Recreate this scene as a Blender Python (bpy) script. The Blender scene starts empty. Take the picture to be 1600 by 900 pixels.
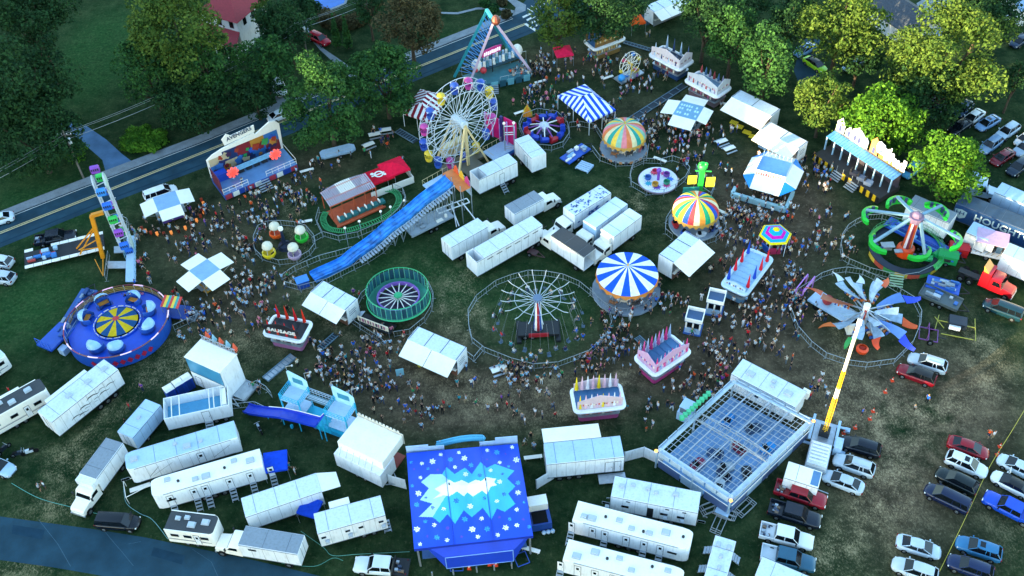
import bpy, math, random
import numpy as np
from mathutils import Vector, Matrix
R = random.Random(11)
PI = math.pi; rad = math.radians
sc = bpy.context.scene
COL = sc.collection
# ---------------------------------------------------------------- camera
F = 1600.0; PITCH = rad(47); ROLL = rad(-2.6); H = 104.0
_f = Vector((0, math.cos(PITCH), -math.sin(PITCH))); _u0 = Vector((0, math.sin(PITCH), math.cos(PITCH))); _r0 = Vector((1, 0, 0))
_r = _r0*math.cos(ROLL) + _u0*math.sin(ROLL); _u = _u0*math.cos(ROLL) - _r0*math.sin(ROLL)
CAM = Vector((0, 0, H))
def G(px, py, z=0.0):
    d = _f + _r*((px-800)/F) - _u*((py-450)/F)
    t = (z-H)/d.z
    return CAM + d*t
def PX(p):
    q = Vector(p)-CAM; d = q.dot(_f)
    return 800+F*q.dot(_r)/d, 450-F*q.dot(_u)/d
def scl(px, py, z=0):
    return F/((G(px, py, z)-CAM).dot(_f))
cam = bpy.data.cameras.new('camera'); cam.sensor_width = 36; cam.lens = 36*F/1600; cam.clip_end = 6000; cam.clip_start = 1
co = bpy.data.objects.new('camera', cam); COL.objects.link(co)
M = Matrix((( _r.x, _u.x, -_f.x, 0), (_r.y, _u.y, -_f.y, 0), (_r.z, _u.z, -_f.z, H), (0, 0, 0, 1)))
co.matrix_world = M; sc.camera = co
sc.render.resolution_x = 1024; sc.render.resolution_y = 576
# ---------------------------------------------------------------- materials
def srgb(h):
    if isinstance(h, (tuple, list)): return tuple(h[:3])
    h = h.lstrip('#'); c = [int(h[i:i+2], 16)/255 for i in (0, 2, 4)]
    return tuple(x/12.92 if x <= .04045 else ((x+.055)/1.055)**2.4 for x in c)
_M = {}
def mat(name, col='#808080', rough=.6, metal=0, var=.12, scale=1.5, bump=0, emit=None, es=1, alpha=None, dirt=0, trans=0):
    if name in _M: return _M[name]
    m = bpy.data.materials.new(name); m.use_nodes = True; nt = m.node_tree; N = nt.nodes; L = nt.links
    b = N['Principled BSDF']; c = srgb(col)
    b.inputs['Roughness'].default_value = rough; b.inputs['Metallic'].default_value = metal
    b.inputs['Base Color'].default_value = (*c, 1)
    tc = N.new('ShaderNodeTexCoord')
    if var or dirt:
        n = N.new('ShaderNodeTexNoise'); n.inputs['Scale'].default_value = scale; n.inputs['Detail'].default_value = 6
        L.new(tc.outputs['Object'], n.inputs['Vector'])
        r = N.new('ShaderNodeValToRGB'); L.new(n.outputs['Fac'], r.inputs['Fac'])
        lo = tuple(x*(1-var) for x in c); hi = tuple(min(1, x*(1+var*.7)) for x in c)
        r.color_ramp.elements[0].position = .3; r.color_ramp.elements[1].position = .7
        r.color_ramp.elements[0].color = (*lo, 1); r.color_ramp.elements[1].color = (*hi, 1)
        out = r.outputs['Color']
        if dirt:
            mp = N.new('ShaderNodeMapping'); mp.inputs['Scale'].default_value = (1.2, 1.2, .25); L.new(tc.outputs['Object'], mp.inputs['Vector'])
            n2 = N.new('ShaderNodeTexNoise'); n2.inputs['Scale'].default_value = 3.2; n2.inputs['Detail'].default_value = 8; L.new(mp.outputs[0], n2.inputs['Vector'])
            r2 = N.new('ShaderNodeValToRGB'); r2.color_ramp.elements[0].position = .5; r2.color_ramp.elements[1].position = .75
            r2.color_ramp.elements[0].color = (0, 0, 0, 1); r2.color_ramp.elements[1].color = (dirt,)*3+(1,)
            L.new(n2.outputs['Fac'], r2.inputs['Fac'])
            mx = N.new('ShaderNodeMixRGB'); L.new(r2.outputs['Color'], mx.inputs['Fac']); L.new(out, mx.inputs[1]); mx.inputs[2].default_value = (c[0]*.35+.02, c[1]*.33+.02, c[2]*.3+.015, 1)
            out = mx.outputs[0]
        L.new(out, b.inputs['Base Color'])
    if bump:
        n3 = N.new('ShaderNodeTexNoise'); n3.inputs['Scale'].default_value = scale*6; L.new(tc.outputs['Object'], n3.inputs['Vector'])
        bp = N.new('ShaderNodeBump'); bp.inputs['Strength'].default_value = bump; L.new(n3.outputs['Fac'], bp.inputs['Height']); L.new(bp.outputs[0], b.inputs['Normal'])
    if emit:
        b.inputs['Emission Color'].default_value = (*srgb(emit), 1); b.inputs['Emission Strength'].default_value = es
    if alpha is not None: b.inputs['Alpha'].default_value = alpha
    if trans:
        b.inputs['Subsurface Weight'].default_value = 0
    if rough >= .8: b.inputs['Specular IOR Level'].default_value = .12
    _M[name] = m; return m
def paint(h, rough=.45): return mat('paint_'+h.strip('#')+('_s' if rough < .4 else ''), h, rough, 0, .1, .9, dirt=0 if rough < .4 else .22)
def cloth(h): return mat('cloth_'+h.strip('#'), h, .85, 0, .14, 2, dirt=.1)
def steel(h): return mat('steel_'+h.strip('#'), h, .4, .35, .15, 2)
WHITE = mat('white_panel', '#e0e4e7', .4, 0, .05, .7, dirt=.34)
WHITE2 = mat('warm_white_panel', '#ece7dc', .5, 0, .04, .9, dirt=.12)
PALEBL = mat('pale_blue_panel', '#a4c0da', .45, 0, .08, .7, dirt=.25)
ROOFG = mat('grey_roof_sheet', '#7d8893', .55, .1, .08, 4, dirt=.3)
ROOFD = mat('dark_roof_sheet', '#34383d', .7, 0, .12, 4, dirt=.3)
ROOFW = mat('white_roof_sheet', '#c6d2de', .5, 0, .08, 2.5, dirt=.3)
VENT = mat('vent_grey', '#a9b4be', .5, 0, .05)
BLACK = mat('black_rubber', '#141516', .8, 0, .1)
DARK = mat('dark_steel', '#25282c', .55, .3, .2)
TRIM = mat('seam_trim', '#5b646e', .5, .5, .1)
GLASS = mat('tinted_glass', '#0c1218', .08, 0, 0)
ALU = mat('bright_aluminium', '#aab2ba', .35, .6, .15, 2)
GALV = mat('galvanised_rail', '#a8b0b5', .45, .5, .15, 2)
RIM = mat('wheel_rim', '#9aa0a6', .3, .8, .05)
LAMP = mat('lamp_lens', '#e8e6dc', .15, 0, 0)
TAIL = mat('tail_lens', '#7a0c0c', .2, 0, 0)
SKINM = [mat('skin_a', '#a87c62', .6, 0, .03), mat('skin_b', '#6e4834', .6, 0, .03), mat('skin_c', '#bc937a', .6, 0, .03)]
# ---------------------------------------------------------------- mesh builder
def rotz(a): return Matrix.Rotation(a, 4, 'Z')
def T(x, y=0, z=0): return Matrix.Translation((x, y, z))
class MB:
    def __init__(s): s.v = []; s.f = []; s.m = []
    def add(s, vs, fs, m=0, X=None):
        o = len(s.v)
        if X is not None: vs = [X @ Vector(v) for v in vs]
        s.v += [tuple(v) for v in vs]
        for i, f in enumerate(fs):
            s.f.append([a+o for a in f]); s.m.append(m if isinstance(m, int) else m[i])
        return s
    def box(s, x0, y0, z0, x1, y1, z1, m=0, X=None):
        vs = [(x0,y0,z0),(x1,y0,z0),(x1,y1,z0),(x0,y1,z0),(x0,y0,z1),(x1,y0,z1),(x1,y1,z1),(x0,y1,z1)]
        mm = m if not isinstance(m, int) else [m]*6   # bottom, top, -y, +x, +y, -x
        return s.add(vs, [(3,2,1,0),(4,5,6,7),(0,1,5,4),(1,2,6,5),(2,3,7,6),(3,0,4,7)], mm, X)
    def cbox(s, x, y, z, w, d, h, m=0, X=None): return s.box(x-w/2, y-d/2, z-h/2, x+w/2, y+d/2, z+h/2, m, X)
    def tube(s, p, q, r=.04, m=0, n=5, r2=None, X=None):
        p = Vector(p); q = Vector(q); d = q-p
        if d.length < 1e-6: return s
        if r2 is None: r2 = r
        a = d.orthogonal().normalized(); b = d.normalized().cross(a)
        vs = []
        for c, rr in ((p, r), (q, r2)):
            for i in range(n):
                t = 2*PI*i/n; vs.append(c+a*(rr*math.cos(t))+b*(rr*math.sin(t)))
        fs = [(i, (i+1) % n, n+(i+1) % n, n+i) for i in range(n)]+[tuple(range(n-1, -1, -1)), tuple(range(n, 2*n))]
        return s.add(vs, fs, m, X)
    def bar(s, p, q, w, h, m=0, X=None):
        p = Vector(p); q = Vector(q); d = (q-p); 
        if d.length < 1e-6: return s
        dn = d.normalized(); side = Vector((-dn.y, dn.x, 0))
        side = side.normalized() if side.length > .05 else Vector((1, 0, 0))
        up = side.cross(dn)*-1
        vs = []
        for c in (p, q):
            for sx, sz in ((-1,-1),(1,-1),(1,1),(-1,1)): vs.append(c+side*(sx*w/2)+up*(sz*h/2))
        return s.add(vs, [(0,1,2,3),(7,6,5,4),(0,4,5,1),(1,5,6,2),(2,6,7,3),(3,7,4,0)], m, X)
    def lathe(s, prof, n=16, m=0, X=None, a0=0, a1=2*PI):
        # m may be a function (segment index around, index along)
        full = abs(a1-a0-2*PI) < 1e-6; k = n if full else n+1
        vs = []; 
        for r_, z in prof:
            for i in range(k):
                t = a0+(a1-a0)*i/n; vs.append((r_*math.cos(t), r_*math.sin(t), z))
        fs = []; ms = []
        for j in range(len(prof)-1):
            for i in range(n):
                i2 = (i+1) % k
                fs.append((j*k+i, j*k+i2, (j+1)*k+i2, (j+1)*k+i)); ms.append(m(i, j) if callable(m) else m)
        return s.add(vs, fs, ms, X)
    def prism(s, pts, z0, z1, m=0, X=None, mtop=None):
        n = len(pts); vs = [(x, y, z0) for x, y in pts]+[(x, y, z1) for x, y in pts]
        fs = [(i, (i+1) % n, n+(i+1) % n, n+i) for i in range(n)]+[tuple(range(n-1, -1, -1)), tuple(range(n, 2*n))]
        return s.add(vs, fs, [m]*(n+1)+[m if mtop is None else mtop], X)
    def vprism(s, pts, y0, y1, m=0, X=None):   # polygon in x,z extruded along y
        n = len(pts); vs = [(x, y0, z) for x, z in pts]+[(x, y1, z) for x, z in pts]
        fs = [(i, n+i, n+(i+1) % n, (i+1) % n) for i in range(n)]+[tuple(range(n)), tuple(range(2*n-1, n-1, -1))]
        return s.add(vs, fs, m, X)
    def loft(s, rings, m=0, X=None, cap=True):
        n = len(rings[0]); vs = [p for r_ in rings for p in r_]; fs = []
        for j in range(len(rings)-1):
            for i in range(n): fs.append((j*n+i, j*n+(i+1) % n, (j+1)*n+(i+1) % n, (j+1)*n+i))
        if cap: fs += [tuple(range(n-1, -1, -1)), tuple(range((len(rings)-1)*n, len(rings)*n))]
        return s.add(vs, fs, m, X)
    def panel(s, a, b, c, d, t=.05, m=0, X=None, m2=None):  # slab from 4 corners with thickness downwards along its normal
        a, b, c, d = map(Vector, (a, b, c, d)); n = (b-a).cross(d-a).normalized()*t
        vs = [a, b, c, d, a-n, b-n, c-n, d-n]
        mm = [m]+[m if m2 is None else m2]*5
        return s.add(vs, [(0,1,2,3),(7,6,5,4),(0,4,5,1),(1,5,6,2),(2,6,7,3),(3,7,4,0)], mm, X)
    def blob(s, c, r, m=0, n=8, k=5, sz=1, X=None):
        c = Vector(c); prof = [(max(.001, r*math.sin(PI*j/k)), -r*sz*math.cos(PI*j/k)) for j in range(k+1)]
        XX = T(*c); XX = XX if X is None else X @ XX
        return s.lathe(prof, n, m, XX)
    def build(s, name, mats, parent=None, smooth=None):
        me = bpy.data.meshes.new(name); me.from_pydata(s.v, [], s.f)
        if not isinstance(mats, (list, tuple)): mats = [mats]
        for m in mats: me.materials.append(m)
        me.polygons.foreach_set('material_index', s.m)
        if smooth:
            me.polygons.foreach_set('use_smooth', [True]*len(s.f)); me.set_sharp_from_angle(angle=rad(smooth))
        me.validate(); me.update()
        o = bpy.data.objects.new(name, me); COL.objects.link(o)
        if parent is not None: o.parent = parent
        return o
def tag(o, label=None, cat=None, group=None, kind=None):
    if label: o['label'] = label
    if cat: o['category'] = cat
    if group: o['group'] = group
    if kind: o['kind'] = kind
    return o
def thing(name, label, cat, loc, rz=0, group=None):
    o = bpy.data.objects.new(name, None); COL.objects.link(o); o.empty_display_size = .3
    o.location = loc; o.rotation_euler = (0, 0, rz); return tag(o, label, cat, group)
def axis(p1, p2, z=0):
    a = G(*p1, z); b = G(*p2, z); c = (a+b)/2; d = b-a
    return Vector((c.x, c.y, 0)), math.atan2(d.y, d.x), d.length
def copy_tree(o, parent=None):
    c = o.copy(); COL.objects.link(c); c.parent = parent
    for ch in list(o.children): copy_tree(ch, c)
    return c
def loc_of(root):
    c, s_ = math.cos(-root.rotation_euler.z), math.sin(-root.rotation_euler.z); l = root.location
    def f(px, py, z=0):
        p = G(px, py, z)-l; return Vector((p.x*c-p.y*s_, p.x*s_+p.y*c, z-l.z))
    return f
def text_part(txt, size, parent, X, m, name='lettering', depth=.04, bold=.02, width=None):
    cu = bpy.data.curves.new(name, 'FONT'); cu.body = txt; cu.size = size; cu.extrude = depth; cu.offset = bold
    cu.align_x = 'CENTER'; cu.align_y = 'CENTER'; cu.resolution_u = 2
    tmp = bpy.data.objects.new('tmp', cu); COL.objects.link(tmp)
    dg = bpy.context.evaluated_depsgraph_get(); me = bpy.data.meshes.new_from_object(tmp.evaluated_get(dg))
    bpy.data.objects.remove(tmp); bpy.data.curves.remove(cu)
    if width:
        xs = [v.co.x for v in me.vertices]; w = max(xs)-min(xs); me.transform(Matrix.Diagonal((width/w, 1, 1, 1)))
    me.transform(X); me.materials.clear(); me.materials.append(m); me.name = name
    o = bpy.data.objects.new(name, me); COL.objects.link(o); o.parent = parent; return o
UP = Matrix.Rotation(PI/2, 4, 'X')      # text lying in XY -> standing in XZ, facing -Y
FLIP = rotz(PI)
# ---------------------------------------------------------------- sky, sun
SUN_EL = rad(7); SUN_AZ = rad(208)   # direction from which the sun shines, as math angle in XY
w = bpy.data.worlds.new('World'); sc.world = w; w.use_nodes = True
nt = w.node_tree; bg = nt.nodes['Background']; sky = nt.nodes.new('ShaderNodeTexSky'); sky.sky_type = 'NISHITA'
sky.sun_disc = False; sky.sun_elevation = SUN_EL; sky.sun_rotation = PI/2-SUN_AZ; sky.air_density = 1.3; sky.dust_density = .4; sky.ozone_density = 2.2
nt.links.new(sky.outputs[0], bg.inputs[0]); bg.inputs[1].default_value = .15
sd = Vector((math.cos(SUN_AZ)*math.cos(SUN_EL), math.sin(SUN_AZ)*math.cos(SUN_EL), math.sin(SUN_EL)))
sl = bpy.data.lights.new('sun', 'SUN'); sl.energy = 3.6; sl.angle = rad(.6); sl.color = (1, .78, .42)
so = bpy.data.objects.new('sun', sl); COL.objects.link(so); so.rotation_euler = sd.to_track_quat('Z', 'Y').to_euler()
vs = sc.view_settings; vs.view_transform = 'Standard'; vs.look = 'None'; vs.gamma = 1; vs.use_curve_mapping = False; vs.exposure = 3.1
# ---------------------------------------------------------------- ground
def seg_dist(P, a, b):
    d = b-a; t = np.clip(((P-a)@d)/(d@d), 0, 1); return np.linalg.norm(P-a-t[:, None]*d, axis=1)
def gblob(P, px, py, rx, ry):
    c = G(px, py); s = scl(px, py); ex = rx/s; ey = ry/(s*.67)
    return np.exp(-(((P[:, 0]-c.x)/ex)**2+((P[:, 1]-c.y)/ey)**2))
xs = np.concatenate([[-900, -500, -300, -200], np.arange(-120, 121, .8), [200, 300, 500, 900]])
ys = np.concatenate([[-500, -200, 0, 30], np.arange(45, 245, .8), [340, 450, 700, 1300]])
XX, YY = np.meshgrid(xs, ys); P = np.stack([XX.ravel(), YY.ravel()], 1)
dirt = np.zeros(len(P)); straw = np.zeros(len(P)); lush = np.zeros(len(P))
for b in [(640,560,150,60,.9),(1180,420,90,120,1),(1080,560,180,60,.9),(330,370,110,60,.7),(1260,330,60,70,.8),(900,90,130,30,.7),(480,260,110,30,.6),
          (380,480,110,60,.8),(1180,300,80,60,.8),(820,620,200,35,.9),(1000,180,110,50,.5),(1340,620,110,60,1),(1400,760,120,100,1),(1520,620,90,90,1),(700,640,150,40,.7)]:
    dirt += b[4]*gblob(P, *b[:4])
for b in [(1330,630,80,50,1.1),(1400,690,60,60,.7),(1540,560,50,50,.9),(1380,780,60,70,.8),(1300,870,60,40,.7),(1480,640,60,40,.6),(740,620,110,30,.8),(870,650,90,30,.6),
          (320,560,70,30,.7),(110,720,50,25,.9),(90,790,60,18,.8),(410,530,50,30,.6),(250,560,50,30,.5),(700,440,60,40,.35),(1000,330,60,40,.35),(640,480,30,50,.3),(1570,820,50,50,.5),(30,890,60,12,.9)]:
    straw += b[4]*gblob(P, *b[:4])
for b in [(845,510,90,55,1),(50,480,80,60,1),(600,430,140,50,.6),(480,470,60,25,.5),(560,340,60,30,.7),(230,60,90,60,.6),(60,320,110,50,1),(150,90,60,80,1.4),(700,70,60,30,.6),(700,470,60,50,.5),(30,250,90,30,.4)]:
    lush += b[4]*gblob(P, *b[:4])
for ln in ([(742,428),(712,448),(700,475),(704,505),(722,535)],[(716,430),(730,455),(742,490),(748,520)],[(1010,300),(990,320),(960,345)],[(450,300),(470,380),(460,430),(520,500),(640,570),(760,610),(900,600),(1000,590)],[(1330,470),(1300,600),(1400,690),(1450,640),(1560,600)],[(1290,880),(1380,760),(1400,640)],[(300,560),(220,600),(180,640),(90,740)]):
    W_ = [np.array(G(*p).xy) for p in ln]
    for a_, b_ in zip(W_[:-1], W_[1:]):
        t_ = (b_-a_)/np.linalg.norm(b_-a_); n_ = np.array([-t_[1], t_[0]])*.9
        for o_ in (n_, -n_): straw += .95*np.exp(-(seg_dist(P, a_+o_, b_+o_)/.55)**2)
gm = bpy.data.meshes.new('ground'); nx, ny = len(xs), len(ys)
fs = [(j*nx+i, j*nx+i+1, (j+1)*nx+i+1, (j+1)*nx+i) for j in range(ny-1) for i in range(nx-1)]
gm.from_pydata([(a, b, 0) for a, b in P.tolist()], [], fs)
at = gm.attributes.new('wear', 'FLOAT_COLOR', 'POINT')
colr = np.stack([np.clip(dirt, 0, 1), np.clip(straw, 0, 1), np.clip(lush, 0, 1), np.ones(len(P))], 1).astype(np.float32)
at.data.foreach_set('color', colr.ravel())
def ground_mat():
    m = bpy.data.materials.new('worn_grass'); m.use_nodes = True; nt = m.node_tree; N = nt.nodes; L = nt.links; b = N['Principled BSDF']
    b.inputs['Roughness'].default_value = .95; b.inputs['Specular IOR Level'].default_value = .03
    geo = N.new('ShaderNodeNewGeometry'); a = N.new('ShaderNodeAttribute'); a.attribute_name = 'wear'
    sep = N.new('ShaderNodeSeparateColor'); L.new(a.outputs['Color'], sep.inputs[0])
    def noise(s, d=8, r=.6, st=(1, 1, 1)):
        mp = N.new('ShaderNodeMapping'); mp.inputs['Scale'].default_value = st; L.new(geo.outputs['Position'], mp.inputs[0])
        n = N.new('ShaderNodeTexNoise'); n.inputs['Scale'].default_value = s; n.inputs['Detail'].default_value = d; n.inputs['Roughness'].default_value = r
        L.new(mp.outputs[0], n.inputs['Vector']); return n.outputs['Fac']
    def math_(op, x, y):
        n = N.new('ShaderNodeMath'); n.operation = op
        for i, q in enumerate((x, y)):
            if isinstance(q, (int, float)): n.inputs[i].default_value = q
            else: L.new(q, n.inputs[i])
        return n.outputs[0]
    def ramp(f, p0, p1, c0=(0, 0, 0, 1), c1=(1, 1, 1, 1)):
        n = N.new('ShaderNodeValToRGB'); n.color_ramp.elements[0].position = p0; n.color_ramp.elements[1].position = p1
        n.color_ramp.elements[0].color = c0; n.color_ramp.elements[1].color = c1; L.new(f, n.inputs[0]); return n.outputs[0]
    def mix(f, c1, c2):
        n = N.new('ShaderNodeMixRGB')
        if isinstance(f, float): n.inputs[0].default_value = f
        else: L.new(f, n.inputs[0])
        for i, q in ((1, c1), (2, c2)):
            if isinstance(q, tuple): n.inputs[i].default_value = (*q, 1)
            else: L.new(q, n.inputs[i])
        return n.outputs[0]
    big = noise(.05, 4); mid = noise(.35, 8, .65); fine = noise(2.2, 8, .7); fib = noise(4.5, 12, .9, (1, .6, 1))
    grass = mix(ramp(mid, .38, .62), (.008, .024, .009), (.024, .046, .017))
    grass = mix(sep.outputs[2], grass, mix(ramp(fine, .35, .7), (.008, .040, .012), (.032, .09, .026)))
    grass = mix(ramp(fine, .55, .75), grass, (.07, .08, .04))
    dm = math_('MULTIPLY', sep.outputs[0], ramp(math_('ADD', big, math_('MULTIPLY', mid, .6)), .5, .68))
    dcol = mix(ramp(mid, .3, .7), (.045, .034, .022), (.12, .088, .056)); dcol = mix(ramp(fine, .54, .7), dcol, (.21, .16, .105))
    c = mix(math_('MULTIPLY', dm, .92), grass, dcol)
    sm = math_('MULTIPLY', ramp(math_('ADD', math_('MULTIPLY', fib, .85), math_('MULTIPLY', mid, .3)), .575, .66), math_('ADD', math_('MULTIPLY', sep.outputs[1], .85), .05))
    c = mix(sm, c, (.40, .31, .18))
    dk = ramp(noise(.9, 10, .8), .28, .5); c2 = N.new('ShaderNodeMixRGB'); c2.blend_type = 'MULTIPLY'; c2.inputs[0].default_value = .55; L.new(c, c2.inputs[1]); L.new(dk, c2.inputs[2])
    L.new(c2.outputs[0], b.inputs['Base Color'])
    bp = N.new('ShaderNodeBump'); bp.inputs['Strength'].default_value = .6; bp.inputs['Distance'].default_value = .15; L.new(fine, bp.inputs['Height']); L.new(bp.outputs[0], b.inputs['Normal'])
    return m
gm.materials.append(ground_mat()); go = bpy.data.objects.new('ground', gm); COL.objects.link(go); go['kind'] = 'structure'
ASPH = mat('asphalt', '#23404f', .85, 0, .3, .35, .15, dirt=.3); CONC = mat('concrete', '#7d858c', .9, 0, .18, .8, .2, dirt=.4)
PAINTW = mat('road_paint_white', '#c9c9c2', .7, 0, .2, 3); PAINTY = mat('road_paint_yellow', '#bfae7c', .7, 0, .2, 3)
def strip(name, left, right, z, m, th=None, sub=8):
    # left/right: matching pixel polylines at ground level
    def dens(pl):
        out = []
        for a, b in zip(pl[:-1], pl[1:]):
            A = G(*a); B = G(*b)
            out += [A.lerp(B, i/sub) for i in range(sub)]
        return out+[G(*pl[-1])]
    A = dens(left); B = dens(right); b = MB(); n = len(A)
    vs = [(p.x, p.y, z) for p in A]+[(p.x, p.y, z) for p in B]
    fs = [(i, i+1, n+i+1, n+i) for i in range(n-1)]
    b.add(vs, fs)
    if th:
        vs2 = [(p.x, p.y, z-th) for p in A]+[(p.x, p.y, z-th) for p in B]; o = len(b.v); b.v += [tuple(v) for v in vs2]
        for i in range(n-1):
            b.f.append([i+1, i, o+i, o+i+1]); b.m.append(0); b.f.append([n+i, n+i+1, o+n+i+1, o+n+i]); b.m.append(0)
    o = b.build(name, m); o['kind'] = 'structure'; return o
def off(pl, d):   # offset pixel polyline by d metres to the left on the ground, back to pixels
    W = [G(*p) for p in pl]; out = []
    for i, p in enumerate(W):
        a = W[max(0, i-1)]; b = W[min(len(W)-1, i+1)]; t = (b-a).normalized(); q = p+Vector((-t.y, t.x, 0))*d; out.append(PX(q))
    return out
near = [(-120, 440), (0, 387), (160, 322), (330, 258), (455, 209), (655, 124), (835, 50), (905, 22), (1010, -22), (1150, -80)]
far = [(-120, 392), (0, 343), (132, 291), (312, 223), (432, 173), (636, 93), (800, 28), (862, 0), (960, -38), (1080, -90)]
mid = [(-120, 417), (0, 365), (150, 306), (350, 226), (445, 189), (642, 110), (822, 38)]
strip('road', far, near, .004, ASPH)
strip('centre_line', off(mid, .1), off(mid, -.1), .009, PAINTY); strip('centre_line', off(mid, .42), off(mid, .26), .009, PAINTY)
fedge = off(far[:7], -.25); strip('edge_line', fedge, off(fedge, -.12), .009, PAINTW)
sw = far[:7]; strip('kerb', off(sw, .18), sw, .13, CONC, .13); strip('pavement', off(sw, 1.75), off(sw, .19), .124, CONC, .12)
# side street and zebra crossings
strip('side_road', [(800, 28), (845, -30), (880, -80)], [(870, -3), (905, -40), (935, -85)], .0045, ASPH)
for i in range(4):
    for base, dx, dy, lx, ly in (((816, 26), 6.2, 4.6, 13, -6.5), ((823, 12), 6.6, -3.6, 9, 5)):
        x, y = base[0]+dx*i, base[1]+dy*i
        s_ = strip('zebra_stripe', [(x, y), (x+lx, y+ly)], [(x+1.6, y+2.4), (x+lx+1.6, y+ly+2.4)], .01, PAINTW, sub=2)
strip('stop_line', [(819, 38), (836, 49)], [(822, 36), (839, 46.5)], .01, PAINTW, sub=2)
strip('footpath', [(686, 19), (715, 19.5), (745, 12), (775, 11), (805, 17)], [(686, 21.5), (715, 22.5), (745, 15), (775, 14.5), (803, 21)], .05, CONC, .05)
strip('footpath', [(795, -6), (822, 8), (821, 17)], [(788, -4), (806, 12), (800, 26)], .05, CONC, .05)
# bottom-left road, driveways
strip('lower_road', [(-160, 796), (0, 807), (155, 828), (228, 840), (400, 876), (520, 905), (640, 940)], [(-160, 868), (0, 875), (80, 886), (150, 898), (290, 925), (420, 950), (560, 985)], .0042, ASPH)
DRV = mat('driveway_asphalt', '#4f6f92', .85, 0, .25, .5, .15)
CRK = mat('crack_filler', '#46606f', .8, 0, .2, 3); PTC = mat('asphalt_patch', '#1a3647', .9, 0, .2, 1)
for q in ([(163,830),(176,846),(190,862),(208,884)],[(60,812),(90,850),(110,885)],[(300,858),(330,878),(342,905)],[(175,845),(200,850),(220,846)]): strip('road_crack', q, [(x+.9, y+.2) for x, y in q], .008, CRK, sub=3)
for q, r2 in (([(20,820),(70,828)],[(18,834),(66,843)]),([(240,855),(290,868)],[(236,868),(284,882)]),([(210,275),(245,262)],[(216,283),(250,270)]),([(560,140),(600,124)],[(566,147),(606,131)])): strip('road_patch', q, r2, .0075, PTC, sub=2)
for i, (a_, b_) in enumerate(((1.1, .8), (2.9, 2.6))): strip('wheel_lane', off(near[:8], a_), off(near[:8], b_), .0072, PTC)
strip('driveway', [(88, 190), (112, 207), (135, 228), (160, 250), (166, 272)], [(96, 188), (134, 196), (166, 218), (190, 240), (206, 252)], .0036, DRV)
strip('driveway', [(455, 28), (478, 52), (500, 78), (537, 112)], [(463, 26), (486, 48), (506, 76), (550, 106)], .0036, CONC)
strip('driveway', [(425, 138), (432, 158), (438, 170)], [(440, 134), (450, 152), (455, 163)], .0036, CONC)
strip('car_park_lane', [(1255, 60), (1240, 110), (1250, 135)], [(1282, 62), (1275, 105), (1290, 135)], .0036, ASPH)
strip('far_street', [(1010, 40), (1050, 20), (1120, -20)], [(1000, 25), (1035, 8), (1100, -30)], .0036, ASPH)
strip('yard_slab', [(1432, 5), (1465, -15)], [(1440, 32), (1500, -2)], .0036, CONC)
strip('yard_slab', [(1585, -10), (1560, -30)], [(1600, 22), (1640, 10)], .0036, CONC)
# unseen ridge added outside the frame to block the low sun from the field
def ridge(a, b, h, wd):
    a = Vector(a); b = Vector(b); n = 40; mb = MB(); rings = []
    for i in range(n+1):
        p = a.lerp(b, i/n); t = (b-a).normalized(); s_ = Vector((-t.y, t.x, 0)); hh = h*(1+.10*math.sin(i*1.7)+.06*math.sin(i*.63+2))*math.sin(PI*min(1, max(0.02, min(i, n-i)/5))/2)
        rings.append([p+s_*wd*k+Vector((0, 0, z*hh)) for k, z in ((-1, 0), (-.55, .6), (-.2, .95), (.1, 1), (.5, .65), (1, 0))])
    mb.loft([[(*q.xy, q.z-.05) for q in r_] for r_ in rings]); o = mb.build('shadow_ridge', mat('shadow_ridge_green', '#26361c', .95, 0, .4, .15, .8), smooth=60); o['kind'] = 'structure'
ridge((-330, -260, 0), (-215, 330, 0), 52, 45)
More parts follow.
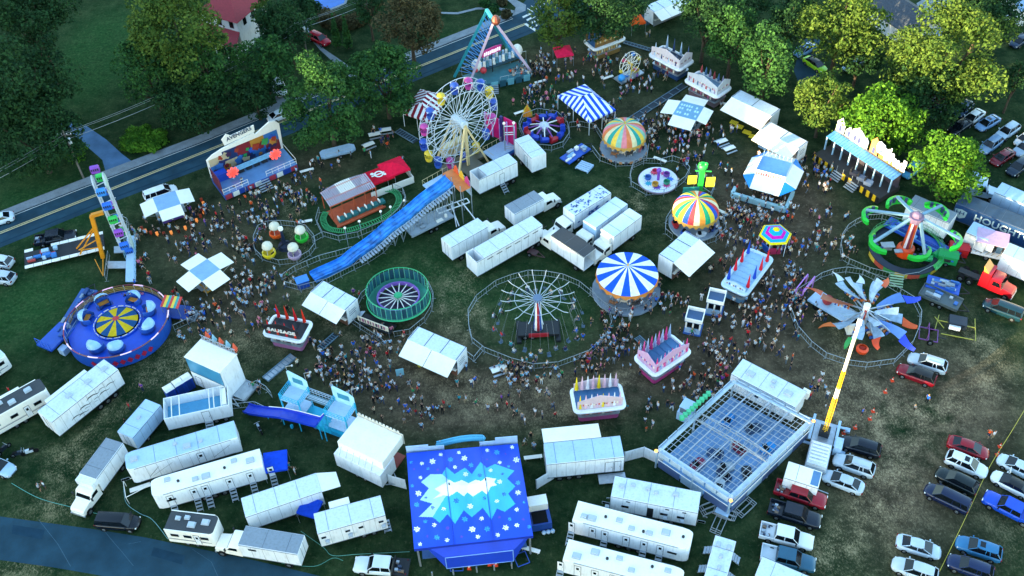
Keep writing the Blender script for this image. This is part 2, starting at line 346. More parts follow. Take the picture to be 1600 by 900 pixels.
# ---------------------------------------------------------------- vehicles
def wheel(root, x, y, r=.34, w=.22, name='wheel'):
    b = MB(); b.tube((x, y-w/2, r), (x, y+w/2, r), r, n=14); o = b.build(name, BLACK, root, 40)
    s_ = 1 if y > 0 else -1
    c = MB(); c.tube((x, y+s_*(w/2-.03), r), (x, y+s_*(w/2+.015), r), r*.62, n=10, r2=r*.5); c.build('rim', RIM, o, 40); return o
def shell(st):
    rings = []
    for x, w_, zb, zh in st:
        rings.append([(x,-w_*.9,zb),(x,-w_,zb+.16),(x,-w_*1.0,zh-.2),(x,-w_*.93,zh-.05),(x,-w_*.8,zh),(x,w_*.8,zh),(x,w_*.93,zh-.05),(x,w_*1.0,zh-.2),(x,w_,zb+.16),(x,w_*.9,zb)])
    return rings
CARS = {
 # stations (x, halfwidth, bottom, deck) ; cabin: x rear base, x rear roof, x front roof, x front base, belt z, roof z, rear belt
 'sedan': dict(L=4.75, st=[(-2.4,.5,.42,.78),(-2.3,.72,.32,.92),(-2.05,.86,.25,1.0),(-1.4,.92,.22,1.02),(0,.92,.22,.97),(1.2,.91,.22,.9),(1.8,.87,.22,.83),(2.15,.76,.24,.74),(2.34,.58,.3,.64),(2.42,.38,.38,.56)], cab=(-1.95,-.95,.4,1.4), z=(.97,1.43), wx=(-1.38,1.42)),
 'suv': dict(L=4.75, st=[(-2.4,.6,.45,.95),(-2.32,.82,.34,1.08),(-2.0,.92,.28,1.12),(-1.4,.95,.26,1.12),(0,.95,.26,1.08),(1.1,.94,.26,1.04),(1.75,.9,.26,.97),(2.15,.78,.3,.86),(2.36,.6,.38,.74),(2.43,.4,.46,.64)], cab=(-2.28,-1.75,.3,1.15), z=(1.09,1.7), wx=(-1.4,1.42)),
 'van': dict(L=5.1, st=[(-2.54,.66,.45,1.0),(-2.46,.88,.34,1.1),(-2.2,.96,.28,1.12),(-1.4,.98,.26,1.12),(0,.98,.26,1.08),(1.3,.97,.26,1.02),(1.95,.9,.26,.95),(2.3,.78,.3,.84),(2.5,.6,.38,.72),(2.58,.4,.46,.64)], cab=(-2.42,-2.25,.75,1.6), z=(1.09,1.76), wx=(-1.5,1.6)),
}
def car(front, rear, kind, colr, label, name=None, cat='car', roof=None, rack=False, sunroof=False, group=None, dooropen=False):
    c, a, _ = axis(rear, front); K = CARS[kind]; bm = paint(colr, .22) if isinstance(colr, str) else colr
    root = thing(name or {'sedan': 'parked_car', 'suv': 'parked_suv', 'van': 'parked_van'}[kind], label, cat, c, a, group)
    MB().loft(shell(K['st'])).build('body', bm, root, 50)
    x0, x1, x2, x3 = K['cab']; zb, zr = K['z']; hw = K['st'][3][1]
    g = MB(); bw = hw*.86; rw = hw*.66
    vs = [(x0,-bw,zb-.03),(x1,-rw,zr-.04),(x2,-rw,zr-.04),(x3,-bw,zb-.03),(x0,bw,zb-.03),(x1,rw,zr-.04),(x2,rw,zr-.04),(x3,bw,zb-.03)]
    g.add(vs, [(0,3,2,1),(4,5,6,7),(0,1,5,4),(3,7,6,2),(1,2,6,5)]); g.build('windows', GLASS, root)
    r_ = MB(); rm = roof or bm; e = .06
    rr = [[(x1-e*1.5,-rw*.9,zr-.05),(x1-e*1.5,rw*.9,zr-.05),(x1-e,rw*.7,zr-.02),(x1-e,-rw*.7,zr-.02)]]
    r_.loft([[(x,-rw-.02,zr-.06-dz),(x,rw+.02,zr-.06-dz),(x,rw*.8,zr+.0-dz),(x,0,zr+.03-dz),(x,-rw*.8,zr+.0-dz)] for x, dz in ((x1-e,.03),(x1+.2,0),((x1+x2)/2,-.01),(x2-.2,0),(x2+e,.04))])
    for s_ in (-1, 1):
        r_.bar((x2+.02, s_*(rw+.0), zr-.05), (x3, s_*(bw+.01), zb), .06, .05); r_.bar((x1-.02, s_*(rw+.0), zr-.05), (x0, s_*(bw+.01), zb), .09, .06)
        xm = (x1+x2)/2+.1; r_.bar((xm, s_*(rw+.01), zr-.05), (xm, s_*(bw+.02), zb), .07, .05)
        if kind != 'sedan': r_.bar((x1+.75, s_*(rw+.01), zr-.05), (x1+.6, s_*(bw+.02), zb), .08, .05)
    r_.build('roof', rm, root, 40)
    if rack:
        k = MB()
        for s_ in (-1, 1): k.bar((x1+.1, s_*rw*.8, zr+.06), (x2-.1, s_*rw*.8, zr+.06), .04, .04)
        k.build('roof_rack', ALU, root)
    if sunroof: MB().box(x2-.75, -.35, zr+.0, x2-.2, .35, zr+.045).build('sunroof', GLASS, root)
    for x in K['wx']:
        for s_ in (-1, 1): wheel(root, x, s_*(hw-.08), .33 if kind == 'sedan' else .37)
    xf = K['st'][-3][0]+.03; xr = K['st'][1][0]; zf = K['st'][-3][3]-.14; zt = K['st'][1][3]-.15
    for s_ in (-1, 1):
        MB().cbox(xf-.02, s_*hw*.66, zf, .14, .34, .13).build('headlight', LAMP, root)
        MB().cbox(xr-.03, s_*hw*.75, zt, .12, .3, .16).build('taillight', TAIL, root)
        MB().cbox(x3-.35, s_*(hw+.08), zb+.03, .14, .2, .13).build('wing_mirror', bm, root)
    if dooropen:
        MB().panel((.75,-hw,.35),(.95,-hw-.85,.35),(.95,-hw-.8,1.35),(.75,-hw,1.35),.06).build('open_door', bm, root)
    return root
def pickup(front, rear, colr, label, name='pickup_truck', bed='open', crew=True, cargo=None, group=None, bedcol=None):
    c, a, _ = axis(rear, front); bm = paint(colr, .25)
    root = thing(name, label, 'pickup truck', c, a, group)
    b = MB(); b.loft(shell([(.9-2.2 if crew else .2-1.2,.97,.32,1.12),(.2,.98,.32,1.12),(1.5,.98,.32,1.1),(2.4,.96,.32,1.05),(2.85,.86,.34,.96),(2.95,.7,.45,.8)])); b.build('body', bm, root, 50)
    xa = -1.3 if crew else -.4
    g = MB(); vs = [(xa,-.85,1.1),(xa+.15,-.72,1.78),(.65,-.72,1.78),(1.35,-.85,1.1),(xa,.85,1.1),(xa+.15,.72,1.78),(.65,.72,1.78),(1.35,.85,1.1)]
    g.add(vs, [(0,3,2,1),(4,5,6,7),(0,1,5,4),(3,7,6,2),(1,2,6,5)]); g.build('windows', GLASS, root)
    r_ = MB(); r_.box(xa+.1,-.76,1.76,.7,.76,1.86)
    for s_ in (-1, 1):
        r_.bar((.66,s_*.74,1.78),(1.36,s_*.87,1.1),.06,.05); r_.bar((xa+.14,s_*.74,1.78),(xa,s_*.87,1.1),.1,.06)
        if crew: r_.bar((-.2,s_*.74,1.78),(-.2,s_*.87,1.1),.08,.05)
    r_.build('roof', bm, root)
    bb = MB(); x0, x1 = -2.95, xa-.03
    if bed == 'open':
        bb.box(x0,-.97,.55,x1,.97,.72); bb.box(x0,-.97,.722,x1,-.87,1.14); bb.box(x0,.87,.722,x1,.97,1.14); bb.box(x0,-.868,.722,x0+.08,.868,1.12)
        bb.build('cargo_bed', paint(bedcol or colr, .3), root)
    else:
        bb.box(x0-.3,-1.05,.85,x1-.1,1.05,.97); bb.box(x1-.3,-1.0,.972,x1-.2,1.0,1.6); bb.build('flat_bed', DARK, root)
    if cargo:
        k = MB(); rr = random.Random(len(label))
        for i in range(9):
            x = x0+.3+rr.random()*(x1-x0-.8); y = rr.uniform(-.65,.65); s_ = rr.uniform(.15,.35); k.cbox(x, y, (.75 if bed == 'open' else 1.0)+s_/2+.02*i*.1, s_*1.3, s_, s_, i % 3)
        tag(k.build('load', [ALU, paint('#6d5a48'), paint('#30405a')], root), 'jumble of gear on the bed')
    for x in (-1.85, 1.9):
        for s_ in (-1, 1): wheel(root, x, s_*.9, .4, .26)
    for s_ in (-1, 1):
        MB().cbox(2.88, s_*.68, .85, .12, .3, .16).build('headlight', LAMP, root)
        MB().cbox(x0-.02, s_*.85, .95, .08, .12, .3).build('taillight', TAIL, root)
        MB().cbox(1.1, s_*1.1, 1.25, .14, .22, .22).build('wing_mirror', BLACK, root)
    return root
# ---------------------------------------------------------------- trailers and box trucks
def cbody(b, L, W, z0, z1, mside=0, mroof=1, ch=.07, nose=0):
    # chamfered box with crowned roof; nose rounds the +x end
    def ring(x, k):
        w_ = W/2*k; return [(x,-w_,z0),(x,-w_,z1-ch),(x,-w_+ch,z1),(x,w_-ch,z1),(x,w_,z1-ch),(x,w_,z0)]
    xs_ = [(-L/2, 1)]+([(L/2, 1)] if not nose else [(L/2-nose, 1), (L/2-nose*.4, .93), (L/2-nose*.1, .8), (L/2, .62)])
    o = len(b.v); rings = [ring(x, k) for x, k in xs_]; n = 6
    vs = [p for r_ in rings for p in r_]; fs = []; ms = []
    for j in range(len(rings)-1):
        for i in range(n): fs.append((j*n+i, j*n+(i+1) % n, (j+1)*n+(i+1) % n, (j+1)*n+i)); ms.append(mroof if i == 2 else mside)
    fs += [tuple(range(n-1, -1, -1)), tuple(range((len(rings)-1)*n, len(rings)*n))]; ms += [mside, mside]
    b.add(vs, [f[::-1] for f in fs], ms)
def seams(L, W, z0, z1, step=1.22, mat_=TRIM, root=None, roof=True):
    b = MB(); n = max(2, int(L/step))
    for i in range(1, n):
        x = -L/2+L*i/n
        for s_ in (-1, 1): b.box(x-.012, s_*(W/2+.004)-.004, z0+.1, x+.012, s_*(W/2+.004)+.004, z1-.1)
        if roof and i % 2: b.box(x-.02, -W/2+.1, z1-.01, x+.02, W/2-.1, z1+.012)
    for s_ in (-1, 1):
        b.box(-L/2+.02, s_*(W/2+.01)-.012, z1-.1, L/2-.02, s_*(W/2+.01)+.012, z1-.03)
        b.box(-L/2+.02, s_*(W/2+.01)-.012, z0, L/2-.02, s_*(W/2+.01)+.012, z0+.09)
    return b.build('trim', mat_, root)
def roof_unit(root, x, y, z, s_=.7, name='roof_vent', m=None):
    b = MB(); b.box(x-s_*.5, y-s_*.4, z, x+s_*.5, y+s_*.4, z+.1); b.box(x-s_*.42, y-s_*.32, z+.102, x+s_*.42, y+s_*.32, z+.28); return b.build(name, m or VENT, root)
def undercarriage(root, L, W, z0, axles=2, legs=True, xw=None):
    b = MB(); b.box(-L/2+.3,-.5,z0-.28,L/2-.3,.5,z0-.02); b.build('chassis', DARK, root)
    xw = -L/2+1.9 if xw is None else xw
    for i in range(axles):
        for s_ in (-1, 1): wheel(root, xw+i*1.15, s_*(W/2-.25), min(.48, z0*.48), .3)
    if legs:
        for s_ in (-1, 1):
            MB().box(L/2-1.7, s_*.8-.06, 0, L/2-1.58, s_*.8+.06, z0-.03).build('landing_leg', DARK, root)
def stairs(root, x, y, dirn, top, w=.8, n=4, name='steps', m=None, ex=0.3):
    b = MB()
    for i in range(n):
        z = top*(i+1)/(n+.3); yy = y+dirn*((n-i)*ex-.05)
        b.box(x-w/2, min(yy, yy+dirn*-.26), z-.04, x+w/2, max(yy, yy+dirn*-.26), z)
    for s_ in (-1, 1): b.bar((x+s_*w/2, y+dirn*(n*ex), .0), (x+s_*w/2, y, top-.05), .04, .08)
    return b.build(name, m or ALU, root)
def door(root, x, y, z0, w=.75, h=1.9, side=-1, win=True, m=None, openang=False):
    b = MB(); yy = y+side*.012; b.box(x-w/2, yy-.012, z0, x+w/2, yy+.012, z0+h)
    o = b.build('door', m or WHITE, root)
    f = MB()
    for p in ((x-w/2-.03, z0, x-w/2+.01, z0+h+.04), (x+w/2-.01, z0, x+w/2+.03, z0+h+.04), (x-w/2+.012, z0+h, x+w/2-.012, z0+h+.04)): f.box(p[0], yy-.02, p[1], p[2], yy+.02, p[3])
    f.build('door_frame', DARK, o)
    if win: MB().box(x-w*.22, yy-.02, z0+h*.58, x+w*.22, yy+.02, z0+h*.82).build('window', GLASS, o)
    MB().box(x+w*.3, yy-.035, z0+h*.45, x+w*.38, yy+.035, z0+h*.5).build('handle', DARK, o)
    return o
def window(root, x, y, z, w=.7, h=.4, side=-1):
    f = MB(); yy = y+side*.01; f.box(x-w/2-.04, yy-.012, z-h/2-.04, x+w/2+.04, yy+.012, z+h/2+.04); o = f.build('window', ALU, root)
    MB().box(x-w/2, yy-.02, z-h/2, x+w/2, yy+.02, z+h/2).build('pane', GLASS, o); return o
def rdoors(root, L, W, z0, z1, end=-1):
    b = MB(); x = end*(L/2+.01)
    for s_ in (-1, 1):
        b.box(x-.015, min(s_*.03, s_*(W/2-.1)), z0+.1, x+.015, max(s_*.03, s_*(W/2-.1)), z1-.12)
        b.tube((x+end*.03, s_*.35, z0+.15), (x+end*.03, s_*.35, z1-.15), .02, 1)
    b.build('rear_door', [WHITE, TRIM], root)
def trailer(p1, p2, label, hz=4.0, W=2.55, z0=1.15, side=None, roof=None, axles=2, name='box_trailer', cat='trailer', group=None, L=None, legs=True, dside=None, vents=(), seam=1.22, nose=0, hole=None, xw=None):
    """p1, p2: pixels of the ends of the roof's centre line; +x of the trailer points to p2"""
    c, a, LL = axis(p1, p2, hz); L = L or LL
    root = thing(name, label, cat, c, a, group)
    b = MB()
    if hole:   # an open-topped bay at the -x end
        L2 = L-hole; cbody(b, L2, W, z0, hz); b.v = [(x+hole/2, y, z) for x, y, z in b.v]
        t = .07
        b.box(-L/2,-W/2,z0,-L/2+hole-.003,W/2,z0+.1,0); b.box(-L/2,-W/2,z0+.102,-L/2+t,W/2,hz-.02,0); b.box(-L/2+t+.002,-W/2,z0+.102,-L/2+hole-.003,-W/2+t,hz-.02,0); b.box(-L/2+t+.002,W/2-t,z0+.102,-L/2+hole-.003,W/2,hz-.02,0)
    else: cbody(b, L, W, z0, hz, nose=nose)
    b.build('body', [side or WHITE, roof or ROOFW], root)
    seams(L-nose*2, W, z0, hz, seam, root=root)
    if axles: undercarriage(root, L, W, z0, axles, legs, xw)
    if not hole and not nose: rdoors(root, L, W, z0, hz, -1)
    for v in vents: roof_unit(root, v[0]*L/2, v[1]*W/2, hz+.002, v[2] if len(v) > 2 else .6)
    return root, L, W
def truck_cab(root, x, W, zt=2.6, s_=1, colr=None, sleeper=False, name='cab'):
    """conventional bonnet cab whose back is at local x, pointing +x (s_=1)"""
    m = colr or WHITE2; b = MB()
    def P(q): return [(x+s_*px, py, pz) for px, py, pz in q]
    w_ = 1.1
    prof = [(0,.65),(0,zt-.12),(.12,zt),(1.25,zt),(1.4,zt-.08),(1.75,1.72),(2.0,1.62),(3.1,1.42),(3.3,1.25),(3.35,.6),(0,.65)][:-1]
    rings = []
    for y, k in ((-w_, .0), (-w_+.1, 1), (w_-.1, 1), (w_, .0)):
        rings.append([(x+s_*(px if k else min(max(px, .04), 3.2)), y*(1 if px < 1.9 else .86), pz if k else (pz-.06 if pz > 1 else pz)) for px, pz in prof])
    b.loft(rings); o = b.build(name, m, root, 30)
    g = MB(); g.add(P([(1.44,-.92,zt-.2),(1.44,.92,zt-.2),(1.79,.98,1.76),(1.79,-.98,1.76)]), [(0,1,2,3)])
    g.build('windscreen', GLASS, o)
    for sy in (-1, 1):
        g = MB(); g.add(P([(.45,sy*1.112,zt-.2),(1.3,sy*1.112,zt-.25),(1.6,sy*1.112,1.75),(.45,sy*1.112,1.7)]), [(0,1,2,3)]); g.build('side_window', GLASS, o)
        k = MB(); k.cbox(x+s_*1.75, sy*1.35, 2.05, .12, .22, .5); k.tube((x+s_*1.7, sy*1.1, 2.1), (x+s_*1.75, sy*1.3, 2.1), .02); k.build('mirror', DARK, o)
        wheel(root, x+s_*2.55, sy*.98, .48, .3)
        MB().cbox(x+s_*3.3, sy*.7, 1.0, .1, .3, .2).build('headlight', LAMP, o)
    MB().box(min(x+s_*3.28, x+s_*3.42), -1.0, .45, max(x+s_*3.28, x+s_*3.42), 1.0, .68).build('bumper', ALU, o)
    if sleeper:
        k = MB(); k.box(min(x, x-s_*1.2), -1.12, .7, max(x, x-s_*1.2), 1.12, zt+.5); k.build('sleeper', m, o)
    return o
def box_truck(p1, p2, label, hz=3.5, roof=None, side=None, group=None, zt=2.5, cabc=None, openrear=False, over=False, name='box_truck', W=2.45):
    """roof centre line from p1 (rear) to p2 (front)"""
    c, a, L = axis(p1, p2, hz); root = thing(name, label, 'truck', c, a, group); b = MB()
    z0 = 1.05
    if openrear:
        t = .06; b.box(-L/2,-W/2,z0,L/2,W/2,z0+.1,0); b.box(-L/2,-W/2,hz-.1,L/2,W/2,hz,(0,1,0,0,0,0)); b.box(-L/2,-W/2,z0+.102,L/2,-W/2+t,hz-.102,0); b.box(-L/2,W/2-t,z0+.102,L/2,W/2,hz-.102,0); b.box(L/2-t,-W/2+t+.002,z0+.102,L/2,W/2-t-.002,hz-.102,0)
        b.build('body', [side or WHITE, roof or ROOFW], root)
    else:
        cbody(b, L, W, z0, hz); b.build('body', [side or WHITE, roof or ROOFW], root); rdoors(root, L, W, z0, hz, -1)
    if over: MB().box(L/2+.003, -W/2+.05, 2.65, L/2+.9, W/2-.05, hz-.1).build('cab_overhang', side or WHITE, root)
    seams(L, W, z0, hz, root=root)
    b = MB(); b.box(-L/2+.2,-.45,.75,L/2+2.8,.45,1.03); b.build('chassis', DARK, root)
    for i in range(1 if L < 8 else 2):
        for sy in (-1, 1): wheel(root, -L/2+1.6+i*1.15, sy*(W/2-.25), .47, .4)
    truck_cab(root, L/2+.12, W, zt, 1, cabc)
    return root, L, W
def bunkhouse(p1, p2, label, ndoors=6, hz=3.75, W=2.6, z0=.95, side=-1, doorx=None, steps=True, vents=7, group=None, nose=1.2, stepw=True, winend=True):
    """p2 is the rounded (towing) end"""
    c, a, L = axis(p1, p2, hz); root = thing('bunkhouse_trailer', label, 'trailer', c, a, group)
    b = MB(); cbody(b, L, W, z0, hz, nose=nose); b.build('body', [WHITE, WHITE2], root, 40)
    seams(L-nose*2, W, z0, hz, 4, root=root, roof=False); undercarriage(root, L, W, z0, 3, True, xw=-1.2)
    rr = random.Random(int(p1[0]))
    xs_ = doorx or [-L/2+L*(i+.5)/(ndoors+.4) for i in range(ndoors)]
    for i, x in enumerate(xs_):
        door(root, x, side*W/2, z0+.35, .72, 1.85, side)
        if steps is True or (steps and i in steps): stairs(root, x, side*W/2, side, z0+.3, .7, 4)
    for i in range(vents):
        x = -L/2+L*(i+.6)/(vents+.6)+rr.uniform(-.5,.5); y = rr.choice((-.5,.1,.5))
        if i % 3 == 2: MB().lathe([(.16,hz),(.16,hz+.2),(.001,hz+.2)], 8, 0, T(x, y, .001)).build('pipe_cap', DARK, root)
        else: roof_unit(root, x, y, hz+.002, rr.choice((.7,.95)), 'air_conditioner' if i % 2 else 'roof_vent')
    if winend: window(root, L/2-nose-.6, side*W/2, 2.3, 1.0, .35, side)
    return root, L, W
def awning(root, x0, x1, y, z, depth, drop, side=-1, n=1, m=None, name='awning', gap=.08):
    wd = (x1-x0-gap*(n-1))/n
    for i in range(n):
        a = x0+i*(wd+gap); b = MB()
        q = [(a,y,z),(a+wd,y,z),(a+wd,y+side*depth,z-drop),(a,y+side*depth,z-drop)]
        if side > 0: q = [q[1], q[0], q[3], q[2]]
        q = q[::-1] if (Vector(q[1])-Vector(q[0])).cross(Vector(q[3])-Vector(q[0])).z < 0 else q
        b.panel(*q, t=.06); o = b.build(name, m or WHITE2, root)
        p = MB()
        for xx in (a+.1, a+wd-.1): p.tube((xx, y+side*.05, z-1.1), (xx, y+side*depth*.7, z-drop*.7-.07), .02)
        p.build('prop', ALU, o)
# ---------------------------------------------------------------- trees
def leaf_mat(name, c0, c1, sc_=.55):
    m = bpy.data.materials.new(name); m.use_nodes = True; nt = m.node_tree; N = nt.nodes; L = nt.links; b = N['Principled BSDF']
    b.inputs['Roughness'].default_value = .75; b.inputs['Specular IOR Level'].default_value = .06
    geo = N.new('ShaderNodeNewGeometry'); n = N.new('ShaderNodeTexNoise'); n.inputs['Scale'].default_value = sc_; n.inputs['Detail'].default_value = 5
    L.new(geo.outputs['Position'], n.inputs['Vector'])
    ad = N.new('ShaderNodeMath'); ad.operation = 'MULTIPLY_ADD'; L.new(geo.outputs['Random Per Island'], ad.inputs[0]); ad.inputs[1].default_value = .26; L.new(n.outputs['Fac'], ad.inputs[2])
    r = N.new('ShaderNodeValToRGB'); r.color_ramp.elements[0].position = .42; r.color_ramp.elements[1].position = .82
    r.color_ramp.elements[0].color = (*c0, 1); r.color_ramp.elements[1].color = (*c1, 1); L.new(ad.outputs[0], r.inputs[0]); L.new(r.outputs[0], b.inputs['Base Color'])
    t = N.new('ShaderNodeBsdfTranslucent'); L.new(r.outputs[0], t.inputs['Color']); ms = N.new('ShaderNodeMixShader'); ms.inputs[0].default_value = .2
    L.new(b.outputs[0], ms.inputs[1]); L.new(t.outputs[0], ms.inputs[2]); L.new(ms.outputs[0], N['Material Output'].inputs[0]); return m
LEAF = {'dark': leaf_mat('leaves_dark', (.007,.026,.012), (.03,.08,.026)), 'mid': leaf_mat('leaves_mid', (.010,.042,.016), (.05,.135,.032)),
        'bright': leaf_mat('leaves_bright', (.022,.08,.010), (.10,.23,.02)), 'olive': leaf_mat('leaves_olive', (.022,.06,.012), (.10,.155,.028)),
        'brown': leaf_mat('leaves_bronze', (.03,.03,.014), (.1,.085,.04)), 'dry': leaf_mat('twigs_dry', (.09,.075,.05), (.22,.18,.12))}
BARK = mat('bark', '#4a4036', .9, 0, .3, 3, .4)
def leaf_cloud(name, lobes, n, size, m, parent, seed=0, up=.35):
    """many small leaf sprays on the shells of lobes [(centre, radii)]"""
    g = np.random.default_rng(seed); C = np.array([l[0] for l in lobes]); Rr = np.array([l[1] for l in lobes]); wgt = (Rr.mean(1))**2; wgt /= wgt.sum()
    idx = g.choice(len(lobes), n, p=wgt); d = g.normal(size=(n, 3)); d /= np.linalg.norm(d, axis=1)[:, None]
    d[:, 2] = np.where(d[:, 2] < -.8, -d[:, 2], d[:, 2])
    sh = 1-np.abs(g.normal(0, .16, n)); sh += (g.random(n) < .06)*.18
    P0 = C[idx]+d*Rr[idx]*sh[:, None]
    nrm = d*(1-up)+g.normal(size=(n, 3))*.55; nrm[:, 2] += up; nrm /= np.linalg.norm(nrm, axis=1)[:, None]
    a = np.cross(nrm, g.normal(size=(n, 3))); a /= np.linalg.norm(a, axis=1)[:, None]; b = np.cross(nrm, a)
    s_ = size*(.55+.9*g.random(n))[:, None]; e = (.45+.4*g.random(n))[:, None]
    q = np.stack([P0-a*s_, P0-b*s_*e+nrm*s_*.15, P0+a*s_, P0+b*s_*e], 1).reshape(-1, 3)
    me = bpy.data.meshes.new(name); me.vertices.add(4*n); me.vertices.foreach_set('co', q.astype(np.float32).ravel())
    me.loops.add(4*n); me.loops.foreach_set('vertex_index', np.arange(4*n, dtype=np.int32)); me.polygons.add(n)
    me.polygons.foreach_set('loop_start', np.arange(0, 4*n, 4, dtype=np.int32)); me.polygons.foreach_set('loop_total', np.full(n, 4, dtype=np.int32))
    me.materials.append(m); me.update(calc_edges=True); o = bpy.data.objects.new(name, me); COL.objects.link(o); o.parent = parent; return o
TN = [0]
def tree(cx, cy, rx, ry, h, kind, label, name='broadleaf_tree', dens=1.0, leaf=.22, cat='tree', group=None, shape=0):
    if 'castle ride' in label: shape = 2
    """crown centre and half sizes in pixels of the photo; h = height of the crown's centre"""
    TN[0] += 1; seed = TN[0]; g = np.random.default_rng(seed)
    p = G(cx, cy, h); s = scl(cx, cy, h); Rh = rx/s; sinv = .72
    Rz = max(Rh*.75, min(h*.92, math.sqrt(max(.1, (ry/s)**2-(Rh*sinv)**2))/.75 if ry/s > Rh*sinv else Rh*.75))
    Rz = min(Rz, h*.93); Ry = Rh*(.72 if shape == 2 else 1)
    root = thing(name, label, cat, (p.x, p.y, 0), 0, group)
    lobes = [((0, 0, h), (Rh*.62, Ry*.62, Rz*.62))]
    nl = int(26+Rh*6)
    for i in range(nl):
        d = g.normal(size=3); d /= np.linalg.norm(d)
        if d[2] < -.9: d[2] = -d[2]
        k = .55+.42*g.random(); 
        if shape == 1: k *= (1-.35*max(0, d[2]))
        r_ = Rh*(.13+.19*g.random()); lobes.append(((d[0]*Rh*k, d[1]*Ry*k, h+d[2]*Rz*k), (r_, r_, r_*.8)))
    lobes = [(c, r_) for c, r_ in lobes if c[2]-r_[2]*.5 > .4]
    n = int(min(42000, (Rh**2)*4*PI*17*dens*(.27/leaf)**2*.62))
    leaf_cloud('crown', lobes, n, leaf, LEAF[kind], root, seed)
    b = MB(); tr = .12+Rh*.045; b.tube((0, 0, -.1), (0, 0, h*.55), tr, n=8, r2=tr*.6)
    for i in range(7):
        l = lobes[1+i*3 % (len(lobes)-1)][0]; b.tube((0, 0, h*(.3+.04*i)), (l[0]*.85, l[1]*.85, l[2]), tr*.45, n=5, r2=.05)
    b.build('trunk', BARK, root, 50); return root
for a in [
 (30,125,88,80,13,'dark','huge dark green tree filling the upper left corner, its top edge sunlit','deciduous_tree',1,.24),
 (52,215,78,40,7,'dark','low dark green tree below the huge corner tree, beside the curved driveway'),
 (45,20,70,38,14,'dark','dark tree cut by the top left corner with yellow tips'),
 (232,112,52,55,9,'mid','dark green tree at the left foot of the tall yellow-lit tree'),
 (275,45,82,62,15,'olive','tall tree with a sunlit yellow-green crown left of the red-roofed house','deciduous_tree',1,.24),
 (318,98,48,55,10,'mid','green tree between the yellow-lit tree and the red-roofed house'),
 (300,158,62,32,5,'dark','low dark tree under the yellow-lit tree near the power line'),
 (410,98,52,42,7,'mid','olive green tree left of the utility pole by the main road'),
 (398,152,40,30,4.5,'dark','small dark tree overhanging the pavement beside the white van'),
 (445,36,46,42,9,'dark','dark tree at the top right of the red-roofed house'),
 (412,20,20,26,8,'olive','narrow yellow-green tree hiding the right side of the red-roofed house'),
 (510,163,68,76,8.5,'mid','big round green tree in front of the main road, left one of a pair','broadleaf_tree',1.5,.22),
 (600,126,56,62,7.5,'mid','round green tree in front of the main road, right one of a pair','broadleaf_tree',1.5,.22),
 (640,36,54,48,8,'brown','bronze-leaved tree beside the lawn above the main road'),
 (872,30,42,46,7,'olive','olive green tree between the zebra crossing and the gold-trimmed food stand'),
 (945,10,62,34,9,'dark','dark tree behind the gold-trimmed food stand'),
 (1105,18,50,44,10,'dark','dark tree at the top edge behind the awning trailer with three panels'),
 (1146,56,50,52,8,'mid','dark green tree behind the pennant stand with a grey roof pit'),
 (1200,97,49,60,8,'mid','tall green tree with a sunlit crest above the long awning trailers'),
 (1235,30,40,40,9,'dark','shaded tree between the two yellow-crowned trees at the top right'),
 (1318,30,70,58,11,'olive','huge yellow-green sunlit tree at the top edge beside the grey-roofed house','deciduous_tree',1,.24),
 (1345,88,36,32,6,'dark','small dark tree under the huge yellow-green tree by the parked cars'),
 (1288,154,44,54,7.5,'olive','narrow tree with yellow patches behind the castle ride'),
 (1490,82,96,72,11,'olive','widest sunlit yellow tree at the upper right above the car park','deciduous_tree',1,.24),
 (1450,145,64,36,6,'dark','low dark green tree beneath the widest yellow tree'),
 (1383,190,68,60,6.2,'bright','round bright green tree just behind the castle ride','deciduous_tree',1.1,.22),
 (1484,259,60,50,6.5,'bright','round bright green tree beside the navy semi-trailer','deciduous_tree',1.1,.22),
 (1540,14,56,24,9,'dark','dark tree cut by the top edge at the right'),
 (1432,76,30,24,4,'dry','bare brownish tree beside the small grey shed','bare_tree',.55,.25),
 (1168,8,40,26,8,'dark','dark tree at the top edge above the tall green trees'),
 (1402,135,22,18,4,'dark','little dark tree beside the round bright green tree'),
 (1590,120,20,26,7,'dark','dark tree at the right edge beside the widest yellow tree'),
 (478,14,30,26,6,'dark','small dark tree left of the swimming pool'),
 (575,10,26,30,7,'dark','dark tree right of the swimming pool')]:
    nm = a[7] if len(a) > 7 else 'broadleaf_tree'
    tree(*a[:7], name=nm, dens=a[8] if len(a) > 8 else 1, leaf=a[9] if len(a) > 9 else .22)
for x, y, lb in ((528, 52, 'left of two narrow columnar evergreens below the pool hedge'), (545, 54, 'right of two narrow columnar evergreens below the pool hedge')):
    p = G(x, y+22, 0); r_ = thing('columnar_evergreen', lb, 'evergreen', p, 0, 'columnar evergreens'); leaf_cloud('crown', [((0, 0, 1+i*.75), (.85-.09*i,.85-.09*i,.7)) for i in range(8)], 900, .22, LEAF['mid'], r_, 77)
    MB().tube((0,0,0),(0,0,5),.1).build('trunk', BARK, r_)
def shrub(px, py, rx, ry, kind, label, name='shrub', h=1.2, n=1500, leaf=.2):
    TN[0] += 1; p = G(px, py, h*.5); s = scl(px, py); g = np.random.default_rng(TN[0]+100); r_ = thing(name, label, 'shrub', (p.x, p.y, 0)); a, b_ = rx/s, ry/(s*.6)
    lob = [((0, 0, h*.35), (a*.75, b_*.75, h*.55))]
    for i in range(22):
        t = g.random()*2*PI; k = math.sqrt(g.random())*.75; lob.append(((a*k*math.cos(t), b_*k*math.sin(t), h*(.35+.3*g.random())), (a*.24, a*.24, h*.45)))
    leaf_cloud('leaves', lob, n, leaf, LEAF[kind], r_, TN[0]); MB().tube((0,0,0),(0,0,h*.4),.08).build('trunk', BARK, r_); return r_
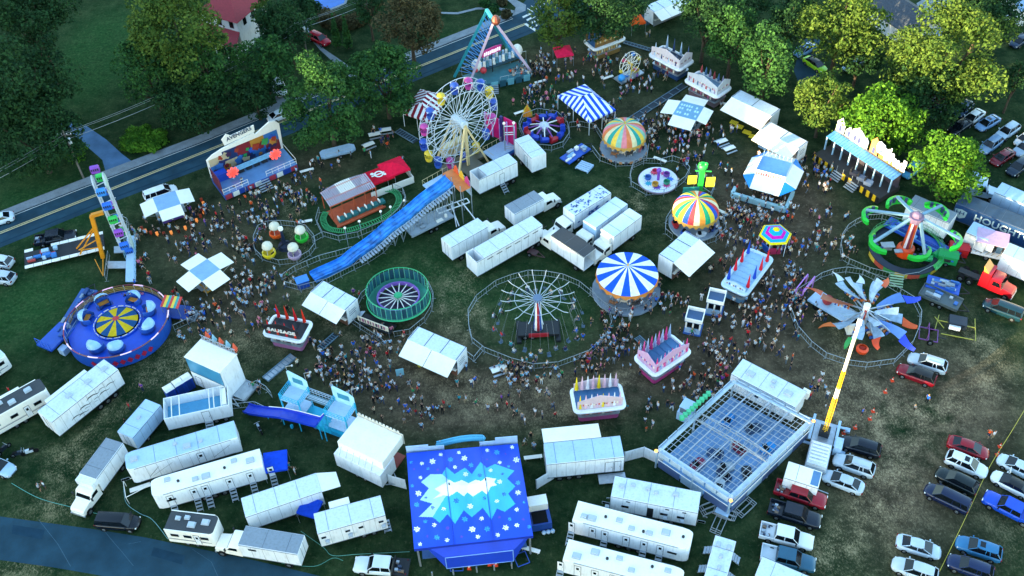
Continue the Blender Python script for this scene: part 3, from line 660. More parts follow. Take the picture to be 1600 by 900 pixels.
shrub(222, 218, 46, 21, 'bright', 'wide bright green shrub mound between the driveway and the pavement', h=1.6, n=5200)
shrub(118, 236, 22, 17, 'bright', 'thin bright sapling around the utility pole on the left lawn', 'sapling', 2.6, 420)
for x, y, rx, ry, lb in ((770, 12, 10, 7, 'rounded shrub in the bed behind the teal pendulum ride'), (790, 22, 9, 7, 'dark rounded shrub beside the paved corner of the crossing'), (757, 4, 10, 8, 'dark green shrub at the top edge above the pendulum ride'), (785, 2, 10, 6, 'grey-green shrub at the top edge by the zebra crossing')):
    shrub(x, y, rx, ry, 'brown' if x > 780 else 'mid', lb, h=1.3, n=800)
# clipped hedge round the pool
hp = [(507, 30), (515, 40), (532, 44), (552, 42), (570, 32), (582, 16), (588, 2)]; r_ = thing('hedge', 'clipped brownish hedge curving around the blue swimming pool', 'hedge', G(545, 40)); l = loc_of(r_); lob = []
for (x0, y0), (x1, y1) in zip(hp[:-1], hp[1:]):
    for k in range(5): q = l(x0+(x1-x0)*k/5, y0+(y1-y0)*k/5, 0); lob.append(((q.x, q.y, 1.0), (1.7, 1.7, 1.3)))
leaf_cloud('leaves', lob, 9000, .2, LEAF['brown'], r_, 5)
MB().loft([[(c[0][0]+dx, c[0][1]+dy, z) for dx, dy, z in ((-.9,-.5,.05),(.9,-.5,.05),(.7,.3,1.5),(-.7,.3,1.5))] for c in lob], cap=True).build('stems', BARK, r_)
# swimming pool
r_ = thing('swimming_pool', 'blue swimming pool with a pale stone rim inside the hedge', 'pool', G(515, 5)); l = loc_of(r_)
pl = [(484, -6), (484, 6), (497, 15), (510, 19), (528, 12), (541, 6), (546, -8), (520, -16)]; pts = [l(*q).xy for q in pl]; inn = [l(515+(x-515)*.86, 2+(y-2)*.8).xy for x, y in pl]
MB().prism([tuple(p) for p in pts], 0, .1).build('rim', CONC, r_); MB().prism([tuple(p) for p in inn], .02, .115).build('water', mat('pool_water', '#1c5fae', .08, 0, .15, .5), r_)
# ---------------------------------------------------------------- houses
def house():
    r_ = thing('white_house', 'white two-storey house with a red pyramid roof and a red porch roof', 'house', G(372, 58), rad(-28)); wm = WHITE; rm = mat('red_roof', '#8c2430', .7, 0, .15, 3)
    MB().box(-4,-3.5,0,4,4.5,6.4).build('wall', wm, r_)
    ro = MB().add([(-4.5,-4,6.3),(4.5,-4,6.3),(4.5,5,6.3),(-4.5,5,6.3),(0,.5,10)], [(0,1,4),(1,2,4),(2,3,4),(3,0,4),(3,2,1,0)]).build('roof', rm, r_)
    MB().box(1.2,1,8.4,1.9,1.7,10.5).build('chimney', mat('brick', '#7a4a3c', .9, 0, .2, 6), ro)
    MB().add([(-5.5,-6.3,2.9),(5,-6.3,2.9),(4.1,-3.5,4.2),(-4.1,-3.5,4.2),(-5.5,-6.3,2.75),(5,-6.3,2.75),(4.1,-3.52,4.0),(-4.1,-3.52,4.0)], [(0,1,2,3),(7,6,5,4),(0,4,5,1),(1,5,6,2),(3,7,4,0)]).build('porch_roof', rm, r_)
    b = MB(); [b.tube((x,-6.1,0),(x,-6.1,2.8),.09,n=8) for x in (-5.2,-2.7,0,2.5,4.7)]; b.build('porch_posts', wm, r_)
    for x in (-2.6, 0, 2.6): window(r_, x, -3.5, 5.3, .9, 1.3, -1)
    for y in (-1.5, 1, 3):
        f = MB().box(3.995, y-.45, 4.6, 4.03, y+.45, 5.9).build('window', GLASS, r_)
        MB().box(-4.03, y-.45, 4.6, -3.995, y+.45, 5.9).build('window', GLASS, r_)
    d = MB().box(-.5,-3.54,.1,.5,-3.5,2.2).build('door', paint('#553322'), r_)
house()
def house2():
    r_ = thing('cottage', 'pale cottage with a dark grey gable roof beside the yellow-green tree', 'house', G(1411, 48), rad(28))
    MB().vprism([(-3.6,0),(3.6,0),(3.6,3),(0,5.2),(-3.6,3)], -5, 5.5).build('wall', WHITE, r_)
    b = MB(); b.panel((-4.1,-5.5,2.85),(0,-5.5,5.4),(0,6,5.4),(-4.1,6,2.85),.14); b.panel((0,-5.5,5.4),(4.1,-5.5,2.85),(4.1,6,2.85),(0,6,5.4),.14)
    b.build('roof', mat('slate_roof', '#4e545c', .8, 0, .25, 4), r_)
    for x in (-1.8, 1.8): window(r_, x, -5, 1.7, .9, 1.1, -1)
    for y in (-2.5, 1.5): MB().box(3.6,y-.5,1.1,3.64,y+.5,2.3).build('window', GLASS, r_)
    r2 = thing('garden_shed', 'small shed with a flat pale blue roof beside the bare brown tree', 'shed', G(1444, 63), rad(-15)); MB().box(-2.4,-1.9,0,2.4,1.9,2.3).build('wall', WHITE, r2)
    MB().box(-2.6,-2.1,2.302,2.6,2.1,2.45).build('roof', PALEBL, r2); door(r2, .6, -1.9, .05, .8, 1.9, -1)
house2()
r_ = thing('blue_roof_shed', 'pale building with a blue roof cut by the right edge at the top', 'building', G(1605, 25)); MB().box(-3,-3,0,6,6,3).build('wall', WHITE, r_); MB().box(-3.4,-3.4,3.003,6.4,6.4,3.2).build('roof', paint('#5c87ae'), r_)
# ---------------------------------------------------------------- power line
POLE = mat('pole_wood', '#6d6660', .85, 0, .2, 2); WIRE = mat('wire', '#8d9499', .5, .2, 0)
def upole(px, py, h, label, can=True):
    r_ = thing('utility_pole', label, 'utility pole', G(px, py), 0, 'utility poles along the main road'); MB().tube((0,0,0),(0,0,h),.16,n=8,r2=.11).build('pole', POLE, r_)
    MB().cbox(0,0,h-.8,2.2,.14,.14).build('crossarm', POLE, r_)
    if can: MB().tube((.35,0,h-2.6),(.35,0,h-1.5),.27,n=10).build('transformer', WHITE, r_)
    b = MB(); [b.tube((x,0,h-.72),(x,0,h-.5),.05) for x in (-1,-.4,.4,1)]; b.build('insulators', WHITE, r_)
    return r_.location+Vector((0,0,h-.5))
A1 = upole(131, 279, 9.5, 'utility pole on the lawn left of the main road beside the driveway'); A2 = upole(484, 104, 9.5, 'grey utility pole with a transformer beside the round tree pair')
A0 = A1+(A1-A2)*.9; A3 = A2+(A2-A1)*.85
for i, (a, b_) in enumerate(((A0, A1), (A1, A2), (A2, A3))):
    mb = MB()
    for o_ in (-.4, .4, 0):
        pr = None
        for k in range(17):
            t = k/16; p = a.lerp(b_, t)+Vector((o_, 0, (-1.2 if o_ == 0 else 0)-2.2*4*t*(1-t)*.6))
            if pr is not None: mb.tube(pr, p, .022 if o_ else .035, n=4)
            pr = p
    tag(mb.build('power_line', WIRE), ['power line from the left edge to the lawn pole', 'power line between the two utility poles above the main road', 'power line from the transformer pole towards the bronze tree'][i], 'power line', 'power lines')
# ---------------------------------------------------------------- trailers and trucks, placed by their roof centre lines
def T_(*a, **k): return trailer(*a, **k)
r_, L, W = T_((741,274),(801,246),'white trailer with an open bay at its left end, in front of the Ferris wheel', hole=1.5, axles=2, xw=1.5)
door(r_, .6, -W/2, 1.2, .8, 1.9, -1, False); stairs(r_, .6, -W/2, -1, 1.15)
r_, L, W = T_((815,214),(842,243),'short white trailer with a side door right of the Ferris wheel', axles=1, xw=-1); door(r_, .9, -W/2, 1.2, .8, 2, -1, False)
box_truck((796,328),(842,304),'small white box truck with one roof vent behind the long white semi-trailer', 3.4, ROOFG)
r_, L, W = box_truck((697,379),(754,347),'white box truck with a grey roof, leftmost of the centre field trucks', 3.7)
r_, L, W = T_((736,402),(839,344),'long white semi-trailer with an open front bay in the middle of the field', hole=1.3, axles=2, xw=4)
b = MB(); [b.box(-4+i*1.6, -W/2-.012, 3.3, -3+i*1.6, -W/2-.006, 3.45) for i in range(7)]; b.build('vent_slots', DARK, r_)
r_, L, W = box_truck((946,295),(889,330),'white truck with blue fish pattern on its roof, leftmost of three parked side by side', 3.8, over=False)
def fish(root, L, W, z):
    b = MB(); g = random.Random(3)
    for i in range(34):
        x, y, a = g.uniform(-L/2+.4, L/2-.4), g.uniform(-W/2+.25, W/2-.25), g.uniform(0, 6); X = T(x, y, z)@rotz(a)
        b.add([(-.28,0,0),(0,-.12,0),(.25,0,0),(0,.12,0),(.4,-.13,0),(.4,.13,0)], [(0,1,2,3),(2,4,5)], 0, X)
    for i in range(16):
        x, zz = g.uniform(-L/2+.6, L/2-.6), g.uniform(1.6, 3.3); s_ = g.uniform(.2, .5)
        for sy in (1, -1): b.add([(x-s_, sy*(W/2+.012), zz),(x, sy*(W/2+.012), zz-.15),(x+s_, sy*(W/2+.012), zz+.05),(x, sy*(W/2+.012), zz+.2)], [(0,1,2,3)])
    b.build('pattern', paint('#1f4f93'), root)
    text_part('ICE', .9, root, T(-.3, W/2+.02, 2.4)@FLIP@UP, paint('#1f4f93'))
fish(r_, L, W, 3.815)
box_truck((971,313),(921,350),'plain white truck with a pale blue box, middle of three parked side by side', 3.8, PALEBL, PALEBL)
r_, L, W = box_truck((993,331),(949,364),'white truck with a refrigeration unit over its cab, rightmost of three parked side by side', 3.8, PALEBL)
MB().box(L/2+.003,-.8,2.5,L/2+.55,.8,3.5).build('refrigeration_unit', WHITE2, r_)
box_truck((922,395),(870,361),'white truck with a dark roof and an open rear, nose against the three parked trucks', 3.8, ROOFD, openrear=True)
# games trailer with brown shelves, right of the blue carousel
def awn_trailer(p1, p2, label, n=2, depth=2.3, drop=.7, hz=3.6, side=-1, m=None, inner='#6b4636', group=None, roofp=3, W=2.4, cat='concession trailer', txt=False, nm='game_trailer'):
    c, a, L = axis(p1, p2, hz); root = thing(nm, label, cat, c, a, group)
    b = MB(); z0 = .7; t = .07
    b.box(-L/2,-W/2,z0,L/2,W/2,z0+.12); b.box(-L/2,-side*W/2-t/2*1,z0+.123,L/2,-side*W/2+t/2,hz-.1)
    for s_ in (-1, 1): b.box(s_*L/2-t/2,-W/2+t,z0+.123,s_*L/2+t/2,W/2-t,hz-.1)
    b.box(-L/2-.03,-W/2-.03,hz-.097,L/2+.03,W/2+.03,hz,(0,1,0,0,0,0)); b.build('body', [WHITE, ROOFW], root)
    b = MB()
    for i in range(roofp+1):
        x = -L/2+.1+(L-.2)*i/roofp; b.box(x-.03,-W/2,hz+.002,x+.03,W/2,hz+.035)
    b.build('roof_seams', DARK, root)
    b = MB(); y = side*W/2
    b.box(-L/2+.1, min(y-.02, y+.02), z0-.35, L/2-.1, max(y-.02, y+.02), z0+.95, 1); b.box(-L/2+.1, min(y-side*.05, y+side*.35), z0+.953, L/2-.1, max(y-side*.05, y+side*.35), z0+1.02, 0)
    b.build('counter', [WHITE2, paint(inner)], root)
    b = MB(); rr = random.Random(int(p1[0]))
    for k in range(3):
        zz = z0+.9+k*.6; b.box(-L/2+.15,-side*(W/2-.1)-.15,zz,L/2-.15,-side*(W/2-.1)+.15,zz+.04,0)
        for i in range(int(L/.45)): b.cbox(-L/2+.35+i*.45, -side*(W/2-.15), zz+.2, .25, .2, .28, 1+rr.randrange(4))
    b.build('prize_shelves', [paint(inner), paint('#b33040'), paint('#2f6fc0'), paint('#d8b93a'), paint('#dcd6cc')], root)
    awning(root, -L/2, L/2, y, hz-.05, depth*.85, drop, side, n, m)
    for i in range(2):
        for s_ in (-1, 1): wheel(root, -.6+i*1.1, s_*(W/2-.3), .36, .22)
    for s_ in (-1, 1): MB().box(s_*(L/2-.3)-.05,-.05,0,s_*(L/2-.3)+.05,.05,z0-.003).build('jack', DARK, root)
    if txt:
        for i in range(3): MB().box(L/2+.04,-.7,hz-1.6+i*.35,L/2+.055,.5+.2*(i % 2),hz-1.5+i*.35).build('side_stripe', paint('#5b6d80'), root)
    return root
awn_trailer((1041,404),(1082,367),'white game trailer with brown shelves under its awning, right of the blue carousel', 1, 3.2, .9, 3.9, side=-1)
awn_trailer((495,447),(549,476),'white game trailer with two pale awnings below the blue slide', 2, 2.4, .8, txt=True)
awn_trailer((645,520),(721,553),'white game trailer with two awnings and three roof panels beside the round cage ride', 2, 2.7, .9, txt=True)
awn_trailer((1150,146),(1212,176),'long white awning trailer with a yellow end wall under the trees', 1, 3.4, .9, 3.8, inner='#c9a23a', roofp=2)
awn_trailer((1196,196),(1255,227),'long white awning trailer nearest the castle ride', 1, 2.6, .8, 3.8, inner='#4c6f9c', txt=True, roofp=2)
awn_trailer((1015,14),(1062,-6),'white trailer with three pale awning panels at the top edge', 3, 2.6, .7, 3.4, inner='#7a8086')
# left group
r_, L, W = T_((69,651),(173,569),'longest white trailer at the left with black flourish graphics on its side', W=2.9, hz=4.1, axles=3, xw=1.0, vents=((.3,0,.8),(-.25,.1,.8),(.8,.0,.8)))
MB().box(-3.4, W/2+.003, 1.2, 2.6, W/2+1.0, 3.7).build('slide_out', WHITE, r_)
b = MB()
def flour(b, x, z, s_, y):
    pts = [(0,0),(.5,.12),(1.1,.1),(1.7,-.1),(2.2,.05),(1.7,-.02),(1.1,.22),(.45,.26)]; b.add([(x+u*s_, y, z+v*s_*1.4) for u, v in pts], [tuple(range(len(pts)))])
for x, z, s_ in ((-2.9,2.0,.8),(-1.6,2.5,.9),(-.3,3.1,1.0),(-1.9,1.7,.7),(1.4,2.4,.8),(2.6,2.9,.7),(1.6,3.2,.5),(-.9,2.1,.4),(.6,2.4,.45),(.5,2.0,.3)): flour(b, x, z, s_, -W/2-.012)
b.build('flourish_graphic', BLACK, r_)
def camper(p1, p2, label, hz=3.6, dark=True, W=2.5, slide=True, nose=.5, group=None):
    c, a, L = axis(p1, p2, hz); r_ = thing('camper_trailer', label, 'camper', c, a, group); b = MB(); cbody(b, L, W, .7, hz, nose=nose); b.build('body', [WHITE2, ROOFD if dark else ROOFW], r_, 40)
    undercarriage(r_, L, W, .75, 2, True, xw=-.8)
    b = MB()
    for s_ in (-1, 1):
        b.box(-L/2+.1, s_*(W/2+.008)-.006, 1.35, L/2-nose, s_*(W/2+.008)+.006, 1.43); b.box(-L/2+.1, s_*(W/2+.008)-.006, 1.5, L/2-nose-.6, s_*(W/2+.008)+.006, 1.53)
        b.box(-L/2, s_*(W/2-.03)-.05, hz+.003, L/2-nose, s_*(W/2-.03)+.05, hz+.05, 1)
    b.build('stripes', [paint('#35455a'), WHITE2], r_)
    for x in (-L*.32, -L*.05, L*.3): window(r_, x, -W/2, 2.3, .9, .5, -1)
    door(r_, L*.14, -W/2, .95, .65, 1.8, -1)
    for x, y in ((-L*.3,.3),(L*.02,-.3),(L*.28,.2),(-L*.12,.5)): roof_unit(r_, x, y, hz+.003, .6 if x < 0 else .9, 'roof_hatch')
    if slide: MB().box(-L*.2, W/2+.003, 1.0, L*.2, W/2+.8, 3.2).build('slide_out', WHITE2, r_)
    return r_
camper((-38,657),(67,599),'fifth-wheel camper with a dark roof at the left edge')
camper((262,812),(337,821),'camper with a black roof beside the lower road', 3.3, slide=False, nose=.5)
camper((-60,590),(2,548),'white camper end cut by the left edge', 3.0, False, slide=False)
T_((195,679),(239,628),'small plain cargo trailer behind the open-topped trailer', W=2.4, hz=3.1, z0=.7, axles=1, roof=PALEBL, side=PALEBL, vents=((0,0,.5),))
# open-topped trailer
c, a, L = axis((256,640),(357,618), 3.0); r_ = thing('open_top_trailer', 'open-topped white trailer with a pale blue inside and a side door with steps', 'trailer', c, a); W = 3.3; b = MB()
b.box(-L/2,-W/2,.9,L/2,W/2,1.5,0)
for y in (-1, 1): b.box(-L/2, y*W/2-.1*(y > 0), 1.502, L/2, y*W/2+.1*(y < 0), 3.2)
for x in (-1, 1): b.box(x*L/2-.1*(x > 0), -W/2+.102, 1.502, x*L/2+.1*(x < 0), W/2-.102, 3.2)
b.box(-L/2+.12,-W/2+.12,1.503,L/2-.12,W/2-.12,1.56,1); b.build('body', [WHITE, paint('#4f9cc4')], r_)
b = MB(); [b.box(x-.05,-W/2+.1,3.1,x+.05,W/2-.1,3.18) for x in (-L*.38,-L*.26,L*.2,L*.27,L*.38)]; b.box(L*.39,-1.3,2.3,L*.46,1.3,3.1); b.build('cross_bars', WHITE2, r_)
door(r_, L*.12, -W/2, 1.0, .9, 1.9, -1, False); stairs(r_, L*.12, -W/2, -1, .95, .9, 5); undercarriage(r_, L, W, .85, 2, True, xw=1.8)
box_truck((179,688),(137,744),'white box truck with a dark grey roof pointing at the lower road', 3.6, ROOFG, over=True)
r_, L, W = T_((368,670),(196,722),'long fifth-wheel trailer with pale blue roof and thin diagonal stripes on its side', W=2.7, hz=3.8, z0=1.0, axles=3, xw=-1, roof=PALEBL, vents=((.85,0,.9),(.1,-.3,.5),(-.1,.3,.9),(-.35,.2,.5)), nose=.8)
door(r_, -1.8, W/2, 1.2, .8, 1.9, 1); window(r_, 7, W/2, 2.4, .9, .4, 1); b = MB()
for x, dx in ((-5.4,2.2),(1.4,2.6),(3.0,1.4)): b.add([(x,W/2+.012,2.9),(x+.08,W/2+.012,2.9),(x+dx+.08,W/2+.012,1.5),(x+dx,W/2+.012,1.5)], [(3,2,1,0)])
b.build('stripes', DARK, r_)
bunkhouse((408,714),(236,763),'white bunkhouse trailer with six doors and steps, left group, beside the blue canopy', 6, side=1, doorx=[-7.0,-4.6,-2.2,.6,1.9,4.6])
r_, L, W = T_((380,793),(498,753),'white trailer with a lowered end flap next to the blue canopy', W=2.7, hz=3.6, z0=.8, axles=2, xw=1, roof=ROOFW)
MB().panel((L/2+.02,-W/2,3.5),(L/2+2.2,-W/2+.3,2.9),(L/2+2.2,W/2-.3,2.9),(L/2+.02,W/2,3.5),.06).build('end_flap', WHITE2, r_)
r_, L, W = T_((493,818),(598,789),'white office trailer with small windows and a jut-out air conditioner, left of the snowflake tent', W=2.7, hz=3.7, z0=.8, axles=2, xw=1)
for x in (-3.3, -.6, .9, 3.2): window(r_, x, -W/2, 2.6, .5, .35, -1)
for x in (-3, -.4, 3.4): roof_unit(r_, x, -W/2-.3, 1.9, .5, 'air_conditioner')
stairs(r_, L/2-.1, -.2, -1, .8); MB().box(-2, W/2+.003, 1.2, .3, W/2+1.1, 3.4).build('slide_out', WHITE2, r_)
r_, L, W = box_truck((470,851),(378,836),'white box truck with a mottled grey roof beside the lower road', 3.6, ROOFG, over=False)
window(r_, L/2-1.5, W/2, 2.9, .9, .3, 1)
# centre bottom
def panel_trailer():
    r_, L, W = T_((852,709),(972,697),'white trailer with roof ribs and a rear awning panel, right of the snowflake tent', W=3.0, hz=3.9, z0=1.0, axles=3, xw=-3, roof=PALEBL, seam=1.0)
    MB().panel((-L/2,W/2+.05,3.9),(L/2-2.2,W/2+.05,3.9),(L/2-2.2,W/2+2.3,3.5),(-L/2,W/2+2.3,3.5),.06).build('awning', WHITE2, r_)
    door(r_, L/2-1.7, -W/2, 1.1, .9, 2, -1, False); door(r_, L/2-.7, -W/2, 1.1, .7, 2, -1, False); MB().box(L/2-3,-W/2-1.3,.6,L/2+.2,-W/2-.02,.72).build('step_platform', ALU, r_)
panel_trailer()
r_, L, W = T_((958,759),(1093,785),'white crew trailer with small square windows above the two bunkhouses', W=2.8, hz=3.6, z0=.8, axles=2, xw=1, roof=ROOFW, side=WHITE, vents=((-.8,.1,.6),(-.55,.4,.5),(-.2,.3,.5),(0,.1,.5),(.45,.3,.7)))
for x in (-5.4,-3.2,1.2,3.1,5.4): window(r_, x, -W/2, 2.0, .8, .4, -1); window(r_, x+.3, -W/2, 3.1, .4, .15, -1)
for x in (-5.4, 1.2, 3.1): roof_unit(r_, x+.2, -W/2-.25, 1.6, .5, 'air_conditioner')
MB().box(-.7,-W/2-.02,.9,.0,-W/2+.02,2.7).build('doorway', DARK, r_)
bunkhouse((899,797),(1081,844),'upper white bunkhouse trailer with six doors, right of the snowflake tent', 6, doorx=[-6.6,-4.2,-2.8,-.4,1.6,3.4], steps=(0,2,4,5), vents=9)
bunkhouse((884,858),(1067,905),'lower white bunkhouse trailer with a rounded nose cut by the bottom edge', 6, doorx=[-6.6,-4.7,-2.8,-.8,1.6,3.4], steps=(0,))
r_, L, W = T_((1134,841),(1112,925),'narrow white trailer with steps on both sides below the lattice-roofed bumper car ride', W=2.3, hz=3.4, z0=.8, axles=2, xw=1, vents=((-.7,-.5,.6),(-.7,.5,.6),(-.3,0,.5),(.1,.1,.5),(.5,0,.5)))
for x in (-3, -.6, 1.6):
    for s_ in (-1, 1): stairs(r_, x, s_*W/2, s_, .75, .9, 3)
r_, L, W = T_((1152,572),(1252,624),'white office trailer with roof units behind the bumper car ride', W=3.0, hz=3.7, z0=.7, axles=2, xw=1, vents=((-.55,-.1,1.0),(.1,.3,.6),(.15,-.2,.5),(.62,-.1,1.0)))
window(r_, -.6, -W/2, 2.2, .5, .8, -1); MB().box(L/2-.6, W/2+.003, 2.2, L/2+.3, W/2+.6, 3.4).build('awning_box', WHITE2, r_)
# right group
T_((1424,312),(1490,341),'white trailer with a ribbed roof behind the green claw ride', W=2.8, hz=4.0, roof=ROOFG, z0=1.0, seam=.8, xw=3)
NAVY = mat('navy_panel', '#173a66', .4, 0, .08, .6, dirt=.2)
r_, L, W = T_((1500,309),(1640,364),'navy blue semi-trailer lettered HOUGHTON at the right edge', W=2.7, hz=4.1, roof=mat('navy_roof','#2a4258',.6,0,.2,1,dirt=.4), side=NAVY, xw=5)
text_part('HOUGHTON', 1.55, r_, T(1.3, -W/2-.03, 2.9)@UP, mat('pale_lettering', '#b9c4bf', .6, 0, .1), width=9.2)
b = MB(); b.vprism([(-6.1,3.2),(-5.2,3.4),(-4.4,3.2),(-4.5,2.2),(-5.2,1.7),(-6.0,2.2)], -W/2-.03, -W/2-.01); e = b.build('emblem', mat('emblem_grey', '#93a8ae', .6, 0, .1), r_)
b = MB(); [b.box(-5.9+i*.5,-W/2-.045,2.3+.1*i,-5.75+i*.5,-W/2-.03,3.1) for i in range(3)]; b.box(-5.8,-W/2-.05,2.7,-4.7,-W/2-.031,2.8); b.build('emblem_mark', NAVY, e)
T_((1560,292),(1660,335),'pale blue semi-trailer behind the navy one', W=2.7, hz=4.0, roof=PALEBL, side=PALEBL, xw=5)
r_ = thing('semi_truck', 'pale blue semi-truck cab behind the navy semi-trailer', 'truck', G(1530,306), rad(-25)); truck_cab(r_, -1, 2.5, 2.8, 1, PALEBL, True)
r_, L, W = T_((1516,354),(1549,368),'white trailer body with stepped end between the navy trailer and the pink generator van', W=2.8, hz=3.3, z0=1.0, roof=PALEBL, axles=1, xw=0, legs=False)
MB().box(L/2+.003,-W/2+.3,1.4,L/2+1.0,W/2-.3,2.8).build('stepped_end', WHITE, r_)
r_ = thing('generator_van', 'open-fronted generator van with a pink roof and dark machinery inside', 'generator van', G(1540,398), rad(-24)); b = MB()
b.box(-2.1,-1.3,.8,2.1,1.3,.95); b.box(-2.1,1.2,.953,2.1,1.3,3.3); b.box(-2.1,-1.2,.953,-2.0,1.197,3.3); b.box(2.0,-1.2,.953,2.1,1.197,3.3); b.build('body', WHITE, r_)
MB().panel((-2.1,-1.35,3.2),(2.1,-1.35,3.2),(2.1,1.35,3.5),(-2.1,1.35,3.5),.08).build('roof', paint('#b998b4'), r_); b = MB(); [b.cbox(-1.4+i*.9,.2,1.6+.1*(i%2),.7,1.2,1.2,i%2) for i in range(4)]; b.build('generator', [DARK, paint('#3b5a78')], r_)
b = MB(); [b.tube((-1.6+i*.7,-1.1,1.0),(-1.2+i*.7,-.6,1.1),.03) for i in range(5)]; b.build('cables', paint('#a9863a'), r_); [wheel(r_, 0, s_*1.1, .4, .25) for s_ in (-1, 1)]
T_((1572,388),(1650,420),'white semi-trailer at the right edge above the red truck', W=2.8, hz=4.0, roof=PALEBL, z0=1.1, xw=5)
# red semi truck
RED = paint('#b3121f', .3)
r_ = thing('semi_truck', 'bright red semi-truck cab with an orange wind deflector', 'truck', G(1536,446), rad(140)+PI); 
truck_cab(r_, .6, 2.5, 2.7, 1, RED, True); b = MB(); b.box(-3.6,-.5,.75,.5,.5,1.05); b.build('chassis', DARK, r_); [wheel(r_, x, s_*.95, .5, .5) for x in (-2.9,-1.7) for s_ in (-1, 1)]
MB().add([(-.5,-.9,3.2),(.6,-1,2.75),(.6,1,2.75),(-.5,.9,3.2),(-.7,-.9,4.1),(-.7,.9,4.1)], [(0,1,4),(1,2,5,4),(2,3,5),(3,0,4,5),(3,2,1,0)]).build('wind_deflector', paint('#c98a3a'), r_)
def flatbed(p1, p2, label, colr, z=1.0, W=2.4, gear=None, name='flatbed_trailer', side=.0, cargo=0, rails=0, group=None):
    c, a, L = axis(p1, p2, z); r_ = thing(name, label, 'trailer', c, a, group); b = MB(); b.box(-L/2,-W/2,z-.2,L/2,W/2,z)
    if side:
        for s_ in (-1, 1): b.box(-L/2, s_*W/2-.04, z+.002, L/2, s_*W/2+.04, z+side)
        b.box(-L/2-.04,-W/2+.05,z+.002,-L/2+.04,W/2-.05,z+side)
    b.build('deck', colr, r_)
    b = MB(); [b.bar((L/2, s_*.8, z-.12),(L/2+1.3, 0, z-.3),.09,.12) for s_ in (-1, 1)]; b.build('drawbar', DARK, r_)
    for i in range(2):
        for s_ in (-1, 1): wheel(r_, -.5+i*.95, s_*(W/2-.02), .38, .24)
    if cargo:
        rr = random.Random(int(p1[0])); k = MB()
        for i in range(cargo):
            h = rr.uniform(.15,.55); k.cbox(rr.uniform(-L/2+.5,L/2-.5), rr.uniform(-W/2+.35,W/2-.35), z+h/2+.005*i, rr.uniform(.3,1.2), rr.uniform(.2,.6), h, i % 3)
        for i in range(rails): k.bar((-L/2+.3, -W/2+.3+i*.4, z+.1),(L/2-.3,-W/2+.35+i*.38,z+.14),.08,.08,(i+1) % 3)
        k.build('load', gear or [ALU, paint('#2d62a8'), paint('#7f8b95')], r_)
    return r_, L, W
BLUE = paint('#1b4fae', .4)
flatbed((1448,438),(1500,452),'blue flatbed trailer above the long dark trailer', BLUE, 1.0, cargo=12)
flatbed((1440,452),(1500,478),'long dark trailer with wheels showing, next to the teal SUV', paint('#4a5558'), .9, side=.3, cargo=5)
flatbed((1386,345),(1496,402),'long blue lattice trailer behind the green claw ride', BLUE, 1.3, 2.3, cargo=16, rails=3, gear=[BLUE, paint('#5c9fd0'), paint('#1c3f88')])
flatbed((882,251),(916,228),'short blue equipment trailer between the octopus ride and the small carousel', BLUE, .8, 2.1, cargo=12, gear=[WHITE2, ALU, paint('#7fa7cc')])
flatbed((62,412),(155,395),'zipper ride support trailer', WHITE, .9) if False else None
flatbed((93,528),(140,452),'long blue trailer lattice behind the spinning tub ride', paint('#1d4f95'), 1.4, 2.4, cargo=14, rails=3, gear=[paint('#27579c'), paint('#7a8aa0'), paint('#183a70')])
r_ = thing('trailer_tongue_deck', 'blue gooseneck deck with a rail frame at the lower end of the blue trailer', 'trailer deck', G(92,537), rad(62)); b = MB(); b.box(-2.1,-1.3,1.2,2.3,1.3,1.5); b.build('deck', BLUE, r_)
b = MB(); [b.tube((-2.0,y,1.5),(-2.0,y,2.7),.05) for y in (-1.2,-.6,0,.6,1.2)]; [b.tube((-2.0,-1.2,z),(-2.0,1.2,z),.05) for z in (2.1,2.7)]; b.build('rail_frame', BLUE, r_); b = MB(); [b.box(x,-.1,0,x+.15,.1,1.2) for x in (-1.8,1.8)]; b.build('jack_leg', DARK, r_)
MB().cbox(-.8,-1.9,.5,1.0,1.0,1.0).build('toolbox', PALEBL, r_)
flatbed((637,362),(702,330),'grey flat trailer beside the foot of the slide tower', paint('#9aa6b0'), 1.1, 2.7, side=.15, cargo=6, gear=[ALU, WHITE2, paint('#8c98a3')])
r_ = thing('stabiliser_frame', 'white outrigger frame at the right end of the grey flat trailer', 'frame', G(712,336), rad(25)); b = MB()
for p, q in (((-2.6,0,1.5),(2.4,0,1.5)),((-2.6,1,1.5),(2.4,1,1.5)),((-1,-2.5,.1),(.2,1.5,1.5)),((-.6,-2.5,.1),(-.2,1.2,1.5)),((2.4,0,1.5),(2.4,1,1.5)),((-2.6,0,1.5),(-2.6,1,1.5)),((.8,0,1.5),(.8,1,1.5)),((1.4,.5,1.5),(2.2,-4.5,.1))): b.bar(p, q, .13, .13)
b.build('frame', WHITE, r_); MB().cbox(2.2,-4.5,.08,.5,.5,.12).build('foot_pad', ALU, r_)
for p, c_, lb in (((1494,398),'#a5131c','red generator box near the green claw ride'),((1477,410),'#158a4a','green generator box on a trailer tongue by the green claw ride')):
    r_ = thing('generator_box', lb, 'generator', G(*p), rad(-20)); MB().box(-1.3,-.8,.4,1.3,.8,1.8).build('housing', paint(c_), r_); MB().panel((-1.35,-.9,1.83),(1.35,-.9,1.83),(1.35,0,2.15),(-1.35,0,2.15),.05).build('lid', paint(c_), r_)
    [wheel(r_, x, s_*.75, .3, .2) for x in (0,) for s_ in (-1, 1)]; MB().cbox(0,-.81,1.1,.9,.03,.5).build('vent_grille', DARK, r_)
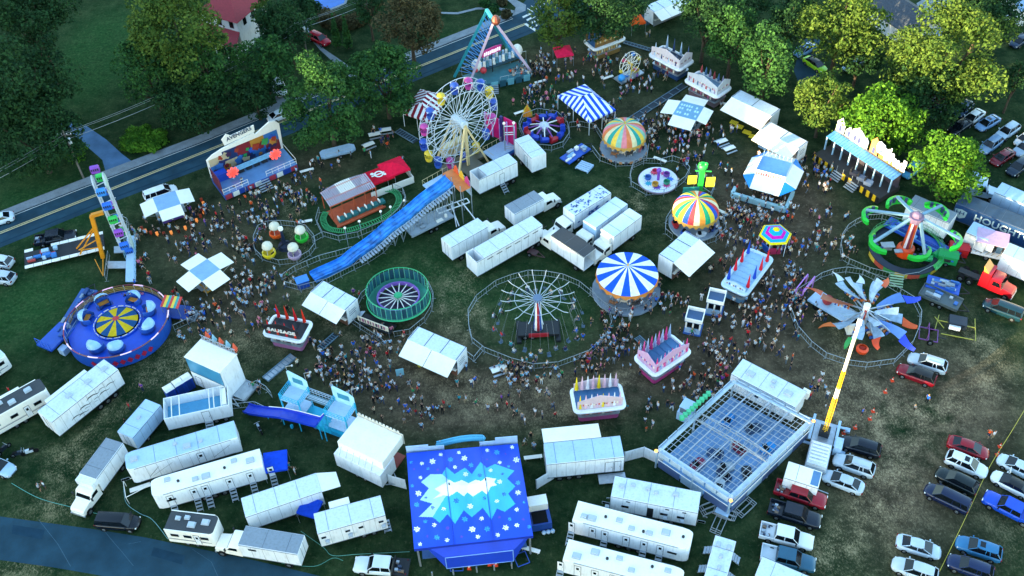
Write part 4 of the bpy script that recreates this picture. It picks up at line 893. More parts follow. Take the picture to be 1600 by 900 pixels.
r_ = thing('machine_tank', 'green cylinders joined to the platform edge of the claw ride', 'tank', G(1458,410), rad(-25)); b = MB(); b.tube((-1.9,-.5,.9),(-.3,-.3,.9),.5,n=12); b.tube((-.2,.2,1.0),(.8,1.6,1.2),.5,n=12); b.build('cylinders', paint('#18a05a'), r_, 40); MB().box(-1.9,-.8,0,.8,.9,.35).build('skid', DARK, r_)
r_ = thing('utility_trailer', 'small purple utility trailer outside the right ring fence', 'trailer', G(1449,527), rad(-20)); b = MB(); [b.box(x,-1.1,.5,x+.1,1.1,.62) for x in (-1.2,0,1.1)]; [b.box(-1.2,y-.05,.5,1.2,y+.05,.64) for y in (-1.05,1.05)]; b.tube((-.2,-1,.6),(-.2,-1,1.7),.05); b.tube((-.2,1,.6),(-.2,1,1.7),.05); b.tube((-.2,-1,1.7),(-.2,1,1.7),.05); b.build('frame', paint('#6f3d7c'), r_); [wheel(r_, .3, s_*1.25, .42, .25) for s_ in (-1, 1)]
MB().bar((1.1,0,.5),(2.2,0,.4),.1,.1).build('drawbar', DARK, r_)
r_ = thing('lamp_trailer', 'dark mobile unit with yellow outrigger arms near the right ring fence', 'trailer', G(1493,511), rad(-20)); MB().box(-1.1,-.8,.5,1.1,.8,1.4).build('housing', paint('#16202e'), r_); MB().box(-1,-1.1,.5,.4,-.805,1.1).build('cover', WHITE, r_)
b = MB(); [b.bar(p, q, .09, .09) for p, q in (((-2.6,-1.5,.2),(-2.2,1.3,.3)),((-2.7,.9,.2),(-1.5,-.9,.3)),((-1.8,-1.9,.2),(2.2,-1.8,.2)),((2.5,-1.9,.2),(2.3,1.9,.3)),((-1.1,0,.6),(-2.4,.3,.3)),((1.1,0,.6),(2.4,.3,.3)))]; b.build('outrigger', paint('#a8a13c'), r_); [wheel(r_, 0, s_*.85, .33, .2) for s_ in (-1, 1)]
# ---------------------------------------------------------------- cars
for a in [
 ((1537,713),(1484,695),'sedan','#8a1220','dark red sedan at the far end of the white-black row by the yellow line'),
 ((1533,742),(1482,720),'suv','#d4dadd','white SUV with a sunroof beside the dark red sedan'),
 ((1463,742),(1521,771),'suv','#0f1a1c','glossy black SUV between the white SUV and the navy minivan'),
 ((1447,768),(1508,798),'van','#111d3c','navy minivan, lowest of the four cars left of the yellow line'),
 ((1563,722),(1614,748),'sedan','#b9c8d2','silver sedan near the right edge above the car with the open door'),
 ((1553,748),(1606,776),'sedan','#dfe3e2','white car with a black roof and its door open near the right edge'),
 ((1464,868),(1402,850),'sedan','#b4c3cf','silver sedan in the lower right with its nose to the yellow line'),
 ((1397,885),(1457,906),'suv','#b9c4cc','silver SUV cut by the bottom edge left of the yellow line'),
 ((1497,852),(1556,872),'suv','#2b6a96','steel blue SUV with a black sunroof right of the yellow line'),
 ((1481,880),(1545,903),'suv','#142348','navy SUV cut by the bottom edge right of the yellow line'),
 ((1314,694),(1370,711),'suv','#0e1522','black SUV at the top of the three cars beside the crane truck'),
 ((1304,722),(1361,742),'suv','#b2bec6','silver wagon with roof rails, middle of the three cars beside the crane truck'),
 ((1287,746),(1345,769),'sedan','#aebdc9','silver sedan with its nose against the small white trailer'),
 ((1424,565),(1470,580),'suv','#b7c2ca','silver SUV with roof bars beside the maroon one'),
 ((1404,581),(1455,600),'suv','#7a0f1e','maroon SUV with a black roof near the ring fence'),
 ((1537,478),(1592,499),'van','#12303c','dark teal minivan below the red semi-truck'),
 ((1505,198),(1533,178),'sedan','#d3dadd','white car with a dark roof, uppermost of the shaded car park'),
 ((1527,205),(1556,189),'sedan','#6f93bb','pale blue car with a sunroof in the shaded car park'),
 ((1555,222),(1588,200),'suv','#a9bccb','silver wagon with roof rails in the shaded car park'),
 ((1586,232),(1616,210),'sedan','#c2ccd3','white car cut by the right edge in the shaded car park'),
 ((1535,240),(1556,224),'suv','#5f7f9f','grey-blue SUV left of the red car in the shaded car park'),
 ((1553,258),(1576,243),'sedan','#6e1420','dark red car in the shaded car park'),
 ((1578,275),(1600,258),'suv','#142536','black SUV with a blue windscreen in the shaded car park'),
 ((1586,245),(1612,228),'suv','#93a7b8','silver SUV at the right edge behind the dark red car'),
 ((1487,210),(1510,195),'sedan','#11161c','black car in shadow left of the white car with a dark roof'),
 ((1453,185),(1470,170),'sedan','#1a2c44','dark blue car half hidden beside the round bright green tree'),
 ((1445,176),(1462,162),'suv','#1a2430','black SUV under the low dark tree'),
 ((1498,180),(1510,168),'sedan','#24405e','blue car behind the row in the shaded car park'),
 ((1247,88),(1266,77),'sedan','#5f8fc0','light blue car parked beneath the top right trees'),
 ((1283,112),(1262,98),'sedan','#9ad12a','lime green car with a black roof under the top right trees'),
 ((1322,112),(1343,98),'sedan','#8fb0c6','pale blue car behind the narrow yellow-patched tree'),
 ((1575,34),(1592,18),'sedan','#c9d2da','white car by the blue-roofed building at the top right'),
 ((1583,74),(1600,62),'sedan','#22324a','dark car at the right edge beside the widest yellow tree'),
 ((1416,276),(1432,262),'sedan','#4aa0cc','bright blue car half hidden behind the round green tree'),
 ((-14,412),(12,416),'suv','#c4ccd2','white car at the left edge by the zipper ride'),
 ((-16,436),(20,441),'suv','#aeb9c4','silver car at the left edge, lower of two'),
 ((22,742),(-22,724),'suv','#9fb9cf','silver-blue SUV at the left edge above the lower road'),
 ((512,72),(488,60),'suv','#a31224','red car on the strip driveway above the round trees'),
 ((-20,353),(18,343),'sedan','#c8d6e4','white car driving out of frame on the main road at the left'),
 ((452,179),(428,189),'sedan','#d6dee6','white car on the main road beside the big round tree'),
]:
    k = {}
    if 'black roof' in a[4]: k['roof'] = paint('#0f1216')
    if 'sunroof' in a[4]: k['sunroof'] = True
    if 'roof rails' in a[4] or 'roof bars' in a[4]: k['rack'] = True
    if 'door open' in a[4]: k['dooropen'] = True
    car(*a, **k)
car((219,822),(157,818),'van','#0d1118','black minivan parked on the edge of the lower road')
car((275,299),(230,315),'van','#d8dde0','white van behind the cross-shaped stand with the orange fence', name='parked_van', cat='van')
car((442,150),(434,132),'van','#cfd6dc','white van in the driveway hidden by the big round tree', name='parked_van', cat='van')
pickup((1287,790),(1212,766),'#8a1424','dark red pickup truck loaded with gear behind the small white trailer', cargo=True)
pickup((1284,822),(1197,796),'#0f1826','black pickup truck below the dark red one', cargo=True)
pickup((1272,855),(1183,832),'#d5dadd','white crew-cab pickup truck with a loaded bed', cargo=True)
pickup((1270,888),(1190,868),'#27566e','teal pickup truck with a white load bed', bedcol='#c9d3da')
pickup((1544,784),(1606,816),'#1748b8','bright blue pickup truck near the right edge')
pickup((124,371),(56,383),'#141a26','black pickup truck parked between the main road and the zipper ride', cargo=True)
pickup((552,886),(640,893),'#cdd5da','white truck with a flat bed of gear at the bottom edge', bed='flat', cargo=True)
r_, L, W = T_((1186,884),(1270,920),'white enclosed trailer cut by the bottom edge below the teal pickup', W=2.5, hz=2.9, z0=.6, axles=1)
r_, L, W = T_((1229,733),(1282,750),'small white tool trailer between the crane truck and the dark red pickup', W=2.4, hz=2.6, z0=.6, axles=1, roof=WHITE2, xw=1, legs=False)
MB().box(L/4,-W/2+.2,2.603,L/2-.1,W/2-.2,2.62).build('roof_window', paint('#4c7ba6'), r_); MB().bar((L/2,0,.6),(L/2+1.3,0,.45),.1,.1).build('drawbar', ALU, r_)
# motorbikes, portable toilets
def moto(px, py, a, c_, label):
    r_ = thing('motorbike', label, 'motorbike', G(px, py), a); b = MB(); b.cbox(0,0,.55,.9,.28,.35); b.cbox(.15,0,.82,.5,.26,.2); b.build('body', paint(c_), r_); MB().cbox(-.35,0,.86,.6,.28,.1).build('saddle', BLACK, r_)
    for x in (-.75, .75): wheel(r_, x, .0, .32, .14)
    b = MB(); b.tube((.75,0,.32),(.45,0,1.0),.04); b.tube((.45,-.38,1.05),(.45,.38,1.05),.025); b.build('handlebar', ALU, r_)
moto(8,705,rad(60),'#1b2430','dark motorbike at the left edge'); moto(32,712,rad(15),'#202c3a','black motorbike with a pale fairing near the left edge'); moto(48,709,rad(200),'#b7c2cc','silver motorbike beside the black one')
moto(406,672,rad(120),'#8d9aa5','silver quad bike below the cyan slide trailer')
for i, (x, y) in enumerate(((270,622),(284,613),(297,605))):
    r_ = thing('portable_toilet', ['leftmost','middle','rightmost'][i]+' of three blue portable toilets with white roofs', 'portable toilet', G(x, y), rad(38), 'portable toilets'); MB().box(-.58,-.58,.08,.58,.58,2.1).build('cabin', paint('#1c46a8'), r_)
    MB().loft([[(-.62,-.62,2.1),(.62,-.62,2.1),(.62,.62,2.1),(-.62,.62,2.1)],[(-.5,-.3,2.35),(.5,-.3,2.35),(.5,.3,2.35),(-.5,.3,2.35)]]).build('roof', WHITE2, r_); MB().box(-.35,-.6,.2,.35,-.583,2.0).build('door', paint('#163a8c'), r_); MB().box(-.62,-.62,0,.62,.62,.078).build('base', DARK, r_)
    MB().box(.583,-.3,1.6,.6,.3,1.8).build('vent', WHITE2, r_)
# ---------------------------------------------------------------- ring fences
def fence(pts, label, closed=False, h=1.15, colr=None, step=2.3):
    W = [G(*p) for p in pts]; W = W+[W[0]] if closed else W
    root = thing('crowd_fence', label, 'fence', W[0]); l0 = W[0]
    # resample
    P = [W[0]]
    for a, b in zip(W[:-1], W[1:]):
        n = max(1, round((b-a).length/step)); P += [a.lerp(b, (i+1)/n) for i in range(n)]
    m = colr or GALV
    for a, b in zip(P[:-1], P[1:]):
        a = a-l0; b = b-l0; d = b-a
        if d.length < .2: continue
        a = a+d*.02; b = b-d*.02; k = MB(); z = Vector((0, 0, 1))
        k.tube(a+z*.0, a+z*h, .035, n=4); k.tube(b+z*.0, b+z*h, .035, n=4); k.tube(a+z*h, b+z*h, .04, n=4); k.tube(a+z*.18, b+z*.18, .03, n=4)
        nb = int(d.length/.42)
        for i in range(1, nb): p = a.lerp(b, i/nb); k.tube(p+z*.18, p+z*h, .013, n=3)
        s_ = Vector((-d.y, d.x, 0)).normalized()*.3; k.tube(a-s_, a+s_, .03, n=4)
        k.build('panel', m, root)
    return root
fence([(732,492),(733,515),(738,536),(757,551),(800,568),(834,577),(872,574),(920,556),(950,527),(956,507),(950,487),(922,462),(905,448),(880,437),(852,432),(825,431),(798,438),(775,447),(745,470)], 'large oval ring of crowd fence around the chair swing ride', True)
fence([(1234,490),(1235,478),(1245,460),(1262,449),(1282,435),(1300,429),(1321,426),(1347,430),(1385,448),(1426,473),(1437,494),(1435,514),(1424,541),(1396,569),(1353,575),(1322,571),(1289,560),(1266,542),(1245,518)], 'large oval ring of crowd fence around the winged glider ride', True)
fence([(1462,420),(1433,434),(1410,438),(1388,435),(1357,427),(1325,413),(1315,407),(1312,390),(1314,374),(1323,360),(1335,352),(1350,345),(1377,343),(1413,353),(1450,370),(1468,386),(1478,403)], 'curved crowd fence around the green claw ride')
fence([(400,397),(410,407),(437,415),(465,412),(485,400),(494,388),(492,375),(480,361),(462,355),(440,353),(420,354),(405,361),(398,378)], 'oval ring fence around the four balloon cups', True)
fence([(500,332),(495,350),(505,370),(530,377),(560,371),(605,352),(625,333),(635,315),(630,302),(615,296)], 'curved fence around the green train track')
fence([(442,438),(462,424),(500,408),(552,394)], 'fence line on the upper side of the blue slide foot'); fence([(445,448),(470,455),(512,444),(575,412),(600,396),(622,368)], 'fence line on the lower side of the blue slide')
fence([(556,500),(560,478),(566,466),(582,452)], 'fence left of the round cage ride'); fence([(670,448),(678,466),(675,486),(664,504),(641,523),(616,527)], 'curved fence right of the round cage ride')
fence([(546,503),(563,515),(590,532),(600,540)], 'fence in front of the cage ride entrance')
fence([(1050,375),(1039,366),(1040,349),(1048,336)], 'left curved fence of the multicoloured carousel'); fence([(1115,328),(1130,347),(1133,365),(1118,378),(1100,384)], 'right curved fence of the multicoloured carousel')
fence([(986,292),(984,278),(988,264),(1005,256),(1032,257),(1050,252),(1068,258),(1077,270),(1070,284),(1055,296),(1037,305),(1010,306)], 'crowd fence around the white teacup disc', True)
fence([(925,236),(937,252),(962,261),(990,260),(1010,251),(1013,233)], 'crowd fence in front of the pastel carousel')
fence([(811,201),(817,187),(840,178),(870,182),(887,200),(890,215),(880,230),(862,236),(840,234),(820,222)], 'ring fence around the spinning octopus cars', True)
fence([(922,457),(935,475),(957,489),(980,491),(1007,483),(1021,470)], 'curved fence in front of the blue and white carousel')
fence([(167,440),(172,400)], 'fence beside the foot of the zipper ride'); fence([(175,345),(186,341),(202,350),(201,372)], 'fence behind the zipper ride entrance')
fence([(362,640),(400,636),(425,648),(440,656),(463,660)], 'fence below the landing of the blue slide chute'); fence([(392,610),(403,603),(418,612),(426,622)], 'short fence behind the cyan slide trailer')
fence([(723,552),(741,566),(755,549)], 'short fence linking the game trailer to the swing ring')
fence([(489,380),(505,371)], 'short fence between the balloon cups and the train track')
fence([(1087,265),(1095,300),(1110,310),(1116,296),(1112,282)], 'fence around the green frog tower')
fence([(273,517),(316,497)], 'short fence by the entrance of the spinning tub ride')
fence([(889,200),(905,198),(930,203),(942,222)], 'fence linking the octopus ring to the pastel carousel')
def wall_panels(pts, label, h=2.0):
    W = [G(*p) for p in pts]; r_ = thing('privacy_fence', label, 'fence', W[0]); l0 = W[0]
    for a, b in zip(W[:-1], W[1:]):
        k = MB(); a = a-l0; b = b-l0; d = (b-a)*.015; k.bar(a+d+Vector((0,0,h/2+.1)), b-d+Vector((0,0,h/2+.1)), .06, h); k.build('panel', WHITE, r_)
        MB().tube((a.x,a.y,0),(a.x,a.y,h+.15),.06).build('post', ALU, r_)
wall_panels([(608,757),(636,765)], 'white privacy panels between the stacked game trailer and the snowflake tent'); wall_panels([(838,765),(866,748)], 'white privacy panels between the snowflake tent and the ribbed trailer'); wall_panels([(975,722),(1005,714),(1035,728)], 'white privacy panels between the ribbed trailer and the bumper car ride')
# ---------------------------------------------------------------- big tents
def marquee(corners, h, peak, c1, c2, label, sw_=.95, ridge=.35):
    P = [G(*p, h) for p in corners]; cen = sum(P, Vector())/4; r_ = thing('striped_tent', label, 'tent', (cen.x, cen.y, 0)); P = [p-Vector((cen.x, cen.y, 0)) for p in P]
    # long axis between mid of edges 0-3 and 1-2
    ma = (P[0]+P[3])/2; mb_ = (P[1]+P[2])/2; ra = ma.lerp(mb_, .5-ridge/2); rb = ma.lerp(mb_, .5+ridge/2); ra.z = rb.z = h+peak
    b = MB()
    for face in ((P[0],P[1],rb,ra),(P[1],P[2],rb,None),(P[2],P[3],ra,rb),(P[3],P[0],ra,None)):
        e0, e1 = face[0], face[1]; L = (e1-e0).length; n = int(L/sw_)*2; tl, tr = (face[3] or face[2]), face[2]
        for i in range(n):
            # stripe i spans eave from i/n to (i+1)/n, runs perpendicular to the eave until the hip
            def top(t):
                p = e0.lerp(e1, t); d = (e1-e0).normalized(); ul = (tl-e0).dot(d)/L; ur = (tr-e0).dot(d)/L
                k = t/ul if t < ul else ((1-t)/(1-ur) if t > ur else 1)
                base_l = e0.lerp(e1, ul); up = tl-base_l
                if face[3] is None: q = e0.lerp(tl, min(1, t/ul)) if t < ul else e1.lerp(tr, min(1, (1-t)/(1-ur)))
                else: q = e0.lerp(tl, t/ul) if t < ul else (e1.lerp(tr, (1-t)/(1-ur)) if t > ur else tl.lerp(tr, (t-ul)/max(1e-6, ur-ul)))
                return q
            t0, t1 = i/n, (i+1)/n; b.add([e0.lerp(e1,t0), e0.lerp(e1,t1), top(t1), top(t0)], [(0,1,2,3)], i % 2)
            q0, q1 = e0.lerp(e1,t0), e0.lerp(e1,t1); dz = Vector((0,0,-.35)); b.add([q0+dz,q1+dz,q1,q0], [(0,1,2,3)], i % 2)
    b.build('canopy', [cloth(c1), cloth(c2)], r_)
    for i in range(4):
        p = P[i]*.985; MB().tube((p.x,p.y,0),(p.x,p.y,h),.06).build('pole', WHITE, r_); q = (P[i]+P[(i+1)%4])/2*.985; MB().tube((q.x,q.y,0),(q.x,q.y,h),.05).build('pole', WHITE, r_)
    return r_
marquee([(871,149),(914,131),(962,171),(921,190)], 2.8, 1.6, '#1a50c8', '#e4e8ec', 'blue and white striped tent in the upper middle of the field')
marquee([(629,176),(657,139),(700,150),(673,190)], 2.8, 1.5, '#7a1a2e', '#dcdfe4', 'maroon and white striped tent behind the Ferris wheel')
def popup(px, py, w_, c_, label, a=0, h=2.3, cat='canopy tent', peak=.9, d=None):
    r_ = thing('popup_canopy', label, cat, G(px, py), a); d = d or w_; k = MB(); q = [(-w_/2,-d/2,h),(w_/2,-d/2,h),(w_/2,d/2,h),(-w_/2,d/2,h)]
    k.add(q+[(0,0,h+peak)], [(0,1,4),(1,2,4),(2,3,4),(3,0,4)]); k.add([(x,y,z-.3) for x,y,z in q]+q, [(i,(i+1)%4,4+(i+1)%4,4+i) for i in range(4)]); k.build('canopy', cloth(c_), r_)
    for x, y, _ in q: MB().tube((x*.98,y*.98,0),(x*.98,y*.98,h),.035).build('leg', ALU, r_)
    return r_
r_ = thing('entrance_arch', 'small purple lit entrance arch on the rim of the glider ride fence', 'entrance', G(1256,458), rad(50)); b = MB(); [b.bar(p_, q_, .14, .14) for p_, q_ in (((-1.6,-.4,0),(-1.6,-.4,2.2)),((1.6,-.4,0),(1.6,-.4,2.2)),((-1.6,-.4,2.2),(1.6,-.4,2.2)),((-1.6,.6,0),(-1.6,.6,2.0)),((1.6,.6,0),(1.6,.6,2.0)),((-1.6,.6,2.0),(1.6,.6,2.0)),((-1.6,-.4,1.1),(-1.6,.6,1.1)))]; b.build('frame', paint('#b478c8'), r_); b = MB(); [b.box(-1.4+.5*i,-.5,1.7,-1.1+.5*i,-.42,2.15) for i in range(6)]; b.build('sign_letters', paint('#d8b0e0'), r_)
popup(880,97,3.0,'#d81f4a','red pop-up canopy beside the pendulum ride',rad(10)); popup(993,48,2.7,'#e0551a','orange pop-up canopy beside the gold-trimmed food stand',rad(15),peak=.6)
popup(436,737,2.8,'#1747c4','blue pop-up canopy at the end of the left bunkhouse trailer',rad(8),peak=.2); popup(489,808,2.3,'#163fae','crumpled blue canopy between two trailers',rad(-20),peak=-.3)
popup(618,279,3.9,'#e0163c','red pop-up canopy of the ticket stall beside the coaster station',rad(28),2.4,d=3.6)
r_ = popup(595,291,3.9,'#c9152e','flat red canopy with a white emblem beside the coaster station',rad(28),2.3,peak=.15,d=3.2)
b = MB(); b.lathe([(.5,2.47),(.75,2.475)],14); b.box(-1.2,-.12,2.46,1.2,.12,2.48); b.lathe([(.001,2.5),(.3,2.495)],10,0,T(-.9,.5,0)); b.lathe([(.001,2.5),(.25,2.495)],10,0,T(.8,-.5,0)); b.build('emblem', WHITE2, r_)
r_ = thing('ticket_stall', 'white ticket stall walls under the two red canopies', 'stall', G(607,288), rad(28)); b = MB(); b.box(-3.6,-1.75,0,-.1,-1.65,1.2); b.box(.1,-1.75,0,3.6,-1.65,1.2); b.box(3.5,-1.6,0,3.6,1.6,1.2); b.box(-3.6,1.65,0,3.5,1.75,2); b.build('panel', WHITE2, r_)
r_ = thing('play_tent', 'small orange and yellow pointed tent by the octopus ring', 'tent', G(824,178)); b = MB(); b.add([(-.8,-.8,.0),(.8,-.8,.0),(.8,.8,.0),(-.8,.8,.0),(0,0,1.9)], [(0,1,4),(1,2,4),(2,3,4),(3,0,4)], [0,1,0,1]); b.build('canopy', [cloth('#d98a2a'), cloth('#c9b03a')], r_); MB().tube((0,0,0),(0,0,2.0),.03).build('pole', ALU, r_)
# hexagon rainbow tent
r_ = thing('hexagon_tent', 'hexagonal tent with yellow, cyan and magenta rings beside the boat-shaped stand', 'tent', G(1207,386)); cols = [cloth(c) for c in ('#e8cf1f','#16a0cf','#d01fa8','#16a0cf','#e8cf1f')]
RR = 2.35; prof = [(.02,3.9),(.5,3.5),(1.05,3.1),(1.5,2.85),(2.0,2.65),(2.35,2.45)]; MB().lathe(prof[::-1], 6, lambda i, j: 4-j).build('canopy', cols, r_)
for i in range(6): t = i*PI/3; MB().tube((2.25*math.cos(t),2.25*math.sin(t),0),(2.25*math.cos(t),2.25*math.sin(t),2.5),.05).build('pole', WHITE, r_)
b = MB(); b.lathe([(1.7,0),(1.7,1.0),(1.5,1.05)],6,lambda i,j:i%2); b.build('counter', [paint('#c0305a'), paint('#2a60b8')], r_)
# ---------------------------------------------------------------- snowflake tent
def inpoly(x, y, poly):
    c = False; j = len(poly)-1
    for i in range(len(poly)):
        xi, yi = poly[i]; xj, yj = poly[j]
        if (yi > y) != (yj > y) and x < (xj-xi)*(y-yi)/(yj-yi)+xi: c = not c
        j = i
    return c
def snow_tent():
    z0 = 4.4; C = [G(*p, z0) for p in ((635,708),(809,693),(833,837),(647,858))]; cen = sum(C, Vector())/4; cen.z = 0
    r_ = thing('snowflake_tent', 'large square blue tent roof with an ice-burst pattern and white snowflakes', 'ride tent', cen)
    C = [c-cen for c in C]; N = 215
    pk = [G(702,757,z0+2.3)-cen, G(759,750,z0+2.3)-cen]
    def pt(u, v):
        p = C[0].lerp(C[1], u).lerp(C[3].lerp(C[2], u), v); z = z0
        e = min(u,1-u,v,1-v)
        for q in pk:
            d = math.hypot(p.x-q.x, p.y-q.y); z = max(z, z0+2.3*max(0, 1-d/6.2)**1.35)
        # saddle along the ridge between the peaks, gentle scallops between battens
        m_ = (pk[0]+pk[1])/2; ax = (pk[1]-pk[0]).normalized(); t = (p-m_).dot(ax); hw = (pk[1]-pk[0]).length/2
        if abs(t) < hw:
            d = abs((p-m_).x*ax.y-(p-m_).y*ax.x); z = max(z, z0+(1.75+.55*(abs(t)/hw)**2)*max(0, 1-d/6.0)**1.2)
        z += .10*math.sin(u*PI*6)**2*min(1, e*8); return Vector((p.x, p.y, z))
    outer = [(155,340),(215,290),(290,290),(318,245),(370,290),(435,248),(480,290),(535,212),(575,250),(628,225),(752,268),(705,318),(758,368),(712,415),(758,480),(690,530),(640,510),(605,580),(550,505),(480,565),(428,520),(372,608),(325,545),(275,600),(228,565),(142,562),(228,478),(148,455),(205,380)]
    inner = [(240,385),(300,350),(335,325),(370,345),(415,328),(460,348),(505,325),(540,335),(570,308),(635,320),(622,340),(640,360),(600,370),(575,420),(545,395),(487,432),(450,405),(430,432),(385,400),(335,432),(300,425),(230,450),(280,410)]
    pale = [(155,340),(215,290),(290,290),(335,330),(320,420),(228,565),(142,562),(228,478),(148,455),(205,380)]
    fl = [(228,208,22,0),(160,222,14,0),(152,312,14,0),(138,412,22,0),(128,485,19,1),(100,365,12,1),(90,213,12,1),(128,642,22,0),(148,738,15,0),(182,592,14,1),(240,615,16,0),(256,695,20,1),(322,712,16,0),(325,635,14,2),(435,578,20,1),(483,642,24,0),(519,690,17,0),(542,573,16,0),(578,640,20,1),(646,678,16,0),(697,632,22,0),(722,578,13,1),(768,616,17,0),(808,578,10,2),(846,626,14,1),(767,516,16,0),(775,408,20,0),(775,345,18,1),(714,240,10,1),(764,198,22,0),(738,117,14,0),(640,150,20,1),(658,215,14,0),(695,160,8,2),(578,137,14,0),(576,195,8,2),(475,232,18,1),(432,188,21,0),(397,152,13,0),(343,196,18,1),(372,245,14,0),(280,165,14,0),(200,255,12,1),(262,262,10,2),(440,290,18,0),(380,460,21,3),(470,495,22,0),(300,512,15,0),(230,505,15,3),(640,462,16,0),(685,418,16,3),(560,445,14,3),(658,338,18,0),(600,265,14,0),(530,297,16,3),(675,287,12,3),(655,565,12,2),(195,688,10,2),(415,690,10,2),(110,258,8,2),(812,470,10,1),(185,440,10,3)]
    pts = [[pt(i/N, j/N) for i in range(N+1)] for j in range(N+1)]
    b = MB(); b.v = [tuple(p) for row in pts for p in row]
    for j in range(N):
        for i in range(N):
            c = (pts[j][i]+pts[j+1][i+1])/2+cen; px, py = PX(c); x = (px-620)*4.092; y = (py-670)*4.092; m = 0
            if inpoly(x, y, outer): m = 2 if inpoly(x, y, pale) else 1
            if inpoly(x, y, inner): m = 3
            for fx, fy, fr, k in fl:
                dx, dy = x-fx, (y-fy)*1.12
                if abs(dx) < fr and abs(dy) < fr:
                    rr = math.hypot(dx, dy)
                    if rr < fr:
                        a = (math.atan2(dy, dx)+.3) % (PI/3); a = min(a, PI/3-a); q = rr*math.sin(a)
                        if q < fr*.10 or (abs(rr-fr*.62) < fr*.11 and q < fr*.3): m = (3, 4, 5, 6)[k]
            a0 = j*(N+1)+i; b.f.append([a0, a0+N+1, a0+N+2, a0+1][::-1]); b.m.append(m)
    b.f = [f[::-1] for f in b.f]
    TB = lambda n, c: mat(n, c, .6, 0, .16, .35, dirt=.1)
    me = b.build('roof', [TB('tent_blue','#0a45c8'), TB('tent_cyan','#35aee2'), TB('tent_pale','#a4d4ec'), TB('tent_white','#f2f5f5'), TB('tent_flake_cyan','#2f9fd8'), TB('tent_flake_purple','#5a3fb8'), TB('tent_flake_navy','#1a56a8')], r_, 60)
    for i, q in enumerate(pk): MB().tube((q.x,q.y,6.55),(q.x,q.y,7.0),.09).build('peak_cap', DARK, me)
    b = MB(); n = 24   # battens and edge hem
    for u in (1/3., 2/3.):
        for j in range(n): b.tube(pt(u, j/n)+Vector((0,0,.04)), pt(u, (j+1)/n)+Vector((0,0,.04)), .04, n=4)
    b.build('batten', paint('#1c47b8'), me)
    b = MB(); dz = Vector((0,0,-.5))
    for i in range(4): b.add([C[i]+dz, C[(i+1)%4]+dz, C[(i+1)%4], C[i]], [(0,1,2,3)])
    b.build('hem', TB('tent_hem','#0a2c9c'), r_)
    # skirt wall with slanting wings on the near side
    a, d = C[3], C[2]; e = (d-a); nrm = Vector((e.y, -e.x, 0)).normalized(); 
    if nrm.y > 0: nrm = -nrm
    zz = lambda p, z: Vector((p.x, p.y, z)); p1 = a.lerp(d, .1)-nrm*.3; p2 = a.lerp(d, .25)+nrm*.9; p3 = a.lerp(d, .82)+nrm*.9; p4 = a.lerp(d, .97)-nrm*.3
    b = MB(); b.add([zz(p1,3.9),zz(p2,1.0),zz(p3,1.0),zz(p4,3.9),zz(p2,3.3),zz(p3,3.3),zz(p1,4.2),zz(p4,4.2)], [(0,1,4,6),(1,2,5,4),(2,3,7,5),(4,5,7,6)]); b.build('wall', TB('tent_wall','#0d3ab8'), r_)
    b = MB(); [b.tube(p, q, .05) for p, q in ((zz(p2,1.0),zz(p2,3.35)),(zz(p3,1.0),zz(p3,3.35)),(zz(p2,3.35),zz(p3,3.35)),(zz(p2,1.0),zz(p3,1.0)))]; b.build('wall_frame', paint('#7fa4dc'), r_)
    for t in (.12,.3,.5,.65,.8): p = a.lerp(d, t)+nrm*1.2; MB().box(p.x-.08,p.y-.08,0,p.x+.08,p.y+.08,1.1).build('leg', ALU, r_)
    for c_ in C: q = c_*.95; MB().tube((q.x,q.y,0),(q.x,q.y,4.3),.12).build('corner_post', ALU, r_)
    b = MB(); q = [c_*.9 for c_ in C]; b.prism([(p.x,p.y) for p in q], .9, 1.05); b.build('ride_floor', paint('#3a5a8c'), r_)
    # entrance parapets and scroll sign on the far side
    a, d = C[0], C[1]; up = Vector((-(d-a).y, (d-a).x, 0)).normalized(); b = MB()
    for t0, t1, h in ((0,.2,5.3),(.2,.34,4.9),(.66,.8,4.9),(.8,1,5.5)):
        p = a.lerp(d,t0)+up*.25; q = a.lerp(d,t1)+up*.25; MB().panel(zz(p,3.2),zz(q,3.2),zz(q,h),zz(p,h),.1).build('parapet', PALEBL, r_)
    b = MB(); pr = None
    for i in range(25):
        t = .27+.42*i/24; p = a.lerp(d,t)+up*1.6; p = zz(p, 4.0+.5*math.sin((i-4)/8)); 
        if pr: b.tube(pr,p,.12); b.tube(pr+Vector((0,0,-.8)),p+Vector((0,0,-.8)),.1)
        if pr: b.blob(p+Vector((0,-.1,-.4)), .38, 0, 6, 4)
        pr = p
    b.build('entrance_sign', paint('#4ba3c8'), r_)
    for t in (.3,.66): p = a.lerp(d,t)+up*1.6; MB().tube(zz(p,0),zz(p,4),.1).build('sign_post', ALU, r_)
snow_tent()
